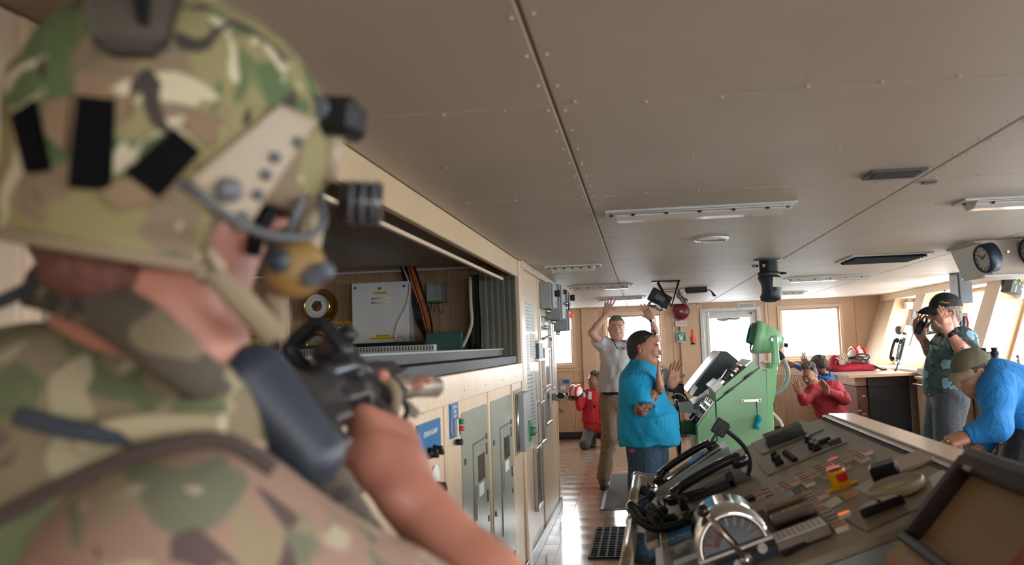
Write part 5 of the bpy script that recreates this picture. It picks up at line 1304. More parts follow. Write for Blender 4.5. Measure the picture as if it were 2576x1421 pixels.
# paper cup on the right window sill
cp = at(2022, 892, Y=YF - .05)
t = thing('paper_cup', 'white paper cup on the sill of the right end window', 'cup', (cp.x, YF - .05, cp.z - .05))
zb_ = at(2022, 905, Y=YF - .05).z
MB().lathe([(.001, 0), (.030, 0), (.032, .01), (.044, .118), (.047, .118), (.047, .122), (.043, .122), (.030, .012), (.001, .012)], (cp.x, YF - .052, zb_), n=24).build('wall', CUPW, t)
MB().bb((1.99, YF - .11, zb_ - .025), (3.5, YF - .001, zb_), .004).build('sill_shelf', TRIM, bpy.data.objects['window_3'])
# ------------------------------------------------------------------ chart table with dark cabinet at right
tb = thing('chart_table', 'chart table with white top and dark cabinet by the front windows', 'table', (3.0, 10.9, 0))
TZ = 1.05
c1, c2, c3 = at(2135, 944, Z=TZ), at(2290, 936, Z=TZ), at(2075, 932, Z=TZ)
m_ = MB(); m_.prism([(c1.x, c1.y), (c2.x + .05, c2.y - .15), (3.45, c2.y + 1.3), (c3.x, c3.y)], (0, 0, TZ - .03), (1, 0, 0), (0, 1, 0), (0, 0, 1), .03); m_.build('top', pm('white laminate top', (.72, .70, .68), .15), tb)
m_ = MB(); d_ = (Vector((c2.x + .05, c2.y - .15, 0)) - Vector((c1.x, c1.y, 0)))
m_.hexa([(c1.x, c1.y - .012, TZ - .034), (c2.x + .05, c2.y - .162, TZ - .034), (c2.x + .05, c2.y - .15, TZ - .034), (c1.x, c1.y, TZ - .034), (c1.x, c1.y - .012, TZ + .001), (c2.x + .05, c2.y - .162, TZ + .001), (c2.x + .05, c2.y - .15, TZ + .001), (c1.x, c1.y, TZ + .001)]); m_.build('edge_band', EDGEW, tb)
ky = max(c1.y, c2.y) + .03
kx0 = at(2186, 1000, Y=ky).x; kx1 = at(2286, 1000, Y=ky).x
MB().bb((kx0, ky, 0), (kx1 + .02, ky + .9, TZ - .035), .004).build('cabinet_end', DARKC, tb)
MB().bb((kx0 - .01, ky - .03, TZ - .17), (kx1, ky, TZ - .035), .003).build('apron', DARKC, tb)
dx0 = at(2155, 1000, Y=ky + .25).x
m_ = MB(); m_.bb((kx0 - .16, ky + .02, TZ - .16), (kx0 - .01, ky + .9, TZ - .04), .003); m_.build('shelf_drawer', EDGEW, tb)
MB().bb((kx0 - .14, ky + .04, 0.05), (kx0 - .002, ky + .9, TZ - .17), .004).build('drawer_front', REDBR, tb)
for q in ((2173, 996), (2163, 1033), (2174, 1041)):
    c_ = at(*q, Y=ky + .035); MB().box(c_, (.045, .004, .016)).build('label_tag', PAPER, tb)
c_ = at(2167, 1020, Y=ky + .02); MB().cyl(c_ + Vector((0, .02, 0)), c_ - Vector((0, .04, 0)), .016, .02, n=12).build('knob', GREYD, tb)
c_ = at(2152, 962, Y=ky + .01); MB().box(c_, (.02, .004, .012)).build('keyhole', STEEL, tb)
# red life vest and helmet on the table
hv = at(2155, 935, Z=TZ)
hv = Vector((hv.x + .05, hv.y + .35, TZ))
def blob(c, r, mat, nm, parent, seed=0, amp=.12, n=28, m=16, flat_=0.0, R=None):
    rs = np.random.RandomState(seed); ph_ = rs.uniform(0, 6.28, 12); mb = MB(); vs_ = []
    for j in range(m + 1):
        th = PI * j / m
        for i in range(n):
            p_ = 2 * PI * i / n
            k = 1 + amp * (math.sin(3 * p_ + ph_[0]) * math.sin(2 * th + ph_[1]) + .6 * math.sin(5 * p_ + ph_[2] + 2 * th) + .4 * math.sin(9 * p_ + 4 * th + ph_[3]) * math.sin(th))
            q = Vector((r[0] * k * math.sin(th) * math.cos(p_), r[1] * k * math.sin(th) * math.sin(p_), r[2] * k * math.cos(th)))
            if R is not None: q = R @ q
            q = Vector(c) + q
            if q.z < TZ + .001 and flat_: q.z = TZ + .001
            vs_.append(q)
    mb.add(vs_, [(j * n + i, (j + 1) * n + i, (j + 1) * n + (i + 1) % n, j * n + (i + 1) % n) for j in range(m) for i in range(n)], 0, True)
    return mb.build(nm, mat, parent)
REDC = pm('red canvas', (.42, .012, .035), .75, var=.2, scale=20, bump=.2)
vz = thing('life_vest', 'folded red work vest lying on the chart table', 'vest', hv)
blob(hv + Vector((-.02, 0, .04)), (.34, .22, .075), REDC, 'fabric', vz, 3, .10, flat_=1)
blob(hv + Vector((-.24, .04, .12)), (.09, .12, .10), REDC, 'fabric', vz, 5, .12, flat_=1)
MB().tube(spline([hv + Vector((.16, -.12, .06)), hv + Vector((.26, -.18, .05)), hv + Vector((.34, -.16, .012)), hv + Vector((.42, -.1, .012))], 5), .012, 6).build('strap', BLACK, vz)
MB().tube(spline([hv + Vector((-.30, -.1, .06)), hv + Vector((-.36, -.15, .03)), hv + Vector((-.38, -.2, -.06))], 5), .010, 6).build('strap', BLACK, vz)
def cranial(label, c, s, R, nm='deck_helmet'):
    t = thing(nm, label, 'helmet', c, 'red and white deck helmets')
    def W(x, y, z): return Vector(c) + R @ (Vector((x, y, z)) * s)
    m_ = MB(); N, Mm = 24, 10; vs_ = []
    for j in range(Mm + 1):
        th = PI * .58 * j / Mm
        for i in range(N):
            p_ = 2 * PI * i / N; vs_.append(W(.115 * math.sin(th) * math.cos(p_), .14 * math.sin(th) * math.sin(p_), .12 * math.cos(th)))
    m_.add(vs_, [(j * N + i, (j + 1) * N + i, (j + 1) * N + (i + 1) % N, j * N + (i + 1) % N) for j in range(Mm) for i in range(N)], 0, True)
    m_.build('shell', MATS.get('helmet white') or pm('helmet white', (.72, .72, .70), .35), t)
    for a_ in (-.5, .5):
        m_ = MB(); m_.tube([W(.118 * math.sin(th) * math.sin(a_) , .143 * math.sin(th) * math.cos(th * .0), .123 * math.cos(th)) if False else W(.05 * (1 if a_ > 0 else -1) + .0, .135 * math.sin(th), .118 * math.cos(th)) for th in [(-1.6 + 3.2 * i / 12) for i in range(13)]], .022 * s, 6); m_.build('red_band', REDP, t)
    m_ = MB(); m_.tube([W(.122 * math.cos(a_), .145 * math.sin(a_), -.01) for a_ in [2 * PI * i / 24 for i in range(24)]], .014 * s, 6, closed=True); m_.build('strap_band', BLACK, t)
    g_ = MB(); N2 = 24
    pts = []
    for i in range(N2):
        a_ = 2 * PI * i / N2; x = .085 * math.cos(a_); z = .038 * math.sin(a_) - .012 + (.018 * math.exp(-(x / .02) ** 2) if math.sin(a_) < 0 else 0)
        pts.append(W(x, -.15 - .0 + .6 * x * x, z))
    gf = g_.tube(pts, .010 * s, 6, closed=True).build('goggle_frame', BLACK, t)
    g2 = MB(); g2.add([W(0, -.155, -.01)] + pts, [(0, 1 + i, 1 + (i + 1) % N2) for i in range(N2)]); g2.build('goggle_lens', CLEAR, t)
    for sx_ in (-1, 1):
        MB().ell(W(.12 * sx_, .01, -.05), (.03 * s, .045 * s, .055 * s), R).build('ear_cup', MATS.get('ear cup tan') or pm('ear cup tan', (.42, .36, .28), .5), t)
    return t
cranial('white and red deck helmet with goggles on the folded vest', hv + Vector((.06, -.03, .19)), 1.15, Matrix.Rotation(.15, 3, 'Z') @ Matrix.Rotation(-.1, 3, 'X'))
t = thing('work_gloves', 'pair of tan leather work gloves beside the deck helmet', 'gloves', hv + Vector((-.14, -.03, .12)))
for k, (dx, dz, rz) in enumerate(((-.13, .17, .3), (-.18, .13, -.2))):
    b0 = hv + Vector((dx, -.08, dz)); mb = blob(b0, (.05, .04, .05), pm('glove leather %d' % k, (.50, .42, .32), .8), 'glove', t, 9 + k, .15)
    for j in range(4): MB().tube([b0 + Vector((.0, -.01, .0)), b0 + Vector((-.05 + .03 * j, -.03, .05)), b0 + Vector((-.08 + .045 * j, -.04, .085 - .02 * abs(j - 1)))], [.016, .014, .009], 7).build('finger', MATS['glove leather %d' % k], mb)
# ------------------------------------------------------------------ front window ledge
# wall telephone set on the sill
def ws(u, v, X=3.55): return at(u, v, X=X)
p0 = at(2262, 880, X=3.52)
t = thing('desk_telephone', 'grey wall telephone with black handset by the front mullion', 'telephone', (3.5, p0.y, SZ))
Rp = Matrix.Rotation(.30, 3, 'Y')
MB().box((3.56, p0.y - .02, p0.z), (.06, .22, .42), Rp, .006).build('body', WHITED, t)
MB().box((3.515, p0.y - .02, p0.z + .02), (.02, .18, .30), Rp, .004).build('face', BLACK, t)
handset(t, (3.51, p0.y + .03, p0.z + .13), (3.43, p0.y + .03, p0.z - .12), (-.95, 0, .3), .022)
MB().box((3.60, p0.y - .08, p0.z + .28), (.10, .14, .10), Rp, .006).build('junction', TRIM, t)
MB().ell((3.55, p0.y + .05, p0.z + .27), (.05, .05, .06)).build('lamp_socket', GREYD, t)
MB().tube(coil([(3.5, p0.y - .14, p0.z + .12), (3.46, p0.y - .15, p0.z), (3.43, p0.y - .14, p0.z - .15)], .014, 14), .005, 5).build('coiled_cord', BLACK, t)
MB().tube(spline([(3.46, p0.y - .12, p0.z - .17), (3.40, p0.y - .14, p0.z - .28), (3.36, p0.y + .0, p0.z - .30), (3.35, p0.y + .12, p0.z - .28)], 6), .010, 6).build('cable', BLACK, t)
# sheet of reflective film on the mullion
mt = sheet_y = 11.18
t = thing('reflective_sheet', 'crumpled silver reflective sheet stuck on the window post', 'sheet', (3.6, 11.0, 1.4))
z0_, z1_ = 1.38, 1.86
m_ = MB(); n_ = 8; vs_ = []
for j in range(n_ + 1):
    z = z0_ + (z1_ - z0_) * j / n_
    for i in range(5):
        vs_.append((lx(z) - .022 + random.uniform(-.006, .004), 11.02 + i * .075, z))
m_.add(vs_, [(j * 5 + i, j * 5 + i + 1, (j + 1) * 5 + i + 1, (j + 1) * 5 + i) for j in range(n_) for i in range(4)])
m_.build('film', pm('silver film', (.75, .77, .80), .18, 1.0), t)
MB().lathe([(.03, 0), (.03, .02), (.02, .026), (.001, .026)], (lx(1.56) - .02, 11.36, 1.56), (-1, 0, 0), 14).build('knob', BLACK, t)
# window wiper motor boxes
def motor(label, y, z=1.97):
    t = thing('wiper_motor', label, 'motor box', (lx(z) + .25, y, z))
    MB().box((lx(z) + .22, y, z), (.12, .10, .11), None, .006).build('case', WHITED, t)
    MB().box((lx(z) + .20, y - .055, z), (.07, .014, .07), None, .003).build('cover', GREY, t)
    MB().cyl((lx(z) + .22, y, z + .055), (lx(z) + .24, y + .02, z + .12), .010, n=8).build('conduit', STEEL, t)
motor('small white wiper motor box in the farthest front window', 12.28)
motor('white wiper motor box in the window nearest the right edge', 8.68, 1.93)
# grey locker unit and bracket between windows
t = thing('grey_unit', 'tall dark grey display unit hung under ceiling by the front windows', 'display unit', (3.7, 9.15, CZ))
u0, u1 = at(2412, 700, Y=8.6), at(2437, 762, Y=8.6)
MB().bb((u0.x, 8.6, u1.z), (u1.x + .05, 8.85, CZ), .006).build('case', GREYD, t)
MB().bb((u0.x - .012, 8.62, u1.z + .02), (u0.x, 8.83, CZ - .02), .003).build('front', GREY, t)
for dz in (.04, .07): MB().bb((u0.x + .03, 8.594, CZ - dz - .012), (u0.x + .07, 8.6, CZ - dz)).build('label', PAPER, t)
t = thing('corner_bracket', 'triangular cream bracket below the grey display unit', 'bracket', (3.7, 8.75, 1.7))
v = [at(2410, 770, Y=8.62), at(2438, 738, Y=8.62), at(2438, 782, Y=8.62), at(2410, 784, Y=8.62)]
MB().prism([(q.x, q.z) for q in v], (0, 8.62, 0), (1, 0, 0), (0, 0, 1), (0, 1, 0), .10).build('gusset', BEIGE2, t)
t = thing('open_locker', 'dark open equipment niche with hanging red cable behind the man', 'niche', at(2425, 820, Y=8.65))
v0, v1 = at(2402, 787, Y=8.65), at(2440, 850, Y=8.65)
MB().bb((v0.x, 8.65, v1.z), (v1.x, 8.68, v0.z), .003).build('back', GREYD, t)
for k, m in enumerate((REDP, BLACK, BLACK)):
    MB().tube(spline([at(2430 - 6 * k, 796, Y=8.62), at(2436 - 10 * k, 815, Y=8.6), at(2426 - 8 * k, 842, Y=8.62)], 6), .010, 6).build('cable', m, t)
# small display on bracket behind the man with radio
d_ = at(2352, 815, Y=8.5)
t = thing('small_display', 'small blue grey monitor on an arm behind the floral shirt', 'monitor', d_)
MB().box(d_, (.21, .03, .18), Matrix.Rotation(.3, 3, 'Z'), .005).build('case', BLACK, t)
MB().box(d_ + Vector((0, -.018, .0)), (.17, .004, .14), Matrix.Rotation(.3, 3, 'Z')).build('screen', GLOW, t)
for k in range(5): MB().box(d_ + Vector((-.06, -.022, .045 - .02 * k)), (.025, .003, .01), Matrix.Rotation(.3, 3, 'Z')).build('soft_key', NAVY, t)
MB().tube(spline([d_ + Vector((.02, 0, -.09)), d_ + Vector((-.08, 0, -.10)), d_ + Vector((-.13, .05, -.13)), d_ + Vector((-.13, .05, -.25))], 5), .008, 6).build('cable', BLACK, t)
MB().cyl((d_.x + .02, d_.y + .02, d_.z), (at(2402, 815, Y=8.64).x, 8.64, d_.z), .014, n=10).build('arm', GREYD, t)
# wall plate
q = at(2338, 870, Y=8.95)
tag(MB().box((lx(1.35) - .02, 9.75, 1.35), (.008, .14, .16), Matrix.Rotation(.34, 3, 'Y')).build('white_plate', PAPER), 'blank white plate on the cream window post', 'plate')
# binoculars
bq = at(2489, 900, Y=6.9)
t = thing('binoculars', 'black binoculars standing on the front window ledge', 'binoculars', (bq.x, 6.9, 1.03))
zB = at(2489, 924, Y=6.9).z
for sx_ in (-1, 1):
    x_ = bq.x + .045 * sx_
    MB().lathe([(.001, 0), (.036, 0), (.036, .05), (.030, .07), (.032, .10), (.022, .12), (.022, .15), (.026, .152), (.026, .165), (.001, .165)], (x_, 6.9, zB), n=18).build('barrel', BLACK, t)
    MB().lathe([(.027, .10), (.034, .108), (.034, .13), (.024, .135)], (x_, 6.9, zB), n=18).build('prism_body', RUBBER, t)
MB().cyl((bq.x, 6.9, zB + .05), (bq.x, 6.9, zB + .13), .014, n=12).build('hinge', STEEL, t)
MB().box((bq.x, 6.9, zB + .09), (.08, .03, .03), None, .006).build('bridge', BLACK, t)
MB().bb((bq.x - .5, 6.3, zB - .03), (3.62, 7.2, zB), .004).build('ledge', MATS['cream sill'], lk)
# figurine and pens on the ledge
fq = at(2562, 905, Y=6.5)
t = thing('hula_figurine', 'tiny hula dancer figurine with green skirt on the ledge', 'figurine', (fq.x, 6.5, zB))
MB().lathe([(.016, .0), (.018, .004), (.002, .006)], (fq.x, 6.5, zB), n=14).build('base', YLAB, t)
MB().lathe([(.010, .005), (.024, .012), (.014, .045), (.010, .05)], (fq.x, 6.5, zB), n=16).build('skirt', pm('bright green', (.03, .50, .05), .5), t)
MB().lathe([(.009, .048), (.012, .06), (.010, .072), (.004, .078), (.009, .084), (.010, .094), (.006, .102), (.001, .103)], (fq.x, 6.5, zB), n=14).build('body', pm('figurine skin', (.42, .20, .11), .5), t)
MB().ell((fq.x, 6.505, zB + .097), (.013, .012, .011)).build('hair', INK, t)
MB().ell((fq.x - .006, 6.495, zB + .106), (.006, .006, .005)).build('flower', REDP, t)
MB().tube([(fq.x - .009, 6.5, zB + .07), (fq.x - .024, 6.495, zB + .062), (fq.x - .03, 6.49, zB + .075)], .003, 6).build('arm', MATS['figurine skin'], t)
tag(MB().tube([(fq.x - .10, 6.42, zB + .006), (fq.x + .06, 6.38, zB + .006)], .006, 8).build('marker_pen', MATS['bright green']), 'bright green marker pen lying before the figurine', 'pen')
t = thing('pocket_phone', 'small black device lying on the front window ledge', 'device', (fq.x - .25, 6.45, zB))
MB().box((fq.x - .24, 6.45, zB + .008), (.14, .06, .016), Matrix.Rotation(.3, 3, 'Z'), .004).build('body', BLACK, t)
MB().box((fq.x - .24, 6.45, zB + .0165), (.10, .045, .002), Matrix.Rotation(.3, 3, 'Z')).build('screen', NAVY, t)
# radio / lamp unit hung by the right window
h = at(2545, 722, Y=7.0)
t = thing('rudder_indicator', 'small grey indicator with green digits hung in right window', 'indicator', (h.x, 7.0, CZ))
Ri = Matrix.Rotation(.32, 3, 'Y') @ Matrix.Rotation(.25, 3, 'Z')
MB().box(h, (.10, .12, .115), Ri, .005).build('case', GREYD, t)
for dx in (-.022, .022): MB().box(h + Ri @ Vector((dx, -.0615, .035)), (.014, .003, .016), Ri).build('green_digit', GRNLIT, t)
MB().box(h + Ri @ Vector((-.005, -.0615, -.015)), (.016, .004, .06), Ri, .002).build('pointer_slot', pm('slot brass', (.55, .36, .22), .4), t)
for dx in (-.05, .05): MB().box((h.x + dx, 7.05, h.z + .085), (.02, .03, .16), None, .003).build('hanger_arm', BLACK, t)
MB().box((h.x, 7.05, h.z + .165), (.13, .03, .018), None, .003).build('hanger_bar', BLACK, t)
MB().bb((h.x - .02, 7.03, h.z + .17), (h.x + .02, 7.07, CZ), .002).build('hanger_rod', BLACK, t)
MB().tube(spline([(h.x + .05, 7.06, h.z + .05), (h.x + .09, 7.06, h.z + .08), (h.x + .10, 7.06, h.z - .05), (h.x + .06, 7.05, h.z - .05)], 6), .006, 6).build('cable', BLACK, t)
# equipment rack in the locker bench (radios with hanging cords)
t = thing('radio_rack', 'recessed rack of radio handsets with tangled coiled cords', 'equipment rack', (3.4, 7.6, .1))
ya, yb = 6.85, 8.2
MB().bb((3.40, ya, .70), (3.58, ya + .06, .985), .003).build('stile', OAKL, t)
MB().bb((3.40, ya - .3, .90), (3.44, yb, .985), .003).build('top_rail', OAKL, t)
MB().bb((3.40, ya - .3, .08), (3.44, yb, .50), .003).build('bottom_panel', OAKL, t)
MB().bb((3.55, ya - .3, .08), (3.58, yb, .985)).build('back', DARKC, t)
for k in range(4):
    y_ = ya - .1 + k * .3
    u_ = MB().bb((3.46, y_, .58), (3.54, y_ + .14, .90), .004).build('handset_unit', GREY, t)
    MB().bb((3.45, y_ + .03, .70), (3.46, y_ + .10, .80)).build('label', GREYD, u_)
    for z in (.83, .65): MB().cyl((3.46, y_ + .07, z), (3.43, y_ + .07, z), .022, n=12).build('knob', BLACK, u_)
for k in range(7):
    y_ = ya + .05 + k * .14; MB().tube(spline([(3.44, y_, .62), (3.40, y_ + .1, .48), (3.40, y_ + .25, .46), (3.45, y_ + .3, .60)], 6), .010, 6).build('cable', BLACK if k % 3 else GREY, t)
for y_ in (7.0, 7.5, 7.9): MB().tube(coil([(3.38, y_, .52), (3.36, y_ + .02, .38), (3.36, y_ + .07, .33), (3.36, y_ + .12, .38), (3.38, y_ + .12, .50)], .014, 20), .005, 5).build('coiled_cord', BLACK, t)
# ------------------------------------------------------------------ floor mats
t = thing('rubber_mat', 'black perforated rubber mat on floor beside console', 'mat', (-.1, 6.2, 0))
MX0, MX1, MY0, MY1 = -.445, .30, 5.80, 6.72
cell = MB()
nx_, ny_ = 12, 18
sx_, sy_ = (MX1 - MX0) / nx_, (MY1 - MY0) / ny_
for i in range(nx_ + 1): cell.bb((MX0 + i * sx_ - .008, MY0, .001), (MX0 + i * sx_ + .008, MY1, .014))
for j in range(ny_ + 1):
    w_ = .012 if j % 6 == 0 else .007; cell.bb((MX0, MY0 + j * sy_ - w_, .001), (MX1, MY0 + j * sy_ + w_, .0142))
o = cell.build('grid', RUBBER, t); o['kind'] = 'stuff'
t = thing('floor_mat', 'flat brown ribbed entrance mat under the standing men', 'mat', (0, 8.4, 0))
MB().bb((-.42, 7.48, 0.0005), (.62, 9.42, .008), .002).build('pile', pm('brown mat', (.055, .042, .038), .85, var=.2, scale=80, bump=.3, bscale=300), t)
MB().bb((-.455, 7.48, 0.0005), (-.415, 9.42, .006), .001).build('edging', pm('grey edging', (.30, .32, .34), .5), t)
MB().bb((-.455, 7.455, 0.0005), (.62, 7.485, .006), .001).build('edging', BLACK, t)
# ------------------------------------------------------------------ smooth bodies from distance fields
def npv(p): return np.array([p[0], p[1], p[2]], dtype=np.float32)
def rot_cols(fx, fy, fz): return np.array([npv(fx), npv(fy), npv(fz)], dtype=np.float32)   # rows are local axes
def Cn(p0, p1, r0, r1=None, k=.03, flat=False, sq=None): return ('c', npv(p0), npv(p1), r0, r0 if r1 is None else r1, k, flat, sq)
def El(c, r, R=None, k=.03, neg=False): return ('e', npv(c), np.array(r, np.float32), np.eye(3, dtype=np.float32) if R is None else R, k, neg)
def Bx(c, r, R=None, k=.02, rd=.01, neg=False): return ('b', npv(c), np.array(r, np.float32), np.eye(3, dtype=np.float32) if R is None else R, k, rd, neg)
def sdf_mesh(name, prims, h, folds=0.0, fscale=30.0, seed=0, cuts=()):
    lo = np.full(3, 1e9); hi = -lo; bbs = []
    for p in prims:
        if p[0] == 'c':
            r = max(p[3], p[4]) * (1.0 if p[7] is None else max(1, p[7][0], p[7][1])); a = np.minimum(p[1], p[2]) - r; b = np.maximum(p[1], p[2]) + r
        else:
            e = np.abs(p[3].T) @ p[2] + (p[5] if p[0] == 'b' else 0); a, b = p[1] - e, p[1] + e
        bbs.append((a, b))
        if not p[-1] is True: lo = np.minimum(lo, a); hi = np.maximum(hi, b)
    lo = lo - 4 * h; hi = hi + 4 * h
    n = np.ceil((hi - lo) / h).astype(int) + 1
    D = np.full(n, .5, np.float32)
    ax = [lo[i] + h * np.arange(n[i], dtype=np.float32) for i in range(3)]
    for p, (a, b) in zip(prims, bbs):
        kk = p[5] if p[0] == 'c' else p[4]
        m = kk + 3 * h + folds
        i0 = np.maximum(0, np.floor((a - m - lo) / h).astype(int)); i1 = np.minimum(n, np.ceil((b + m - lo) / h).astype(int) + 1)
        if np.any(i1 <= i0): continue
        sl = tuple(slice(i0[i], i1[i]) for i in range(3))
        X = ax[0][sl[0]][:, None, None]; Y = ax[1][sl[1]][None, :, None]; Z = ax[2][sl[2]][None, None, :]
        if p[0] == 'c':
            _, p0, p1, r0, r1, _, flat, sq = p
            d = p1 - p0; L2 = float(d @ d) + 1e-12; L = math.sqrt(L2)
            qx, qy, qz = X - p0[0], Y - p0[1], Z - p0[2]
            t = (qx * d[0] + qy * d[1] + qz * d[2]) / L2; tc_ = np.clip(t, 0, 1)
            ex, ey, ez = qx - tc_ * d[0], qy - tc_ * d[1], qz - tc_ * d[2]
            if flat: ex, ey, ez = qx - t * d[0], qy - t * d[1], qz - t * d[2]
            if sq is not None:                       # (scale along given axis, scale other, axis): elliptical section
                s1, s2, av = sq; av = npv(av); av = av / np.linalg.norm(av)
                du = ex * av[0] + ey * av[1] + ez * av[2]
                rr = np.sqrt(np.maximum(ex * ex + ey * ey + ez * ez - du * du, 0) / (s2 * s2) + du * du / (s1 * s1)) * min(s1, s2)
                dd = rr - (r0 + (r1 - r0) * tc_) * min(s1, s2)
            else: dd = np.sqrt(ex * ex + ey * ey + ez * ez) - (r0 + (r1 - r0) * tc_)
            if flat: dd = np.maximum(dd, np.maximum(-t, t - 1) * L)
            neg = False
        else:
            _, c, r, R = p[:4]; qx, qy, qz = X - c[0], Y - c[1], Z - c[2]
            l = [R[i][0] * qx + R[i][1] * qy + R[i][2] * qz for i in range(3)]
            if p[0] == 'e':
                k0 = np.sqrt((l[0] / r[0]) ** 2 + (l[1] / r[1]) ** 2 + (l[2] / r[2]) ** 2)
                k1 = np.sqrt((l[0] / r[0] ** 2) ** 2 + (l[1] / r[1] ** 2) ** 2 + (l[2] / r[2] ** 2) ** 2) + 1e-6
                dd = k0 * (k0 - 1) / k1
            else:
                q = [np.abs(l[i]) - (r[i] - p[5]) for i in range(3)]
                dd = np.sqrt(sum(np.maximum(v_, 0) ** 2 for v_ in q)) + np.minimum(np.maximum(q[0], np.maximum(q[1], q[2])), 0) - p[5]
            neg = p[-1]
        A = D[sl]; k = max(kk, 1e-4)
        if neg:
            B = -dd; hh = np.maximum(k - np.abs(A - B), 0) / k; D[sl] = np.maximum(A, B) + hh * hh * k * .25
        else:
            hh = np.maximum(k - np.abs(A - dd), 0) / k; D[sl] = np.minimum(A, dd) - hh * hh * k * .25
    if folds:
        rs = np.random.RandomState(seed); X = ax[0][:, None, None]; Y = ax[1][None, :, None]; Z = ax[2][None, None, :]
        f = 0
        for q in range(5):
            v_ = rs.normal(size=3); v_ /= np.linalg.norm(v_); w_ = rs.normal(size=3); s_ = fscale * rs.uniform(.6, 1.6)
            f = f + np.sin((v_[0] * X + v_[1] * Y + v_[2] * Z) * s_ + 1.5 * np.sin((w_[0] * X + w_[1] * Y + w_[2] * Z) * s_ * .4 + rs.uniform(0, 6)))
        D += (folds * .35) * f.astype(np.float32)
    for (cp, cn) in cuts:
        cp, cn = npv(cp), npv(Vector(cn).normalized())
        D = np.maximum(D, (ax[0][:, None, None] - cp[0]) * cn[0] + (ax[1][None, :, None] - cp[1]) * cn[1] + (ax[2][None, None, :] - cp[2]) * cn[2])
    # surface nets
    S = D < 0
    c8 = sum(S[i:n[0] - 1 + i, j:n[1] - 1 + j, k:n[2] - 1 + k].astype(np.int8) for i in (0, 1) for j in (0, 1) for k in (0, 1))
    act = (c8 > 0) & (c8 < 8); idx = np.argwhere(act); nv = len(idx)
    ids = np.full(act.shape, -1, np.int64); ids[act] = np.arange(nv)
    acc = np.zeros((nv, 3)); cnt = np.zeros(nv)
    I, J, K = idx.T
    cor = {(i, j, k): D[I + i, J + j, K + k] for i in (0, 1) for j in (0, 1) for k in (0, 1)}
    for a in range(3):
        for u in (0, 1):
            for w_ in (0, 1):
                c0 = [0, 0, 0]; o1, o2 = [q for q in range(3) if q != a]; c0[o1] = u; c0[o2] = w_; c1 = list(c0); c1[a] = 1
                d0, d1 = cor[tuple(c0)], cor[tuple(c1)]; mk = (d0 < 0) != (d1 < 0)
                t = np.where(mk, d0 / (d0 - d1 + 1e-12), 0); pt = np.tile(np.array(c0, float), (nv, 1)); pt[:, a] = t
                acc[mk] += pt[mk]; cnt[mk] += 1
    Vt = lo + h * (idx + acc / np.maximum(cnt, 1)[:, None])
    quads = []
    for a in range(3):
        o1, o2 = [(1, 2), (2, 0), (0, 1)][a]
        s0 = [slice(None)] * 3; s1 = [slice(None)] * 3; s0[a] = slice(0, -1); s1[a] = slice(1, None)
        A, B = S[tuple(s0)], S[tuple(s1)]
        for flip, M_ in ((False, A & ~B), (True, ~A & B)):
            e = np.argwhere(M_); e = e[(e[:, o1] > 0) & (e[:, o2] > 0) & (e[:, o1] < n[o1] - 1) & (e[:, o2] < n[o2] - 1)]
            if not len(e): continue
            def cell(d1, d2):
                q = e.copy(); q[:, o1] += d1; q[:, o2] += d2; return ids[q[:, 0], q[:, 1], q[:, 2]]
            Q = np.stack([cell(-1, -1), cell(0, -1), cell(0, 0), cell(-1, 0)], 1)
            quads.append(Q[:, ::-1] if flip else Q)
    Q = np.concatenate(quads)
    me = bpy.data.meshes.new(name); me.vertices.add(nv); me.vertices.foreach_set('co', Vt.astype(np.float32).ravel())
    me.loops.add(len(Q) * 4); me.loops.foreach_set('vertex_index', Q.ravel().astype(np.int32))
    me.polygons.add(len(Q)); me.polygons.foreach_set('loop_start', np.arange(0, len(Q) * 4, 4, dtype=np.int32))
    me.polygons.foreach_set('use_smooth', np.ones(len(Q), bool))
    me.update(); me.validate(); return me

# ------------------------------------------------------------------ people
def skin(name, col, tattoo=None):
    m, n, b = newmat(name); co = coords(n)
    t = tex(n, 'Noise', 14.0, co, Detail=5.0); t2 = tex(n, 'Noise', 4.0, co)
    mx = n.nodes.new('ShaderNodeMix'); mx.data_type = 'FLOAT'; mx.inputs[0].default_value = .5
    n.links.new(t.outputs[0], mx.inputs[2]); n.links.new(t2.outputs[0], mx.inputs[3])
    c = ramp(n, mx.outputs[0], [(.3, (col[0] * .86, col[1] * .78, col[2] * .76)), (.7, (min(1, col[0] * 1.1), col[1] * 1.06, col[2] * 1.04))])
    n.links.new(c, b.inputs['Base Color']); b.inputs['Roughness'].default_value = .48
    if tattoo:
        ctr, rad, tcol, tsc = tattoo
        g = n.nodes.new('ShaderNodeNewGeometry'); vm = n.nodes.new('ShaderNodeVectorMath'); vm.operation = 'DISTANCE'
        n.links.new(g.outputs['Position'], vm.inputs[0]); vm.inputs[1].default_value = ctr
        lt = n.nodes.new('ShaderNodeMath'); lt.operation = 'LESS_THAN'; lt.inputs[1].default_value = rad
        n.links.new(vm.outputs['Value'], lt.inputs[0])
        tn = tex(n, 'Noise', tsc, co, Detail=2.0, Distortion=1.0)
        rk = ramp(n, tn.outputs[0], [(.47, (0, 0, 0)), (.53, (1, 1, 1))])
        ml = n.nodes.new('ShaderNodeMath'); ml.operation = 'MULTIPLY'; n.links.new(lt.outputs[0], ml.inputs[0]); n.links.new(rk, ml.inputs[1])
        m2 = n.nodes.new('ShaderNodeMix'); m2.data_type = 'RGBA'; n.links.new(ml.outputs[0], m2.inputs[0]); n.links.new(c, m2.inputs[6]); m2.inputs[7].default_value = (*tcol, 1)
        n.links.new(m2.outputs[2], b.inputs['Base Color'])
    return m
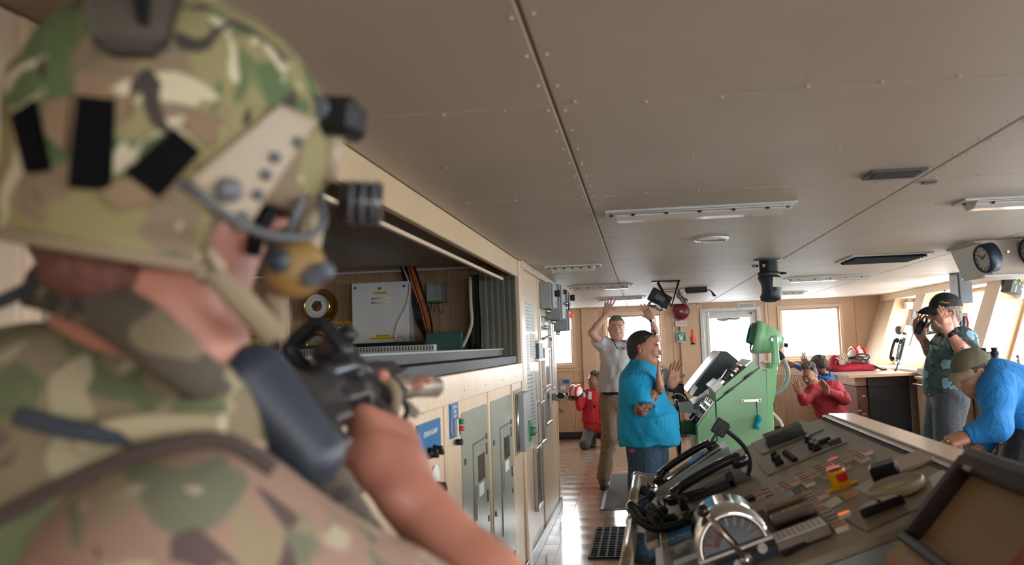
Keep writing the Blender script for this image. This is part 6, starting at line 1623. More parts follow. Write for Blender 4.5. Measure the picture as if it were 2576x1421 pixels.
def cloth(name, col, var=.18, rough=.8, sc_=30):
    m = pm(name, col, rough, var=var, scale=sc_, bump=.25, bscale=350)
    n = m.node_tree; b = n.nodes['Principled BSDF']; co = coords(n, (1, 1, .55))
    t = tex(n, 'Noise', 9.0, co, Detail=2.5, Distortion=2.2); t.inputs['Roughness'].default_value = .55
    old = b.inputs['Normal'].links[0].from_node
    bp = n.nodes.new('ShaderNodeBump'); bp.inputs['Strength'].default_value = .5; bp.inputs['Distance'].default_value = .035
    n.links.new(t.outputs[0], bp.inputs['Height']); n.links.new(old.outputs[0], bp.inputs['Normal']); n.links.new(bp.outputs[0], b.inputs['Normal'])
    return m
def hand_prims(w, d, nrm, thumb, s=1.0, curl=.25, spread=.18, grip=False, curls=None):
    """w wrist, d finger direction, nrm palm normal (the side fingers curl to), thumb = +1/-1 along d x nrm"""
    w, d, nrm = Vector(w), Vector(d).normalized(), Vector(nrm); nrm = (nrm - d * nrm.dot(d)).normalized(); sd = d.cross(nrm) * thumb
    P_ = []
    R = rot_cols(sd, d, nrm)
    P_.append(Bx(w + d * .052 * s, (.043 * s, .050 * s, .0165 * s), R, .02, .015 * s))
    P_.append(El(w + d * .035 * s + sd * .026 * s + nrm * .006 * s, (.022 * s, .036 * s, .02 * s), R, .02))
    P_.append(Cn(w - d * .02 * s, w + d * .03 * s, .027 * s, .030 * s, .02, sq=(1.15, .8, sd)))
    for i, (off, ln) in enumerate(((.031, .072), (.0105, .082), (-.0105, .076), (-.030, .058))):
        b0 = w + d * (.094 - .006 * abs(i - 1)) * s + sd * off * s
        c_ = curls[i] if curls else curl
        a = (off / .031) * spread
        d1 = (d * math.cos(a) + sd * math.sin(a)); d1 = (d1 * math.cos(c_ * .6) + nrm * math.sin(c_ * .6)).normalized()
        p1 = b0 + d1 * ln * .5 * s; d2 = (d1 * math.cos(c_) + nrm * math.sin(c_)).normalized(); p2 = p1 + d2 * ln * .5 * s
        P_.append(Cn(b0 - d * .02 * s, p1, .0098 * s, .0090 * s, .006)); P_.append(Cn(p1, p2, .0088 * s, .0074 * s, .004))
    t0 = w + d * .028 * s + sd * .030 * s
    td = (d * .62 + sd * .70 + nrm * (.30 if not grip else .6)).normalized(); t1 = t0 + td * .042 * s
    td2 = (d * .85 + sd * .30 + nrm * (.25 if not grip else .8)).normalized()
    P_.append(Cn(t0, t1, .0135 * s, .0115 * s, .012)); P_.append(Cn(t1, t1 + td2 * .034 * s, .0110 * s, .0085 * s, .004))
    return P_
def head_frame(fwd, up):
    f = Vector(fwd).normalized(); u = Vector(up); u = (u - f * u.dot(f)).normalized(); return f.cross(u), f, u     # right, forward, up
def head_prims(c, fr, s=1.0, fat=1.0, jaw=1.0):
    rx, f, u = fr; R = rot_cols(rx, f, u)
    def W(x, y, z): return Vector(c) + (rx * x + f * y + u * z) * s
    e = lambda x, y, z, r, k=.03, neg=False: El(W(x, y, z), tuple(q * s for q in r), R, k * s, neg)
    P_ = [e(0, -.012, .035, (.076, .098, .092), .02), e(0, .022, -.040, (.060 * fat, .070, .082), .05), e(0, .052, -.092, (.032 * fat * jaw, .032, .026), .04),
          e(.04 * fat, -.0, -.06, (.024 * fat, .04, .035), .05), e(-.04 * fat, -.0, -.06, (.024 * fat, .04, .035), .05),
          e(0, .082, .028, (.048, .016, .012), .02), e(.036, .068, -.022, (.022 * fat, .02, .02), .025), e(-.036, .068, -.022, (.022 * fat, .02, .02), .025),
          e(.031, .099, .008, (.016, .013, .010), .012, True), e(-.031, .099, .008, (.016, .013, .010), .012, True)]
    P_ += [Cn(W(0, .090, .015), W(0, .112, -.026), .0085 * s, .0125 * s, .016 * s), e(.012, .100, -.031, (.009, .010, .007), .008), e(-.012, .100, -.031, (.009, .010, .007), .008)]
    P_ += [e(0, .088, -.058, (.026, .012, .006), .010), e(0, .086, -.069, (.022, .012, .006), .010), e(0, .102, -.0635, (.024, .012, .0016), .003, True)]
    for sx_ in (-1, 1):
        P_.append(e(.078 * sx_, -.012, -.005, (.011, .021, .033), .010)); P_.append(e(.086 * sx_, -.008, -.002, (.007, .010, .018), .006, True))
    return P_, W
def person(name, label, J, sk, parts, h=.0065, s=1.0, fat=1.0, group=None, hands=None, fold_seed=1, head_s=1.0, jaw=1.0, base=None):
    """J joints; parts = list of callables adding clothing. returns (thing, W of head)"""
    g = lambda k: Vector(J[k])
    root = thing(name, label, 'person', base if base is not None else (g('hipL') + g('hipR')) / 2 * 1.0 - Vector((0, 0, ((g('hipL') + g('hipR')) / 2).z)), group)
    fr = head_frame(J['fwd'], J.get('up', (0, 0, 1)))
    hp, W = head_prims(g('head'), fr, head_s, fat if fat < 1.15 else 1.12, jaw)
    P_ = list(hp)
    P_.append(Cn(g('neck'), W(0, -.02, -.06), .056 * fat * s, .052 * fat * s, .03))
    ch, pv = g('chest'), g('pelvis')
    lat = (g('shL') - g('shR')).normalized()
    P_.append(Cn(ch, pv, .115 * fat * s, .12 * fat * s, .05, sq=(1.22, .9, lat)))
    P_.append(Cn(g('neck') - (g('neck') - ch) * .2, ch, .06 * s, .10 * s, .05))
    for q in 'LR':
        P_ += [Cn(ch.lerp(g('sh' + q), .35), g('sh' + q), .065 * s, .055 * s, .05), Cn(g('sh' + q), g('el' + q), .050 * s * fat ** .5, .041 * s * fat ** .4, .03),
               Cn(g('el' + q), g('el' + q).lerp(g('wr' + q), .35), .041 * s * fat ** .4, .042 * s * fat ** .4, .02), Cn(g('el' + q).lerp(g('wr' + q), .35), g('wr' + q), .042 * s * fat ** .4, .026 * s, .02)]
        P_ += [Cn(pv, g('hip' + q), .10 * s, .085 * s, .04), Cn(g('hip' + q), g('kn' + q), .080 * s, .055 * s, .03), Cn(g('kn' + q), g('an' + q), .053 * s, .038 * s, .03)]
        if hands and q in hands: P_ += hand_prims(g('wr' + q), **hands[q])
    obj('body', sdf_mesh('body', P_, h), sk, root)
    return root, W, fr
def face_bits(root, W, fr, s, iris=(.10, .06, .04), brow=(.05, .035, .03), lips=(.42, .17, .14), eyes=True, lipz=-.0635, browz=.030):
    rx, f, u = fr; R = Matrix((rx, f, u)).transposed()
    if eyes:
        if 'eye white' not in MATS: pm('eye white', (.70, .66, .62), .25)
        im = MATS.get('iris %.2f' % iris[0]) or pm('iris %.2f' % iris[0], iris, .2)
        for sx_ in (-1, 1):
            e_ = MB().ell(W(.031 * sx_, .0815, .008), (.0118 * s,) * 3, None, 12, 8).build('eye', MATS['eye white'], root)
            MB().ell(W(.031 * sx_, .0915, .0065), (.0055 * s, .003 * s, .0055 * s), R, 10, 6).build('iris', im, e_)
            lid = MB().ell(W(.031 * sx_, .0845, .0150), (.017 * s, .0115 * s, .0072 * s), R, 12, 8).build('eyelid', root.children[0].data.materials[0], e_)
            MB().ell(W(.031 * sx_, .083, -.0015), (.016 * s, .0105 * s, .0060 * s), R, 12, 8).build('eyelid', root.children[0].data.materials[0], e_)
    bm = MATS.get('brow %.3f' % brow[0]) or pm('brow %.3f' % brow[0], brow, .8)
    for sx_ in (-1, 1):
        MB().tube([W(.012 * sx_, .099, browz - .002), W(.030 * sx_, .096, browz + .004), W(.048 * sx_, .082, browz)], [.0035 * s, .005 * s, .003 * s], 6).build('eyebrow', bm, root)
    lm = pm('lips ' + root.name, lips, .45)
    MB().ell(W(0, .0895, lipz + .0055), (.024 * s, .0105 * s, .0052 * s), R, 14, 8).build('lip', lm, root)
    MB().ell(W(0, .0880, lipz - .0055), (.021 * s, .0105 * s, .0058 * s), R, 14, 8).build('lip', lm, root)
def hair_cap(root, W, fr, s, mat, thick=.010, line=.045, back=-.05, seed=3, rough=.004, h=.005, side=.02, sidez=.0, curly=0):
    """hair shell: enlarged cranium minus the face"""
    rx, f, u = fr; R = rot_cols(rx, f, u)
    P_ = [El(W(0, -.012, .035), ((.076 + thick) * s, (.098 + thick) * s, (.092 + thick) * s), R, .01), El(W(0, -.05, -.02), ((.062 + thick) * s, (.055 + thick) * s, .06 * s), R, .03)]
    if curly:
        rs = np.random.RandomState(seed)
        for q in range(curly):
            a, b = rs.uniform(0, 6.28), rs.uniform(.0, 1.25); P_.append(El(W((.078 + thick) * math.sin(b) * math.cos(a), -.012 + (.098 + thick) * math.sin(b) * math.sin(a), .035 + (.092 + thick) * math.cos(b)), (.018 * s,) * 3, None, .008))
    # carve the face
    P_.append(Bx(W(0, .135, -.06 + line - .0), (.2 * s, .105 * s, .105 * s), R, .02 * s, .02, True))
    P_.append(Bx(W(0, .12, -.155 + line + .06), (.2 * s, (.12 - side) * s, .10 * s), R, .02 * s, .02, True))
    P_.append(Bx(W(0, .0, back - .15), (.2 * s, .25 * s, .10 * s), R, .02 * s, .02, True))
    return obj('hair', sdf_mesh('hair', P_, h, rough, 180, seed), mat, root)
def hem_cone(p0, p1, r0, r1, k=.03): return Cn(p0, p1, r0, r1, k, True)
def garment(root, nm, prims, mat, h=.008, folds=.006, fs=28, seed=1, cuts=()):
    return obj(nm, sdf_mesh(nm, prims, h, folds, fs, seed, cuts), mat, root)
def legs(J, r=(.10, .080, .062), s=1.0, hipk=.05, waist=None, upto='an', cut=.97):
    g = lambda k: Vector(J[k]); P_ = []
    lat = (g('hipL') - g('hipR')).normalized()
    for q in 'LR':
        P_ += [Cn(g('hip' + q), g('kn' + q), r[0] * s, r[1] * s, hipk), Cn(g('kn' + q), g('kn' + q).lerp(g(upto + q), cut), r[1] * s, r[2] * s, .03, False)]
        P_ += [Cn(g('kn' + q).lerp(g(upto + q), cut - .08), g('kn' + q).lerp(g(upto + q), cut + .03), r[2] * s, r[2] * 1.02 * s, .01, True)]
    w = waist if waist is not None else g('pelvis')
    P_ += [Cn((g('hipL') + g('hipR')) / 2, w, .125 * s, .125 * s, .06, sq=(1.25, .92, lat))]
    return P_
def shoe(root, ankle, toe, mat, sole, s=1.0):
    a, t = Vector(ankle), Vector(toe); d = (t - a); d.z = 0; d.normalize(); sd = d.cross(Vector((0, 0, 1)))
    z0 = min(a.z, t.z) - .0; fl = 0.0 if abs(a.z) < .25 else a.z - .09
    R = rot_cols(sd, d, Vector((0, 0, 1)))
    b0 = Vector((a.x, a.y, fl))
    P_ = [El(b0 + d * .03 + Vector((0, 0, .06)), (.045 * s, .085 * s, .05 * s), R, .03), El(b0 + d * .14 + Vector((0, 0, .042)), (.047 * s, .085 * s, .035 * s), R, .04), Cn(b0 + Vector((0, 0, .05)), Vector((a.x, a.y, fl + .11)), .046 * s, .044 * s, .03)]
    o = obj('shoe', sdf_mesh('shoe', P_, .007, 0, cuts=[(b0 + Vector((0, 0, .018)), (0, 0, -1))]), mat, root)
    pts = [(sd * (.047 * s * math.cos(a_) * (1.05 if math.sin(a_) > 0 else .9)) + d * (.09 + .14 * s * math.sin(a_))) for a_ in [2 * PI * i / 20 for i in range(20)]]
    m_ = MB(); m_.add([b0 + q + Vector((0, 0, .004)) for q in pts] + [b0 + q + Vector((0, 0, .024)) for q in pts], [tuple(range(20))[::-1], tuple(range(20, 40))] + [(i, (i + 1) % 20, 20 + (i + 1) % 20, 20 + i) for i in range(20)])
    m_.build('sole', sole, o)
    for k in range(4):
        c = b0 + d * (.07 + k * .022) + Vector((0, 0, .098 - k * .011)); m_ = MB(); m_.tube([c - sd * .028, c + Vector((0, 0, .008)), c + sd * .028], .004, 5); m_.build('lace', PVC if k % 2 else GREY, o)
    return o
def band(root, nm, w, d, r, wd, mat):
    d = Vector(d).normalized(); return MB().lathe([(r, -wd / 2), (r + .004, -wd / 2), (r + .004, wd / 2), (r, wd / 2)], w, d, 20).build(nm, mat, root)
# ------------------------------------------------------------------ the men
SK_FAIR = skin('fair skin', (.66, .40, .31))
SOLE = pm('dark sole', (.03, .028, .026), .7)
HAIRG = pm('grey hair', (.16, .14, .125), .75, var=.35, scale=120, bump=.4, bscale=300)
HAIRB = pm('black hair', (.018, .016, .017), .55, var=.3, scale=120, bump=.4, bscale=300)
HAIRGB = pm('greying black hair', (.06, .055, .052), .7, var=.6, scale=90, bump=.4, bscale=300)
def X_(Y0):
    return lambda u, v, dy=0.0: at(u, v, Y=Y0 + dy)
# ---- tall man in grey T-shirt, both hands raised
p = X_(8.6)
J = dict(head=p(1551, 826, -.02), fwd=(.10, -1, -.05), neck=p(1553, 868), chest=p(1552, 905), pelvis=p(1546, 985),
         shR=p(1519, 868), elR=p(1489, 838, -.22), wrR=p(1526, 789, -.14), shL=p(1592, 868), elL=p(1652, 852, -.08), wrL=p(1640, 800, -.10),
         hipR=p(1531, 1008), knR=p(1532, 1100, -.02), anR=p(1518, 1200, .05), hipL=p(1562, 1006, .02), knL=p(1588, 1100, .05), anL=p(1606, 1196, .10))
J['anR'].z = J['anL'].z = .09
mn, W, fr = person('person', 'tall man in grey T-shirt and khaki trousers with both hands raised', J, SK_FAIR, [], s=.98, head_s=1.10,
    hands={'R': dict(d=(.28, 0, 1), nrm=(.1, -1, 0), thumb=1, curl=.10, spread=.34, s=1.08), 'L': dict(d=(-.50, -.05, .85), nrm=(-.2, -1, -.15), thumb=-1, curl=.22, spread=.22, s=1.08)}, h=.006)
face_bits(mn, W, fr, 1.10, (.10, .12, .14), (.16, .10, .07), (.40, .17, .15))
hair_cap(mn, W, fr, 1.10, HAIRG, .006, .030, -.03, side=.0, h=.005)
g = lambda k: Vector(J[k])
lat = (g('shL') - g('shR')).normalized()
TS_ = [Cn(g('chest') + Vector((0, 0, .03)), g('pelvis') + Vector((0, 0, -.01)), .142, .142, .06, True, sq=(1.28, .92, lat)), El(g('chest') + Vector((0, 0, .05)), (.185, .125, .13), None, .06), Cn(g('shR').lerp(g('shL'), .18) - Vector((0, 0, .02)), g('shL').lerp(g('shR'), .18) - Vector((0, 0, .02)), .080, .080, .07),
       Cn(g('shR'), g('shR').lerp(g('elR'), .52), .078, .074, .05, True), Cn(g('shL'), g('shL').lerp(g('elL'), .50), .078, .074, .05, True), El(g('shR'), (.072,) * 3, None, .05), El(g('shL'), (.072,) * 3, None, .05),
       Cn(g('neck') + Vector((0, 0, -.045)), g('neck') + Vector((0, 0, .01)), .090, .072, .03, True)]
garment(mn, 'tshirt', TS_, cloth('grey marl jersey', (.58, .59, .64), .06, sc_=120), folds=.010, seed=4)
garment(mn, 'trousers', legs(J, (.098, .082, .075), .98, waist=g('pelvis') + Vector((0, 0, .02))), cloth('khaki twill', (.27, .20, .135), .1), folds=.008, seed=8)
band(mn, 'belt', g('pelvis') + Vector((0, 0, -.012)), (0, 0, 1), .150, .03, BLACK)
for q, dx in (('R', -.02), ('L', .25)):
    shoe(mn, g('an' + q), g('an' + q) + Vector((.02 if q == 'R' else .1, -.2, 0)), pm('brown suede ' + q, (.07, .05, .042), .8, var=.4, scale=60), SOLE, 1.05)
band(mn, 'wristwatch', g('wrL').lerp(g('elL'), .12), g('elL') - g('wrL'), .031, .022, BLACK)
MB().cyl(g('wrL').lerp(g('elL'), .12) + Vector((.01, -.028, 0)), g('wrL').lerp(g('elL'), .12) + Vector((.01, -.042, 0)), .018, n=14).build('watch_dial', STEEL, mn)
gl0, gl1 = p(1573, 870, -.2), p(1580, 876, -.19)
gs = thing('eyeglasses', 'black eyeglasses hanging from a cord on the grey T-shirt', 'glasses', gl0)
yq = -.17
MB().tube(spline([p(1538, 852, -.04), p(1546, 862, -.13), p(1550, 872, yq), p(1553, 876, yq)], 5), .005, 6).build('cord', BLACK, gs)
MB().tube(spline([p(1567, 856, -.05), p(1576, 862, -.13), p(1579, 870, yq), p(1580, 874, yq)], 5), .005, 6).build('cord', BLACK, gs)
for k in (0, 1):
    c = p(1559.5 + k * 14, 876 + k * .5, yq - .01); MB().tube([c + Vector((.026 * math.cos(a_), 0, .013 * math.sin(a_))) for a_ in [2 * PI * i / 16 for i in range(16)]], .003, 5, closed=True).build('rim', BLACK, gs)
MB().tube([p(1563, 875, yq - .01), p(1570, 876, yq - .01)], .003, 5).build('bridge', BLACK, gs)
MB().ell(p(1581, 871, yq - .01), (.016, .012, .022)).build('clip', BLACK, gs)

# ---- heavy man in turquoise T-shirt, profile to the right
p = X_(5.8)
J = dict(head=p(1620, 880, 0), fwd=(1, -.10, -.02), neck=p(1612, 936), chest=p(1622, 990), pelvis=p(1628, 1085),
         shR=p(1606, 962, -.21), elR=p(1613, 1030, -.30), wrR=p(1660, 974, -.28), shL=p(1628, 966, .22), elL=p(1662, 1020, .26), wrL=p(1688, 968, .16),
         hipR=p(1618, 1112, -.11), knR=p(1622, 1235, -.12), anR=p(1616, 1360, -.12), hipL=p(1638, 1112, .11), knL=p(1645, 1230, .12), anL=p(1640, 1350, .12))
J['anR'].z = J['anL'].z = .09
SK_T = skin('brown tanned skin', (.36, .165, .10), ((J['elR'].x + .03, J['elR'].y, J['elR'].z + .06), .135, (.09, .05, .045), 38))
tm_, W, fr = person('person', 'heavy man in bright turquoise T-shirt and jeans with palms up', J, SK_T, [], s=1.08, head_s=1.09, fat=1.22, jaw=1.2,
    hands={'R': dict(d=(-.06, -.05, 1), nrm=(1, -.1, 0), thumb=1, curl=.10, spread=.08, s=1.04), 'L': dict(d=(.28, .05, 1), nrm=(.45, -.9, 0), thumb=1, curl=.16, spread=.14, s=1.10)}, h=.006)
face_bits(tm_, W, fr, 1.09, (.03, .02, .015), (.02, .016, .015), (.22, .09, .075))
hair_cap(tm_, W, fr, 1.09, HAIRB, .008, .042, -.068, side=-.012, h=.006, rough=.003)
MB().tube([W(-.034, .088, -.052), W(0, .102, -.047), W(.034, .088, -.052)], [.004, .0075, .004], 6).build('moustache', HAIRB, tm_)
g = lambda k: Vector(J[k])
sunm = thing('sunglasses', 'dark sunglasses pushed up on the hair of the turquoise shirt man', 'glasses', W(0, .06, .12))
MB().tube([W(.10, -.02, .035), W(.098, .03, .075), W(.085, .075, .110)], .0045, 6).build('temple', BLACK, sunm)
MB().tube([W(.1, -.035, .012), W(.1, -.02, .037)], .0065, 6).build('temple_tip', pm('coral tip', (.75, .12, .14), .5), sunm)
MB().tube([W(-.10, -.02, .035), W(-.098, .03, .075), W(-.085, .075, .110)], .0045, 6).build('temple', BLACK, sunm)
for sx_ in (-1, 1): MB().box(W(.045 * sx_, .082, .118), (.012, .075, .045), Matrix((fr[0], fr[1], fr[2])).transposed() @ Matrix.Rotation(.5, 3, 'X') @ Matrix.Rotation(PI / 2, 3, 'Z'), .004).build('lens', BLACKG, sunm)
by = Vector((0, 1, 0))
TS_ = [Cn(p(1612, 968), p(1622, 1050), .165, .195, .08, sq=(.92, 1.22, (1, 0, 0))), El(p(1648, 1062), (.165, .21, .17), None, .10), Cn(p(1626, 1050), p(1630, 1114), .205, .215, .06, True, sq=(1.0, 1.22, (1, 0, 0))),
       Cn(p(1650, 1060), p(1664, 1112), .14, .135, .05, True, sq=(1.0, 1.25, (1, 0, 0))),
       Cn(g('shR') + Vector((0, .05, -.01)), g('shL') + Vector((0, -.05, -.01)), .105, .105, .08), Cn(g('neck') - Vector((0, 0, .05)), g('neck') + Vector((0, 0, .005)), .115, .088, .04, True),
       Cn(g('shR'), g('shR').lerp(g('elR'), .88), .100, .098, .05, True), El(g('shR'), (.10,) * 3, None, .06), Cn(g('shL'), g('shL').lerp(g('elL'), .85), .095, .090, .05, True), El(p(1585, 1000), (.06, .17, .12), None, .08)]
garment(tm_, 'tshirt', TS_, cloth('turquoise jersey', (.0, .30, .56), .06, sc_=80), folds=.009, fs=20, seed=12)
garment(tm_, 'jeans', legs(J, (.116, .104, .098), 1.08, waist=p(1622, 1112)), cloth('blue denim', (.028, .060, .105), .35, sc_=60), folds=.007, seed=5)
MB().box(p(1590, 1133, -.225), (.035, .02, .022)).build('pocket_tag', pm('dark red tag', (.30, .04, .06), .6), tm_)
for q in 'RL': shoe(tm_, g('an' + q), g('an' + q) + Vector((.2, -.02, 0)), pm('black shoe ' + q, (.03, .03, .032), .5), SOLE, 1.1)
band(tm_, 'bracelet', g('wrR').lerp(g('elR'), .06), g('elR') - g('wrR'), .034, .012, BLACK)
band(tm_, 'bracelet', g('wrR').lerp(g('elR'), .16), g('elR') - g('wrR'), .036, .010, BLACK)
band(tm_, 'wristwatch', g('wrL').lerp(g('elL'), .10), g('elL') - g('wrL'), .036, .032, BLACK)

# ---- kneeling man in red vest at the end bulkhead
p = X_(12.1)
SK_K = skin('olive brown skin', (.30, .15, .095))
J = dict(head=p(1495, 957), fwd=(-.72, -.60, -.05), neck=p(1500, 982), chest=p(1497, 1010), pelvis=p(1495, 1072),
         shR=p(1474, 990, -.05), elR=p(1458, 1026, -.12), wrR=p(1451, 990, -.20), shL=p(1522, 992, .05), elL=p(1530, 1030, .02), wrL=p(1526, 1062, -.12),
         hipR=p(1484, 1082), knR=p(1470, 1105, -.35), anR=p(1490, 1105, .15), hipL=p(1510, 1082, .05), knL=p(1536, 1103, -.2), anL=p(1530, 1103, .2))
for q in 'LR': J['kn' + q].z = .075; J['an' + q].z = .07
k1, W, fr = person('person', 'kneeling man in red vest looking left at the end bulkhead', J, SK_K, [], s=.92, head_s=1.02, h=.008,
    hands={'R': dict(d=(.1, -.1, 1), nrm=(-1, 0, 0), thumb=-1, curl=.9, s=1.0), 'L': dict(d=(-.3, -.6, -.7), nrm=(0, 0, -1), thumb=1, curl=.3, s=1.0)})
face_bits(k1, W, fr, 1.02, (.03, .02, .015), (.02, .017, .016), (.26, .11, .09))
hair_cap(k1, W, fr, 1.02, HAIRGB, .014, .055, -.05, side=.005, h=.007, curly=40)
g = lambda k: Vector(J[k]); lat = (g('shL') - g('shR')).normalized()
TS_ = [Cn(g('chest'), g('pelvis'), .135, .14, .06, sq=(1.25, .95, lat)), Cn(g('shR'), g('shL'), .075, .075, .07), Cn(g('neck') - Vector((0, 0, .05)), g('neck') + Vector((0, 0, .02)), .085, .068, .03, True)]
for q in 'RL': TS_ += [Cn(g('sh' + q), g('el' + q), .066, .056, .03), Cn(g('el' + q), g('wr' + q).lerp(g('el' + q), .08), .054, .042, .02, True)]
REDJ = cloth('scarlet jersey', (.50, .022, .022), .1)
garment(k1, 'shirt', TS_, REDJ, .009, .007, seed=3)
garment(k1, 'vest', [Cn(g('chest') + Vector((0, 0, .05)), g('pelvis') + Vector((0, 0, .06)), .152, .156, .05, True, sq=(1.28, 1.0, lat)), Cn(g('shR').lerp(g('shL'), .12), g('shL').lerp(g('shR'), .12), .085, .085, .06), Bx(g('chest') + Vector((.03, -.18, -.06)), (.045, .10, .2), None, .02, .02, True)], REDC, .009, .005, seed=6)
MB().box(p(1484, 995, -.19), (.055, .006, .115), Matrix.Rotation(.1, 3, 'Y'), .002).build('white_patch', PAPER, k1)
MB().box(p(1495, 1022, -.19), (.03, .012, .05), None, .004).build('buckle', BLACK, k1)
garment(k1, 'trousers', legs(J, (.095, .078, .066), .95), cloth('grey work cotton', (.075, .07, .075), .2), .009, .006, seed=2)
for q in 'RL': shoe(k1, g('an' + q) + Vector((.0, .12, 0)), g('an' + q) + Vector((.0, .3, 0)), BLACK, SOLE)
cranial('white and red deck helmet held in hand by the kneeling man', p(1449, 988, -.30), .92, Matrix.Rotation(-.3, 3, 'Z') @ Matrix.Rotation(.5, 3, 'X'))

# ---- crouching man in red sweater
p = X_(9.75)
SK_R = skin('warm brown skin', (.34, .17, .105))
J = dict(head=p(2036, 943, -.05), fwd=(-.62, -.72, -.42), up=(-.15, -.1, 1), neck=p(2062, 972), chest=p(2074, 1000), pelvis=p(2092, 1062, .1),
         shR=p(2044, 984, -.06), elR=p(2022, 1006, -.18), wrR=p(2010, 985, -.28), shL=p(2094, 980, .0), elL=p(2124, 1002, -.14), wrL=p(2080, 985, -.28),
         hipR=p(2080, 1072, .05), knR=p(2066, 1066, -.40), anR=p(2078, 1130, -.05), hipL=p(2108, 1070, .1), knL=p(2112, 1066, -.35), anL=p(2112, 1130, .05))
for q in 'LR': J['an' + q].z = .09; J['kn' + q].z = .42; J['hip' + q].z = .34
J['pelvis'].z = .40
k2, W, fr = person('person', 'crouching man in red sweater shielding himself with both palms', J, SK_R, [], s=.88, head_s=1.02, h=.007,
    hands={'R': dict(d=(-.35, -.1, 1), nrm=(-.1, -1, 0), thumb=1, curl=.25, spread=.2, s=1.0), 'L': dict(d=(-.40, -.05, 1), nrm=(-.8, -.5, 0), thumb=1, curl=.35, spread=.12, s=1.05)})
face_bits(k2, W, fr, 1.02, (.03, .02, .015), (.03, .025, .022), (.20, .09, .075))
hair_cap(k2, W, fr, 1.02, pm('brown grey hair', (.11, .095, .085), .75, var=.4, scale=90, bump=.4, bscale=300), .014, .058, -.03, side=.005, h=.007, curly=60)
MB().tube([W(-.032, .094, -.05), W(0, .103, -.046), W(.032, .094, -.05)], [.004, .0085, .004], 6).build('moustache', HAIRGB, k2)
g = lambda k: Vector(J[k]); lat = (g('shL') - g('shR')).normalized()
TS_ = [Cn(g('chest'), p(2094, 1048, .06), .145, .165, .06, sq=(1.2, .95, lat)), Cn(g('shR'), g('shL'), .085, .085, .07), Cn(g('neck') - Vector((.02, 0, .05)), g('neck') + Vector((-.01, -.01, .03)), .088, .074, .03, True), El(p(2098, 992, .06), (.15, .12, .16), None, .08)]
for q in 'RL': TS_ += [Cn(g('sh' + q), g('el' + q), .078, .072, .04), Cn(g('el' + q), g('wr' + q).lerp(g('el' + q), .06), .070, .042, .03, True), El(g('el' + q), (.068,) * 3, None, .03)]
garment(k2, 'sweater', TS_, cloth('crimson fleece', (.33, .018, .03), .12), .008, .010, seed=21)
garment(k2, 'trousers', legs(J, (.10, .082, .066), .95), cloth('navy trousers', (.02, .024, .035), .2), .010, .006, seed=22)
for q in 'RL': shoe(k2, g('an' + q), g('an' + q) + Vector((-.1, -.2, 0)), BLACK, SOLE)

# ---- man in blue crouching against the wall, back turned
p = X_(12.25)
J = dict(head=p(2062, 920), fwd=(-.60, .55, -.45), up=(-.1, .1, 1), neck=p(2078, 946, .0), chest=p(2092, 975), pelvis=p(2112, 1028, .0),
         shR=p(2086, 955, .16), elR=p(2040, 940, .30), wrR=p(2000, 918, .42), shL=p(2076, 960, -.14), elL=p(2044, 946, -.06), wrL=p(2029, 921, .02),
         hipR=p(2106, 1045, .12), knR=p(2085, 1050, .3), anR=p(2105, 1100, .1), hipL=p(2118, 1045, -.12), knL=p(2085, 1050, -.2), anL=p(2110, 1100, -.1))
for q in 'LR': J['an' + q].z = .09; J['kn' + q].z = .40; J['hip' + q].z = .36
J['pelvis'].z = .46
k3, W, fr = person('person', 'man in blue sweater crouching at the wall with arms stretched left', J, SK_K, [], s=.95, head_s=1.06, h=.008,
    hands={'R': dict(d=(-.95, .1, .3), nrm=(.2, 1, .0), thumb=1, curl=.2, spread=.2, s=1.0), 'L': dict(d=(-.25, .1, 1), nrm=(-.3, -1, 0), thumb=-1, curl=.1, spread=.12, s=1.05)})
face_bits(k3, W, fr, 1.06, (.03, .02, .015), (.02, .017, .016), (.26, .11, .09))
hair_cap(k3, W, fr, 1.06, HAIRGB, .022, .045, -.075, side=.055, h=.008, curly=70)
g = lambda k: Vector(J[k]); lat = (g('shL') - g('shR')).normalized()
BLUEF = cloth('royal blue fleece', (.008, .105, .36), .12)
TS_ = [Cn(g('chest'), g('pelvis'), .140, .155, .06, sq=(1.2, .95, lat)), Cn(g('shR'), g('shL'), .085, .085, .07), Cn(g('neck') - Vector((-.02, 0, .04)), g('neck') + Vector((-.01, 0, .025)), .085, .072, .03, True), Cn(g('pelvis'), p(2130, 1030), .14, .12, .06)]
for q in 'RL': TS_ += [Cn(g('sh' + q), g('el' + q), .074, .062, .04), Cn(g('el' + q), g('wr' + q).lerp(g('el' + q), .10), .060, .042, .03, True)]
garment(k3, 'sweater', TS_, BLUEF, .009, .009, seed=31)
garment(k3, 'trousers', legs(J, (.11, .085, .066), .95), MATS['navy trousers'], .010, .006, seed=32)
for q in 'RL': shoe(k3, g('an' + q), g('an' + q) + Vector((-.2, .05, 0)), BLACK, SOLE)
band(k3, 'wristwatch', g('wrL').lerp(g('elL'), .08), g('elL') - g('wrL'), .032, .02, BLACK)

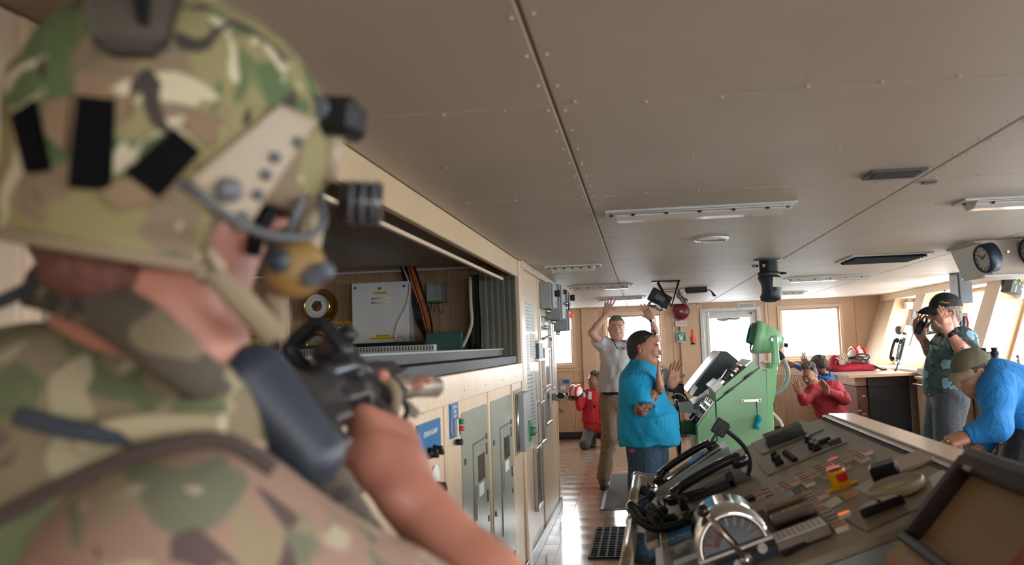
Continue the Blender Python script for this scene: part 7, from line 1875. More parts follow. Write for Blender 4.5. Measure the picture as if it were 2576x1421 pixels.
# ---- man in floral shirt and black cap, holding a radio
p = X_(6.2)
J = dict(head=p(2377, 788), fwd=(-1, -.08, .0), neck=p(2397, 836), chest=p(2396, 880), pelvis=p(2388, 985),
         shL=p(2421, 852, -.20), elL=p(2428, 890, -.30), wrL=p(2386, 834, -.30), shR=p(2378, 858, .20), elR=p(2352, 905, .20), wrR=p(2315, 842, .16),
         hipL=p(2392, 1000, -.10), knL=p(2382, 1130, -.13), anL=p(2400, 1290, -.10), hipR=p(2372, 1002, .10), knR=p(2352, 1125, .08), anR=p(2352, 1290, .10))
J['anR'].z = J['anL'].z = .09
SK_F = skin('ruddy skin', (.54, .26, .18), ((J['elR'].x - .05, J['elR'].y - .03, J['elR'].z + .08), .10, (.12, .08, .085), 60))
fm, W, fr = person('person', 'bearded man in dark floral shirt and black cap holding a radio', J, SK_F, [], s=1.04, head_s=1.12, fat=1.08, h=.006,
    hands={'L': dict(d=(-.18, -.05, 1), nrm=(-.45, .9, 0), thumb=1, curl=.12, spread=.06, s=1.12), 'R': dict(d=(-.12, 0, 1), nrm=(.2, -1, 0), thumb=1, curl=.9, s=1.08, grip=True)})
face_bits(fm, W, fr, 1.12, (.05, .05, .05), (.2, .14, .1), (.40, .17, .15), eyes=False)
rxx, ff, uu = fr; RH = rot_cols(rxx, ff, uu); RHm = Matrix((rxx, ff, uu)).transposed()
hair_cap(fm, W, fr, 1.12, pm('light grey hair', (.30, .25, .20), .75, var=.3, scale=120, bump=.4, bscale=300), .005, .05, -.055, side=.07, h=.006)
obj('beard', sdf_mesh('beard', [El(W(0, .045, -.085), (.056 * 1.12, .052 * 1.12, .050 * 1.12), RH, .02), El(W(0, .092, -.050), (.032, .012, .010), RH, .01), Bx(W(0, .05, .012), (.2, .2, .058), RH, .01, .01, True), El(W(0, .105, -.0635), (.026, .016, .007), RH, .005, True), Bx(W(0, -.12, -.08), (.2, .11, .2), RH, .01, .01, True)], .006, .003, 160, 4), pm('grey beard', (.34, .28, .23), .8, var=.35, scale=110, bump=.4, bscale=300), fm)
def capmesh(parent_name, label, W, fr, s, mat, brim_mat, tilt=0.0, long_=1.0):
    t = thing(parent_name, label, 'cap', W(0, 0, .06))
    rx, f, u = fr; R = rot_cols(rx, f, u)
    P_ = [El(W(0, -.010, .045), (.088 * s, .112 * s, .098 * s), R, .01), Bx(W(0, 0, -.055), (.2, .25, .098 * s), R, .006, .004, True)]
    c_ = obj('crown', sdf_mesh('crown', P_, .006, .002, 60, 2), mat, t)
    m_ = MB(); n_ = 16; vs_ = []
    for j in range(5):
        q = j / 4
        for i in range(n_ + 1):
            a = PI * (.08 + .84 * i / n_); x = .086 * math.cos(a); y0 = .100 * math.sin(a); y = y0 + q * .085 * long_ * math.sin(a) ** .6
            vs_.append(W(x, y - .0, .052 - .030 * q * q - .018 * (x / .08) ** 2 - .008 * q))
    k = n_ + 1
    m_.add(vs_, [(j * k + i, j * k + i + 1, (j + 1) * k + i + 1, (j + 1) * k + i) for j in range(4) for i in range(n_)], 0, True)
    b_ = m_.build('brim', brim_mat, t); md = b_.modifiers.new('thickness', 'SOLIDIFY'); md.thickness = .005; md.offset = 0
    MB().ell(W(0, -.010, .045 + .098 * s), (.008, .008, .005)).build('top_button', mat, t)
    return t, c_
cp_, cr2 = capmesh('baseball_cap', 'black baseball cap with coloured side lettering on floral shirt man', W, fr, 1.12, pm('black cap cotton', (.014, .017, .020), .7, bump=.2, bscale=300), MATS['black cap cotton'])
lpos = at(2380, 757, Y=W(0, 0, 0).y - .112)
for k, (tx, m) in enumerate((('One', GREENK), ('More', YLAB), ('Sail', REDP))):
    text(tx, .022, at(2369.5 + 8.2 * k, 760 + .6 * k, Y=W(0, 0, 0).y - .112 - .004 * (k == 0)), (1, 0, -.06), (.06, .12, 1), m, cp_)
sg = thing('wrap_sunglasses', 'black wraparound sunglasses on the man in floral shirt', 'glasses', W(0, .1, .01))
for sx_ in (-1, 1): MB().ell(W(.036 * sx_, .088, .008), (.034 * 1.1, .016, .022), Matrix((rxx, ff, uu)).transposed() @ Matrix.Rotation(-.35 * sx_, 3, 'Z')).build('lens', BLACKG, sg)
for sx_ in (-1, 1): MB().tube([W(.068 * sx_, .072, .014), W(.084 * sx_, .02, .014), W(.084 * sx_, -.02, .008)], .005, 6).build('temple', BLACK, sg)
g = lambda k: Vector(J[k])
def floral():
    m, n, b = newmat('floral print'); co = coords(n)
    v1 = tex(n, 'Voronoi', 10.0, co); v1.inputs['Randomness'].default_value = 1
    nz = tex(n, 'Noise', 26.0, co, Detail=4.0, Distortion=1.5); nz2 = tex(n, 'Noise', 9.0, co, Detail=3.0)
    ad = n.nodes.new('ShaderNodeMath'); ad.operation = 'MULTIPLY_ADD'; ad.inputs[1].default_value = .55; n.links.new(nz.outputs[0], ad.inputs[0]); n.links.new(v1.outputs['Distance'], ad.inputs[2])
    c1 = ramp(n, ad.outputs[0], [(.44, (.18, .46, .62)), (.62, (.34, .62, .72)), (.66, (.030, .045, .055)), (.75, (.065, .05, .05)), (.88, (.04, .13, .14))])
    c2 = ramp(n, nz2.outputs[0], [(.35, (.13, .09, .08)), (.5, (.035, .042, .05)), (.62, (.10, .22, .24))])
    mx = n.nodes.new('ShaderNodeMix'); mx.data_type = 'RGBA'; mx.inputs[0].default_value = .35
    n.links.new(c1, mx.inputs[6]); n.links.new(c2, mx.inputs[7]); n.links.new(mx.outputs[2], b.inputs['Base Color']); b.inputs['Roughness'].default_value = .75
    return m
FLOR = floral()
TS_ = [Cn(p(2396, 872), p(2390, 995), .155, .170, .08, True, sq=(.98, 1.15, (1, 0, 0))), El(p(2382, 955), (.165, .19, .17), None, .09), Cn(g('shL') + Vector((0, .05, -.01)), g('shR') + Vector((0, -.05, -.01)), .095, .095, .08),
       Cn(g('neck') - Vector((0, 0, .05)), g('neck') + Vector((0, 0, .015)), .10, .080, .03, True), El(g('shL'), (.088,) * 3, None, .05), Cn(g('shL'), g('shL').lerp(g('elL'), .62), .088, .090, .04, True), Cn(g('shR'), g('shR').lerp(g('elR'), .62), .085, .085, .04, True)]
garment(fm, 'floral_shirt', TS_, FLOR, .008, .009, 24, 41)
MB().tube([W(.05, -.055, -.115), W(.055, .01, -.13), W(.03, .06, -.155)], [.014, .018, .012], 8).build('collar', FLOR, fm)
for k in range(5): MB().cyl(p(2346 + .5 * k, 900 + 20 * k, -.09), p(2344 + .5 * k, 900 + 20 * k, -.10), .006, n=8).build('button', BLACK, fm)
garment(fm, 'trousers', legs(J, (.115, .092, .080), 1.04, waist=p(2390, 985)), cloth('slate grey trousers', (.085, .095, .115), .1), .009, .007, seed=42)
for q in 'RL': shoe(fm, g('an' + q), g('an' + q) + Vector((-.2, 0, 0)), BLACK, SOLE)
band(fm, 'smartwatch', g('wrL').lerp(g('elL'), .10), g('elL') - g('wrL'), .035, .030, BLACK)
MB().box(g('wrL').lerp(g('elL'), .10) + Vector((.028, -.024, .012)), (.030, .018, .034), Matrix.Rotation(-.6, 3, 'Y') @ Matrix.Rotation(.6, 3, 'Z'), .004).build('watch_face', BLACKG, fm)
rq = p(2314, 822, .11)
rd_ = thing('handheld_radio', 'black handheld radio with stub antenna in the raised hand', 'radio', rq)
Rr_ = Matrix.Rotation(.55, 3, 'Y')
MB().box(rq + Vector((-.0, .0, -.005)), (.055, .035, .105), Rr_, .006).build('body', BLACK, rd_)
MB().cyl(rq + Rr_ @ Vector((.018, 0, .05)), rq + Rr_ @ Vector((.022, 0, .135)), .007, .005, n=10).build('antenna', BLACK, rd_)
MB().cyl(rq + Rr_ @ Vector((-.012, 0, .05)), rq + Rr_ @ Vector((-.012, 0, .065)), .008, n=10).build('knob', GREYD, rd_)
# ---- man in blue sweater bending forward at right
p = X_(5.0)
SK_B = skin('tan skin', (.45, .225, .14))
J = dict(head=p(2448, 940, -.03), fwd=(-.93, -.10, -.36), up=(-.36, 0, .93), neck=p(2492, 948), chest=p(2528, 972), pelvis=p(2590, 1080),
         shL=p(2512, 982, -.19), elL=p(2512, 1072, -.30), wrL=p(2432, 1098, -.26), shR=p(2515, 980, .19), elR=p(2500, 1070, .26), wrR=p(2470, 1130, .20),
         hipL=p(2592, 1110, -.10), knL=p(2535, 1230, -.14), anL=p(2590, 1350, -.10), hipR=p(2600, 1112, .10), knR=p(2560, 1235, .12), anR=p(2610, 1350, .12))
J['anR'].z = J['anL'].z = .09
bm_, W, fr = person('person', 'man in bright blue sweater and olive cap bending down at right', J, SK_B, [], s=1.02, head_s=1.08, h=.0065, hands={'L': dict(d=(-.85, .0, -.25), nrm=(.1, .5, -1), thumb=-1, curl=.75, spread=.1, s=1.1), 'R': dict(d=(-.6, 0, -.7), nrm=(0, -1, 0), thumb=1, curl=.5, s=1.0)})
face_bits(bm_, W, fr, 1.08, (.04, .03, .02), (.03, .025, .02), (.36, .16, .13))
hair_cap(bm_, W, fr, 1.08, HAIRB, .004, .03, -.05, side=.065, h=.006)
OLV = pm('olive cap cotton', (.115, .105, .062), .8, bump=.25, bscale=300)
cp2, cr3 = capmesh('baseball_cap', 'olive green baseball cap on the bending man in blue', W, fr, 1.10, OLV, pm('tan brim', (.26, .21, .14), .8), long_=.5)
MB().tube(spline([W(.04, -.118, .035), W(.07, -.10, .045), W(.085, -.075, .03), W(.06, -.11, .015)], 5), .008, 6).build('strap_buckle', pm('cap strap gold', (.50, .34, .08), .5), cp2)
g = lambda k: Vector(J[k])
TS_ = [Cn(g('chest'), g('pelvis'), .165, .165, .08, sq=(.95, 1.2, (.5, 0, .6))), Cn(g('shL') + Vector((0, .04, 0)), g('shR') + Vector((0, -.04, 0)), .105, .105, .08), Cn(g('neck') + Vector((.05, 0, -.03)), g('neck') + Vector((-.015, 0, .005)), .105, .085, .04, True), El(p(2548, 985), (.15, .17, .13), None, .1)]
for q in 'RL': TS_ += [Cn(g('sh' + q), g('el' + q), .095, .082, .05), El(g('el' + q), (.082,) * 3, None, .04), Cn(g('el' + q), g('wr' + q).lerp(g('el' + q), .04), .078, .050, .04, True)]
garment(bm_, 'sweater', TS_, cloth('bright blue fleece', (.012, .20, .56), .10), .008, .011, 22, 51)
garment(bm_, 'trousers', legs(J, (.12, .095, .075), 1.04), cloth('black trousers', (.012, .013, .016), .2), .010, .006, seed=52)
for q in 'RL': shoe(bm_, g('an' + q), g('an' + q) + Vector((-.2, 0, 0)), BLACK, SOLE)
fr_d = (g('wrL') - g('elL')).normalized()
MB().lathe([(.0105, -.003), (.0125, -.003), (.0125, .003), (.0105, .003)], g('wrL') + Vector((-.115, -.02, -.02)), fr_d, 14).build('ring', BRASS, bm_)
# ------------------------------------------------------------------ soldier in the foreground
def camo(name, cols, scale=16.0, dist=1.2, seed=0.0, rough=.85):
    """cols: base, then (colour, noise threshold) layers"""
    m, n, b = newmat(name); last = None
    base = n.nodes.new('ShaderNodeRGB'); base.outputs[0].default_value = (*cols[0], 1); last = base.outputs[0]
    for k, (c, th, sc2, st) in enumerate(cols[1:]):
        co = coords(n, st, (seed + 3.7 * k, 1.9 * k - seed, 5.1 * k))
        t = tex(n, 'Noise', scale * sc2, co, Detail=2.0, Distortion=dist, Roughness=.45)
        f = ramp(n, t.outputs[0], [(th - .012, (0, 0, 0)), (th + .012, (1, 1, 1))])
        mx = n.nodes.new('ShaderNodeMix'); mx.data_type = 'RGBA'; n.links.new(f, mx.inputs[0]); n.links.new(last, mx.inputs[6]); mx.inputs[7].default_value = (*c, 1); last = mx.outputs[2]
    n.links.new(last, b.inputs['Base Color']); b.inputs['Roughness'].default_value = rough
    co = coords(n); bumpit(n, b, tex(n, 'Noise', 500.0, co).outputs[0], .2, .002)
    return m
CAMO_H = camo('helmet camouflage', [(.25, .22, .10), ((.21, .155, .10), .51, .62, (1, 1, 1)), ((.085, .13, .05), .575, .75, (1, 1, .8)), ((.52, .47, .32), .585, .8, (1, 1, 1.2)), ((.045, .035, .03), .645, 1.1, (1, 1, .7))], 15.0, 1.0, 2.0)
CAMO_B = camo('uniform camouflage', [(.27, .17, .125), ((.24, .19, .115), .56, .60, (1, 1, 1)), ((.13, .135, .085), .60, .75, (1, 1, .8)), ((.36, .30, .21), .61, .9, (1, 1, 1.1)), ((.085, .055, .05), .645, 1.0, (1, 1, .8)), ((.06, .10, .05), .66, .9, (1, 1, 1))], 13.0, 1.0, 7.0)
CAMO_V = camo('vest camouflage', [(.20, .16, .095), ((.10, .12, .055), .52, .65, (1, 1, .7)), ((.33, .29, .18), .58, .8, (1, 1, .6)), ((.11, .07, .06), .62, .9, (1, 1, .7)), ((.42, .27, .20), .63, .9, (1, 1, 1))], 15.0, 1.0, 4.0)
SLINGM = camo('sling webbing', [(.075, .062, .045), ((.17, .14, .085), .55, .9, (1, 1, 1)), ((.035, .030, .027), .60, .9, (1, 1, 1))], 16.0, 1.0, 1.0)
SK_S = skin('sunburnt skin', (.42, .185, .13))
TANP = pm('tan polymer', (.34, .27, .185), .5, var=.08)
VELCRO = pm('black velcro', (.006, .006, .007), .95, bump=.3, bscale=600, spec=.05)
COYOTE = pm('coyote webbing', (.25, .19, .12), .8, bump=.2, bscale=400)
GUN = pm('gun black', (.015, .015, .017), .36, var=.2, spec=.35)
GUNB = pm('rubber butt pad', (.026, .036, .055), .42, var=.15, bump=.15, bscale=300)
GOLDT = pm('ochre ear cup', (.26, .15, .045), .5)
sol = thing('person', 'soldier in camouflage uniform seen from behind aiming a rifle', 'person', (-.52, .8, 0))
HC = at(466, 322, Y=.72)
hf = Vector((.57, .82, -.10)).normalized(); hu = Vector((.25, .02, .97)); hu = (hu - hf * hu.dot(hf)).normalized(); hr = hf.cross(hu)
RHm = Matrix((hr, hf, hu)).transposed(); RHn = rot_cols(hr, hf, hu)
HR = Vector((.122, .145, .130))
def onhel(u, v, sc_=1.0):
    r = RM @ Vector(((u - PCX) / F_PX, -(v - PCY) / F_PX, -1.0)); o = RHm.transposed() @ (CAM - HC); d = RHm.transposed() @ r
    a = HR * sc_; o2 = Vector((o[i] / a[i] for i in range(3))); d2 = Vector((d[i] / a[i] for i in range(3)))
    A, B, C2 = d2.dot(d2), 2 * o2.dot(d2), o2.dot(o2) - 1; q = B * B - 4 * A * C2
    if q < 0: t_ = -B / (2 * A)
    else: t_ = (-B - math.sqrt(q)) / (2 * A)
    if (o + d * t_).z < 0:
        A, B, C2 = d2.x ** 2 + d2.y ** 2, 2 * (o2.x * d2.x + o2.y * d2.y), o2.x ** 2 + o2.y ** 2 - 1; q = B * B - 4 * A * C2
        t_ = -B / (2 * A) if q < 0 else (-B - math.sqrt(q)) / (2 * A)
        pnt = CAM + r * t_; loc = RHm.transposed() @ (pnt - HC); return pnt, (RHm @ Vector((loc.x / a.x ** 2, loc.y / a.y ** 2, 0))).normalized()
    pnt = CAM + r * t_; loc = RHm.transposed() @ (pnt - HC); nn = RHm @ Vector((loc[i] / a[i] ** 2 for i in range(3))); return pnt, nn.normalized()
# joints
sJ = dict(neck=at(335, 905, Y=.77), shR=at(490, 1450, Y=.68), shL=Vector((-.72, .84, 1.44)), elR=at(1330, 1640, Y=.90), wrR=at(1005, 1215, Y=.95),
          elL=Vector((-.66, 1.13, 1.24)), wrL=Vector((-.47, 1.30, 1.385)), chest=Vector((-.55, .78, 1.30)), pelvis=Vector((-.56, .78, .98)),
          hipR=Vector((-.47, .76, .92)), hipL=Vector((-.66, .82, .92)), knR=Vector((-.44, .72, .50)), knL=Vector((-.66, 1.0, .50)), anR=Vector((-.46, .62, .09)), anL=Vector((-.66, 1.02, .09)))
g = lambda k: Vector(sJ[k])
hp, Wh = head_prims(HC - hu * .045, (hr, hf, hu), 1.0)
P_ = list(hp)
P_ += [Cn(g('neck') - Vector((0, 0, .02)), HC - hu * .12 - hf * .02, .066, .060, .04), Cn(at(470, 885, Y=.73), HC - hu * .13, .058, .050, .05), Cn(g('neck'), g('chest'), .075, .12, .05)]
for q in 'LR':
    P_ += [Cn(g('chest'), g('sh' + q), .09, .06, .05), Cn(g('sh' + q), g('el' + q), .055, .045, .03), Cn(g('el' + q), g('el' + q).lerp(g('wr' + q), .35), .047, .049, .03), Cn(g('el' + q).lerp(g('wr' + q), .35), g('wr' + q), .049, .033, .03)]
    P_ += [Cn(g('pelvis'), g('hip' + q), .10, .085, .04), Cn(g('hip' + q), g('kn' + q), .080, .055, .03), Cn(g('kn' + q), g('an' + q), .053, .038, .03)]
P_.append(Cn(g('chest'), g('pelvis'), .12, .12, .05))
gripd = (at(962, 1075, Y=1.02) - g('wrR')).normalized()
P_ += hand_prims(g('wrR'), gripd, Vector((-.80, .45, -.35)), 1, 1.22, .95, .10, True)
P_ += hand_prims(g('wrL'), Vector((.30, .1, .9)), Vector((1, .1, -.2)), -1, 1.05, .9, .05)
P_ += [Cn(g('wrL') + Vector((.01, -.01, .05)), at(905, 952, Y=1.17), .016, .012, .02), Cn(at(905, 952, Y=1.17), at(962, 944, Y=1.14), .012, .011, .01)]
obj('body', sdf_mesh('body', P_, .006), SK_S, sol)
hair_s = [El(HC - hu * .06 - hf * .03, (.082, .098, .085), RHn, .02), Cn(HC - hu * .12 - hf * .07, at(330, 640, Y=.70), .045, .05, .04)]
# short hair at the nape
obj('hair', sdf_mesh('hair', [El(HC - hu * .055 - hf * .014, (.083, .102, .088), RHn, .02), El(HC - hu * .135 - hf * .05, (.068, .055, .055), RHn, .03)], .006, .002, 150, 3), pm('cropped brown hair', (.14, .055, .042), .8, var=.4, scale=120), sol)
# uniform
torso = [Cn(g('chest') + Vector((0, 0, .03)), g('pelvis'), .16, .155, .08, sq=(1.25, .95, (1, .4, 0))), Cn(g('shL'), g('shR'), .10, .09, .09), El(g('shR') + Vector((.0, -.0, .0)), (.100, .100, .100), None, .06),
         Cn(g('shR'), g('shR').lerp(g('elR'), .75), .095, .062, .06), Cn(g('shL'), g('elL'), .09, .07, .05), Cn(g('elL'), g('wrL').lerp(g('elL'), .1), .066, .048, .03, True), Cn(g('neck') - Vector((0, 0, .05)), g('neck') + Vector((-.01, -.005, .012)), .10, .088, .04, True)]
garment(sol, 'combat_shirt', torso, CAMO_B, .008, .008, 24, 61)
garment(sol, 'combat_trousers', legs({**sJ}, (.11, .09, .075), 1.0), CAMO_B, .012, .007, 20, 62)
for q in 'RL': shoe(sol, g('an' + q), g('an' + q) + Vector((.05, .2, 0)), COYOTE, SOLE, 1.1)
# armoured vest with collar edge
vst = [Cn(g('chest') + Vector((-.02, -.03, .12)), g('pelvis') + Vector((0, 0, .12)), .175, .175, .06, sq=(1.12, 1.0, (1, .4, 0))), Cn(at(60, 1120, Y=.72), at(480, 1060, Y=.70), .050, .044, .06), El(at(250, 1120, Y=.74), (.15, .09, .10), None, .08)]
garment(sol, 'armour_vest', vst, CAMO_V, .008, .005, 30, 63)
def ribbon(nm, pts, w, mat, parent, nrm=None, th=.004, n=8):
    pts = spline(pts, n); m_ = MB(); vs_ = []; K = len(pts)
    for i, q in enumerate(pts):
        d = (pts[min(i + 1, K - 1)] - pts[max(i - 1, 0)]).normalized(); nn = (Vector(nrm) if nrm is not None else (CAM - q)).normalized(); sd = d.cross(nn).normalized(); nn = sd.cross(d).normalized()
        wi = w[min(len(w) - 1, int(i / K * len(w)))] if isinstance(w, (list, tuple)) else w
        for a, b_ in ((-1, -1), (-.5, -.2), (.5, -.2), (1, -1), (1, -3), (-1, -3)): vs_.append(q + sd * wi / 2 * a + nn * th * (b_ + 1))
    fs = [(i * 6 + k, i * 6 + (k + 1) % 6, (i + 1) * 6 + (k + 1) % 6, (i + 1) * 6 + k) for i in range(K - 1) for k in range(6)] + [tuple(range(6))[::-1], tuple((K - 1) * 6 + k for k in range(6))]
    m_.add(vs_, fs, 0, True); return m_.build(nm, mat, parent)
ribbon('vest_edge', [at(-60, 1330, Y=.56), at(180, 1210, Y=.555), at(380, 1130, Y=.56), at(560, 1110, Y=.575), at(690, 1180, Y=.59)], .014, pm('dark binding', (.055, .04, .035), .8), sol)
ribbon('webbing_strap', [at(40, 1045, Y=.60), at(200, 1085, Y=.595), at(330, 1100, Y=.60)], .016, pm('dark blue grey tab', (.035, .05, .07), .7), sol)
ribbon('webbing_strap', [at(190, 1110, Y=.60), at(350, 1075, Y=.60), at(560, 1075, Y=.605)], .022, pm('cream webbing', (.42, .37, .24), .8), sol)
# helmet
hel = thing('combat_helmet', 'camouflage covered combat helmet with side rail on the soldier', 'helmet', HC)
cut_p = HC - hu * .075
obj('shell', sdf_mesh('shell', [El(HC, tuple(HR), RHn, .01), Cn(HC + hu * .01, HC - hu * .132, HR.x, HR.x * .97, .02, True, sq=(HR.y / HR.x, 1.0, hf)), El(HC - hu * .15, (HR.x - .016, HR.y - .016, .20), RHn, .01, True), Bx(HC - hu * .17 + hf * .15, (.3, .14, .10), RHn, .03, .03, True)], .005, .0015, 60, 5), CAMO_H, hel)
rimp = [HC + RHm @ Vector((HR.x * .965 * math.cos(a), HR.y * .965 * math.sin(a), -.131)) for a in [PI * .98 + PI * 1.04 * i / 30 for i in range(31)]]
MB().tube(rimp, .006, 8).build('rim_trim', COYOTE, hel)
def patch(nm, px4, mat, sc_=1.05, th=.008, n=10, parent=None):
    parent = parent or hel; m_ = MB(); top = []; bot = []
    for j in range(n + 1):
        for i in range(n + 1):
            s_, t_ = i / n, j / n
            u = (px4[0][0] * (1 - s_) + px4[1][0] * s_) * (1 - t_) + (px4[3][0] * (1 - s_) + px4[2][0] * s_) * t_
            v = (px4[0][1] * (1 - s_) + px4[1][1] * s_) * (1 - t_) + (px4[3][1] * (1 - s_) + px4[2][1] * s_) * t_
            pt, nn = onhel(u, v, sc_); top.append(pt + nn * .001); bot.append(pt - nn * th)
    k = n + 1; N2 = k * k
    fs = [(j * k + i, j * k + i + 1, (j + 1) * k + i + 1, (j + 1) * k + i) for j in range(n) for i in range(n)]
    edge = [i for i in range(k)] + [j * k + n for j in range(1, k)] + [n * k + i for i in range(n - 1, -1, -1)] + [j * k for j in range(n - 1, 0, -1)]
    fs += [tuple(N2 + q for q in f[::-1]) for f in list(fs)] + [(edge[i], edge[(i + 1) % len(edge)], N2 + edge[(i + 1) % len(edge)], N2 + edge[i]) for i in range(len(edge))]
    m_.add(top + bot, fs, 0, True); return m_.build(nm, mat, parent)
patch('velcro_patch', [(195, 240), (292, 250), (272, 475), (172, 470)], VELCRO)
patch('velcro_patch', [(438, 322), (505, 382), (400, 500), (312, 435)], VELCRO)
patch('velcro_patch', [(26, 290), (85, 250), (112, 425), (62, 432)], VELCRO)
BRNV = pm('brown loop patch', (.23, .155, .095), .95)
patch('loop_patch', [(478, 268), (560, 300), (535, 372), (455, 320)], BRNV, 1.04)
patch('loop_patch', [(205, 170), (345, 195), (330, 300), (190, 235)], BRNV, 1.04)
patch('loop_patch', [(110, 260), (180, 240), (165, 380), (115, 340)], BRNV, 1.04)
patch('loop_patch', [(255, 480), (330, 440), (430, 500), (300, 530)], BRNV, 1.04)
patch('top_cover', [(196, -60), (470, -60), (425, 110), (232, 100)], pm('grey brown cover', (.085, .072, .060), .6), 1.09, .02)
patch('cover_trim', [(232, 92), (425, 100), (385, 135), (275, 130)], pm('dark trim', (.05, .04, .035), .6), 1.095, .02)
patch('cover_buckle', [(330, -20), (380, -20), (375, 65), (345, 55)], BLACK, 1.11, .02)
# side rail with holes
rl = patch('side_rail', [(480, 450), (705, 262), (800, 300), (610, 590)], TANP, 1.08, .014, 12)
for u, v in ((748, 358), (690, 396), (668, 440), (648, 490), (610, 545)):
    pt, nn = onhel(u, v, 1.09); MB().lathe([(.001, .003), (.0055, .003), (.0055, -.004)], pt, nn, 12).build('rail_hole', INK, rl)
pt, nn = onhel(572, 478, 1.09); MB().lathe([(.011, 0), (.011, .006), (.006, .008), (.001, .008)], pt, nn, 16).build('rail_bolt', GREYD, rl)
# lamp and camera modules on the helmet front
c = at(856, 300, Y=.76); MB().box(c, (.046, .045, .040), Matrix.Rotation(.1, 3, 'Y'), .008).build('helmet_lamp', BLACK, hel)
MB().cyl(c + Vector((-.014, -.012, .006)), c + Vector((-.014, -.03, .006)), .012, n=14).build('lamp_switch', GREYD, hel)
MB().cyl(c + Vector((-.005, 0, -.015)), c + Vector((-.02, .01, -.06)), .010, n=10).build('lamp_arm', TANP, hel)
c = at(880, 512, Y=.78); MB().cyl(c + Vector((-.012, .0, .003)), c + Vector((.030, .012, -.001)), .022, .023, n=20).build('side_torch', BLACKG, hel)
for k in range(3): MB().lathe([(.0235, -.002), (.025, 0), (.0235, .002)], c + Vector((.002 + .011 * k, .004 + .003 * k, .001)), (.042, .012, -.004), 20).build('torch_ring', GREYD, hel)
# headset
hs = thing('headset', 'tan and ochre hearing protection headset on the soldier', 'headset', at(740, 690, Y=.74))
ec = at(742, 672, Y=.735)
MB().ell(ec, (.030, .020, .031), Matrix.Rotation(.4, 3, 'Z')).build('ear_cup', GOLDT, hs)
MB().lathe([(.012, 0), (.012, .006), (.008, .009), (.001, .009)], at(702, 656, Y=.705), (-.2, -1, .1), 16).build('cup_button', pm('blue grey cap', (.03, .045, .065), .4), hs)
MB().box(at(800, 690, Y=.725), (.030, .02, .016), Matrix.Rotation(-.5, 3, 'Y'), .004).build('cup_edge', pm('blue grey plastic', (.09, .11, .14), .4), hs)
MB().box(at(778, 590, Y=.745), (.026, .020, .055), Matrix.Rotation(.18, 3, 'Y'), .008).build('arm_plate', TANP, hs)
MB().tube(spline([at(725, 590, Y=.72), at(742, 545, Y=.715), at(762, 500, Y=.72)], 6), .0045, 8).build('arm_wire', GREYD, hs)
MB().tube([at(760, 430, Y=.74), at(700, 500, Y=.73), at(650, 580, Y=.73), at(635, 640, Y=.735)], .008, 8).build('cup_seal', BLACK, hs)
MB().tube(spline([at(455, 460, Y=.555), at(520, 505, Y=.56), at(600, 560, Y=.60), at(680, 592, Y=.65), at(770, 595, Y=.70), at(812, 560, Y=.72), at(806, 490, Y=.74)], 8), .0042, 8).build('boom_cable', pm('grey cable', (.085, .09, .10), .5), hs)
MB().tube(spline([at(90, 540, Y=.70), at(85, 620, Y=.70), at(110, 690, Y=.69), at(80, 730, Y=.68), at(-30, 780, Y=.66)], 8), .004, 8).build('radio_cable', BLACK, hs)
MB().tube(spline([at(105, 560, Y=.70), at(112, 640, Y=.69), at(95, 700, Y=.68), at(-30, 765, Y=.66)], 8), .004, 8).build('radio_cable', BLACK, hs)
MB().box(at(92, 590, Y=.70), (.014, .014, .036), Matrix.Rotation(.1, 3, 'Y'), .004).build('connector', BLACK, hs)
# chin strap
cs = thing('chin_strap', 'coyote chin strap with square buckle below the helmet rim', 'strap', at(560, 720, Y=.66))
ribbon('webbing', [at(470, 605, Y=.655), at(540, 690, Y=.655), at(620, 770, Y=.675), at(690, 850, Y=.72)], [.020, .020, .024, .024], COYOTE, cs)
bkc = [at(*q, Y=.648) for q in ((478, 640), (520, 620), (556, 672), (510, 704))]
MB().tube(bkc, .0055, 6, closed=True).build('buckle', TANP, cs)
MB().box(at(500, 625, Y=.652), (.022, .006, .016), Matrix.Rotation(.5, 3, 'Y'), .003).build('buckle_tab', TANP, cs)
ribbon('webbing', [at(690, 850, Y=.72), at(700, 800, Y=.73), at(690, 740, Y=.74)], .02, COYOTE, cs)
# sling across the neck
sg_ = thing('rifle_sling', 'wide dark camouflage sling strap across the neck and shoulder of soldier', 'sling', at(300, 800, Y=.63))
ribbon('strap', [at(70, 715, Y=.68), at(190, 745, Y=.655), at(310, 800, Y=.64), at(410, 875, Y=.635), at(500, 950, Y=.65), at(560, 1010, Y=.69)], [.042, .045, .048, .046, .040, .03], SLINGM, sg_, th=.006)
ribbon('strap', [at(815, 1200, Y=.80), at(880, 1300, Y=.83), at(960, 1421, Y=.86), at(1000, 1500, Y=.86)], .045, SLINGM, sg_)
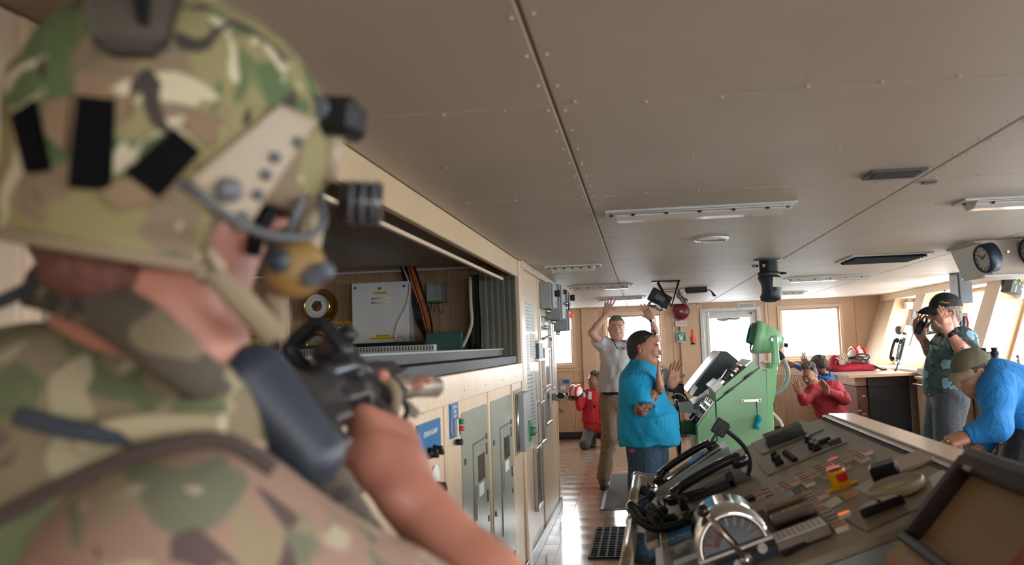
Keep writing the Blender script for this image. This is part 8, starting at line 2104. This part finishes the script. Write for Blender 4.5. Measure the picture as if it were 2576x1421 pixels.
# rifle
rf = thing('rifle', 'black rifle with optic and tan light aimed across the room', 'rifle', at(800, 1000, Y=1.0))
cant = math.radians(38)
bd = Vector((-.012, 1, -.015)).normalized()                        # bore direction
cu_ = Vector((-math.sin(cant), 0, math.cos(cant))); cu_ = (cu_ - bd * cu_.dot(bd)).normalized(); cr3 = bd.cross(cu_)     # rifle up and right
RR = Matrix((cr3, bd, cu_)).transposed()
bt = at(618, 945, Y=.745) ; bl = at(792, 1155, Y=.745)
bd = (at(985, 968, Y=1.35) - (bt + bl) / 2).normalized(); axis_b = (bt - bl).normalized(); cu_ = (axis_b - bd * axis_b.dot(bd)).normalized(); cr3 = bd.cross(cu_); RR = Matrix((cr3, bd, cu_)).transposed()
butt = (bt + bl) / 2
def RFp(x, y, z): return butt + cr3 * x + bd * y + cu_ * z
hl = (bt - bl).length / 2
obj('butt_pad', sdf_mesh('butt_pad', [Cn(RFp(0, .0, hl * .86), RFp(0, .0, -hl * .95), .037, .026, .01), Cn(RFp(0, .018, hl * .86), RFp(0, .02, -hl * .95), .036, .026, .01)], .004), GUNB, rf)
obj('stock', sdf_mesh('stock', [Cn(RFp(0, .03, .03), RFp(0, .24, .02), .022, .021, .02), Bx(RFp(0, .05, -.01), (.018, .04, .055), rot_cols(cr3, bd, cu_), .02, .008), Bx(RFp(0, .13, -.012), (.014, .07, .02), rot_cols(cr3, bd, cu_), .02, .006)], .005), GUN, rf)
obj('receiver', sdf_mesh('receiver', [Bx(RFp(0, .32, .02), (.019, .11, .034), rot_cols(cr3, bd, cu_), .01, .006), Bx(RFp(0, .37, -.03), (.014, .032, .035), rot_cols(cr3, bd, cu_), .01, .005), Bx(RFp(.0, .36, .02), (.024, .05, .02), rot_cols(cr3, bd, cu_), .01, .006)], .005), GUN, rf)
MB().tube([RFp(.022, .20, .03), RFp(.026, .30, .032), RFp(.026, .37, .024), RFp(.024, .40, .0)], .008, 8).build('charging_handle', STEEL if False else pm('worn gunmetal', (.10, .11, .13), .3, .7), rf)
MB().box(RFp(0, .25, -.045), (.026, .036, .10), RR @ Matrix.Rotation(-.35, 3, 'X'), .010).build('pistol_grip', BLACK, rf)
MB().tube(arc(RFp(0, .28, -.02), RFp(0, .32, -.06), RFp(0, .35, -.02), 6), .004, 6).build('trigger_guard', GUN, rf)
MB().box(RFp(0, .56, .02), (.045, .24, .045), RR, .008).build('handguard', GUN, rf)
MB().cyl(RFp(0, .68, .02), RFp(0, .84, .02), .009, n=12).build('barrel', GUN, rf)
for k in range(9):
    for z in (.045,): MB().box(RFp(0, .36 + k * .034, z), (.021, .014, .008), RR, .001).build('rail_lug', GUN, rf)
# optic with open hood
oc = at(792, 880, Y=1.05)
orr = Matrix((cr3, bd, cu_)).transposed()
m_ = MB(); ring_pts = [oc + cr3 * (.030 * max(-1, min(1, 1.25 * math.cos(a)))) + cu_ * (.030 * max(-1, min(1, 1.25 * math.sin(a)))) for a in [2 * PI * i / 28 for i in range(28)]]
m_.tube(ring_pts, .008, 8, closed=True); m_.tube([q + bd * .03 for q in ring_pts], .008, 8, closed=True); m_.build('optic_hood', BLACK, rf)
MB().box(oc + bd * .02, (.05, .002, .05), orr).build('optic_lens', CLEAR, rf)
MB().box(oc - cu_ * .045 + bd * .03 + cr3 * .004, (.052, .09, .05), orr, .006).build('optic_mount', BLACK, rf)
MB().box(oc + bd * .09 - cu_ * .012, (.045, .09, .05), orr, .008).build('optic_body', GUN, rf)
MB().cyl(oc + bd * .08 + cr3 * .02, oc + bd * .08 + cr3 * .045, .014, n=14).build('optic_knob', BLACK, rf)
# light and aiming device
lc = at(1030, 978, Y=1.28)
MB().cyl(lc + Vector((-.02, -.02, .004)), lc + Vector((.02, .09, -.002)), .017, .019, n=18).build('weapon_light', pm('worn tan tube', (.28, .23, .18), .4, .3, var=.3, scale=50), rf)
MB().cyl(lc + Vector((-.0215, -.026, .004)), lc + Vector((-.02, -.018, .004)), .013, n=16).build('light_cap', BLACK, rf)
MB().box(at(965, 985, Y=1.22), (.05, .10, .05), RR, .006).build('aiming_laser', GUN, rf)
ribbon('light_strap', [at(945, 948, Y=1.17), at(985, 965, Y=1.165), at(998, 1000, Y=1.165), at(990, 1045, Y=1.17)], .016, COYOTE, rf)
MB().tube(spline([at(1010, 1000, Y=1.22), at(1025, 1030, Y=1.22), at(1015, 1060, Y=1.2)], 5), .005, 6).build('tape_switch_cable', BLACK, rf)
MB().box(at(1035, 1030, Y=1.25), (.012, .03, .03), RR, .003).build('clamp', STEEL, rf)
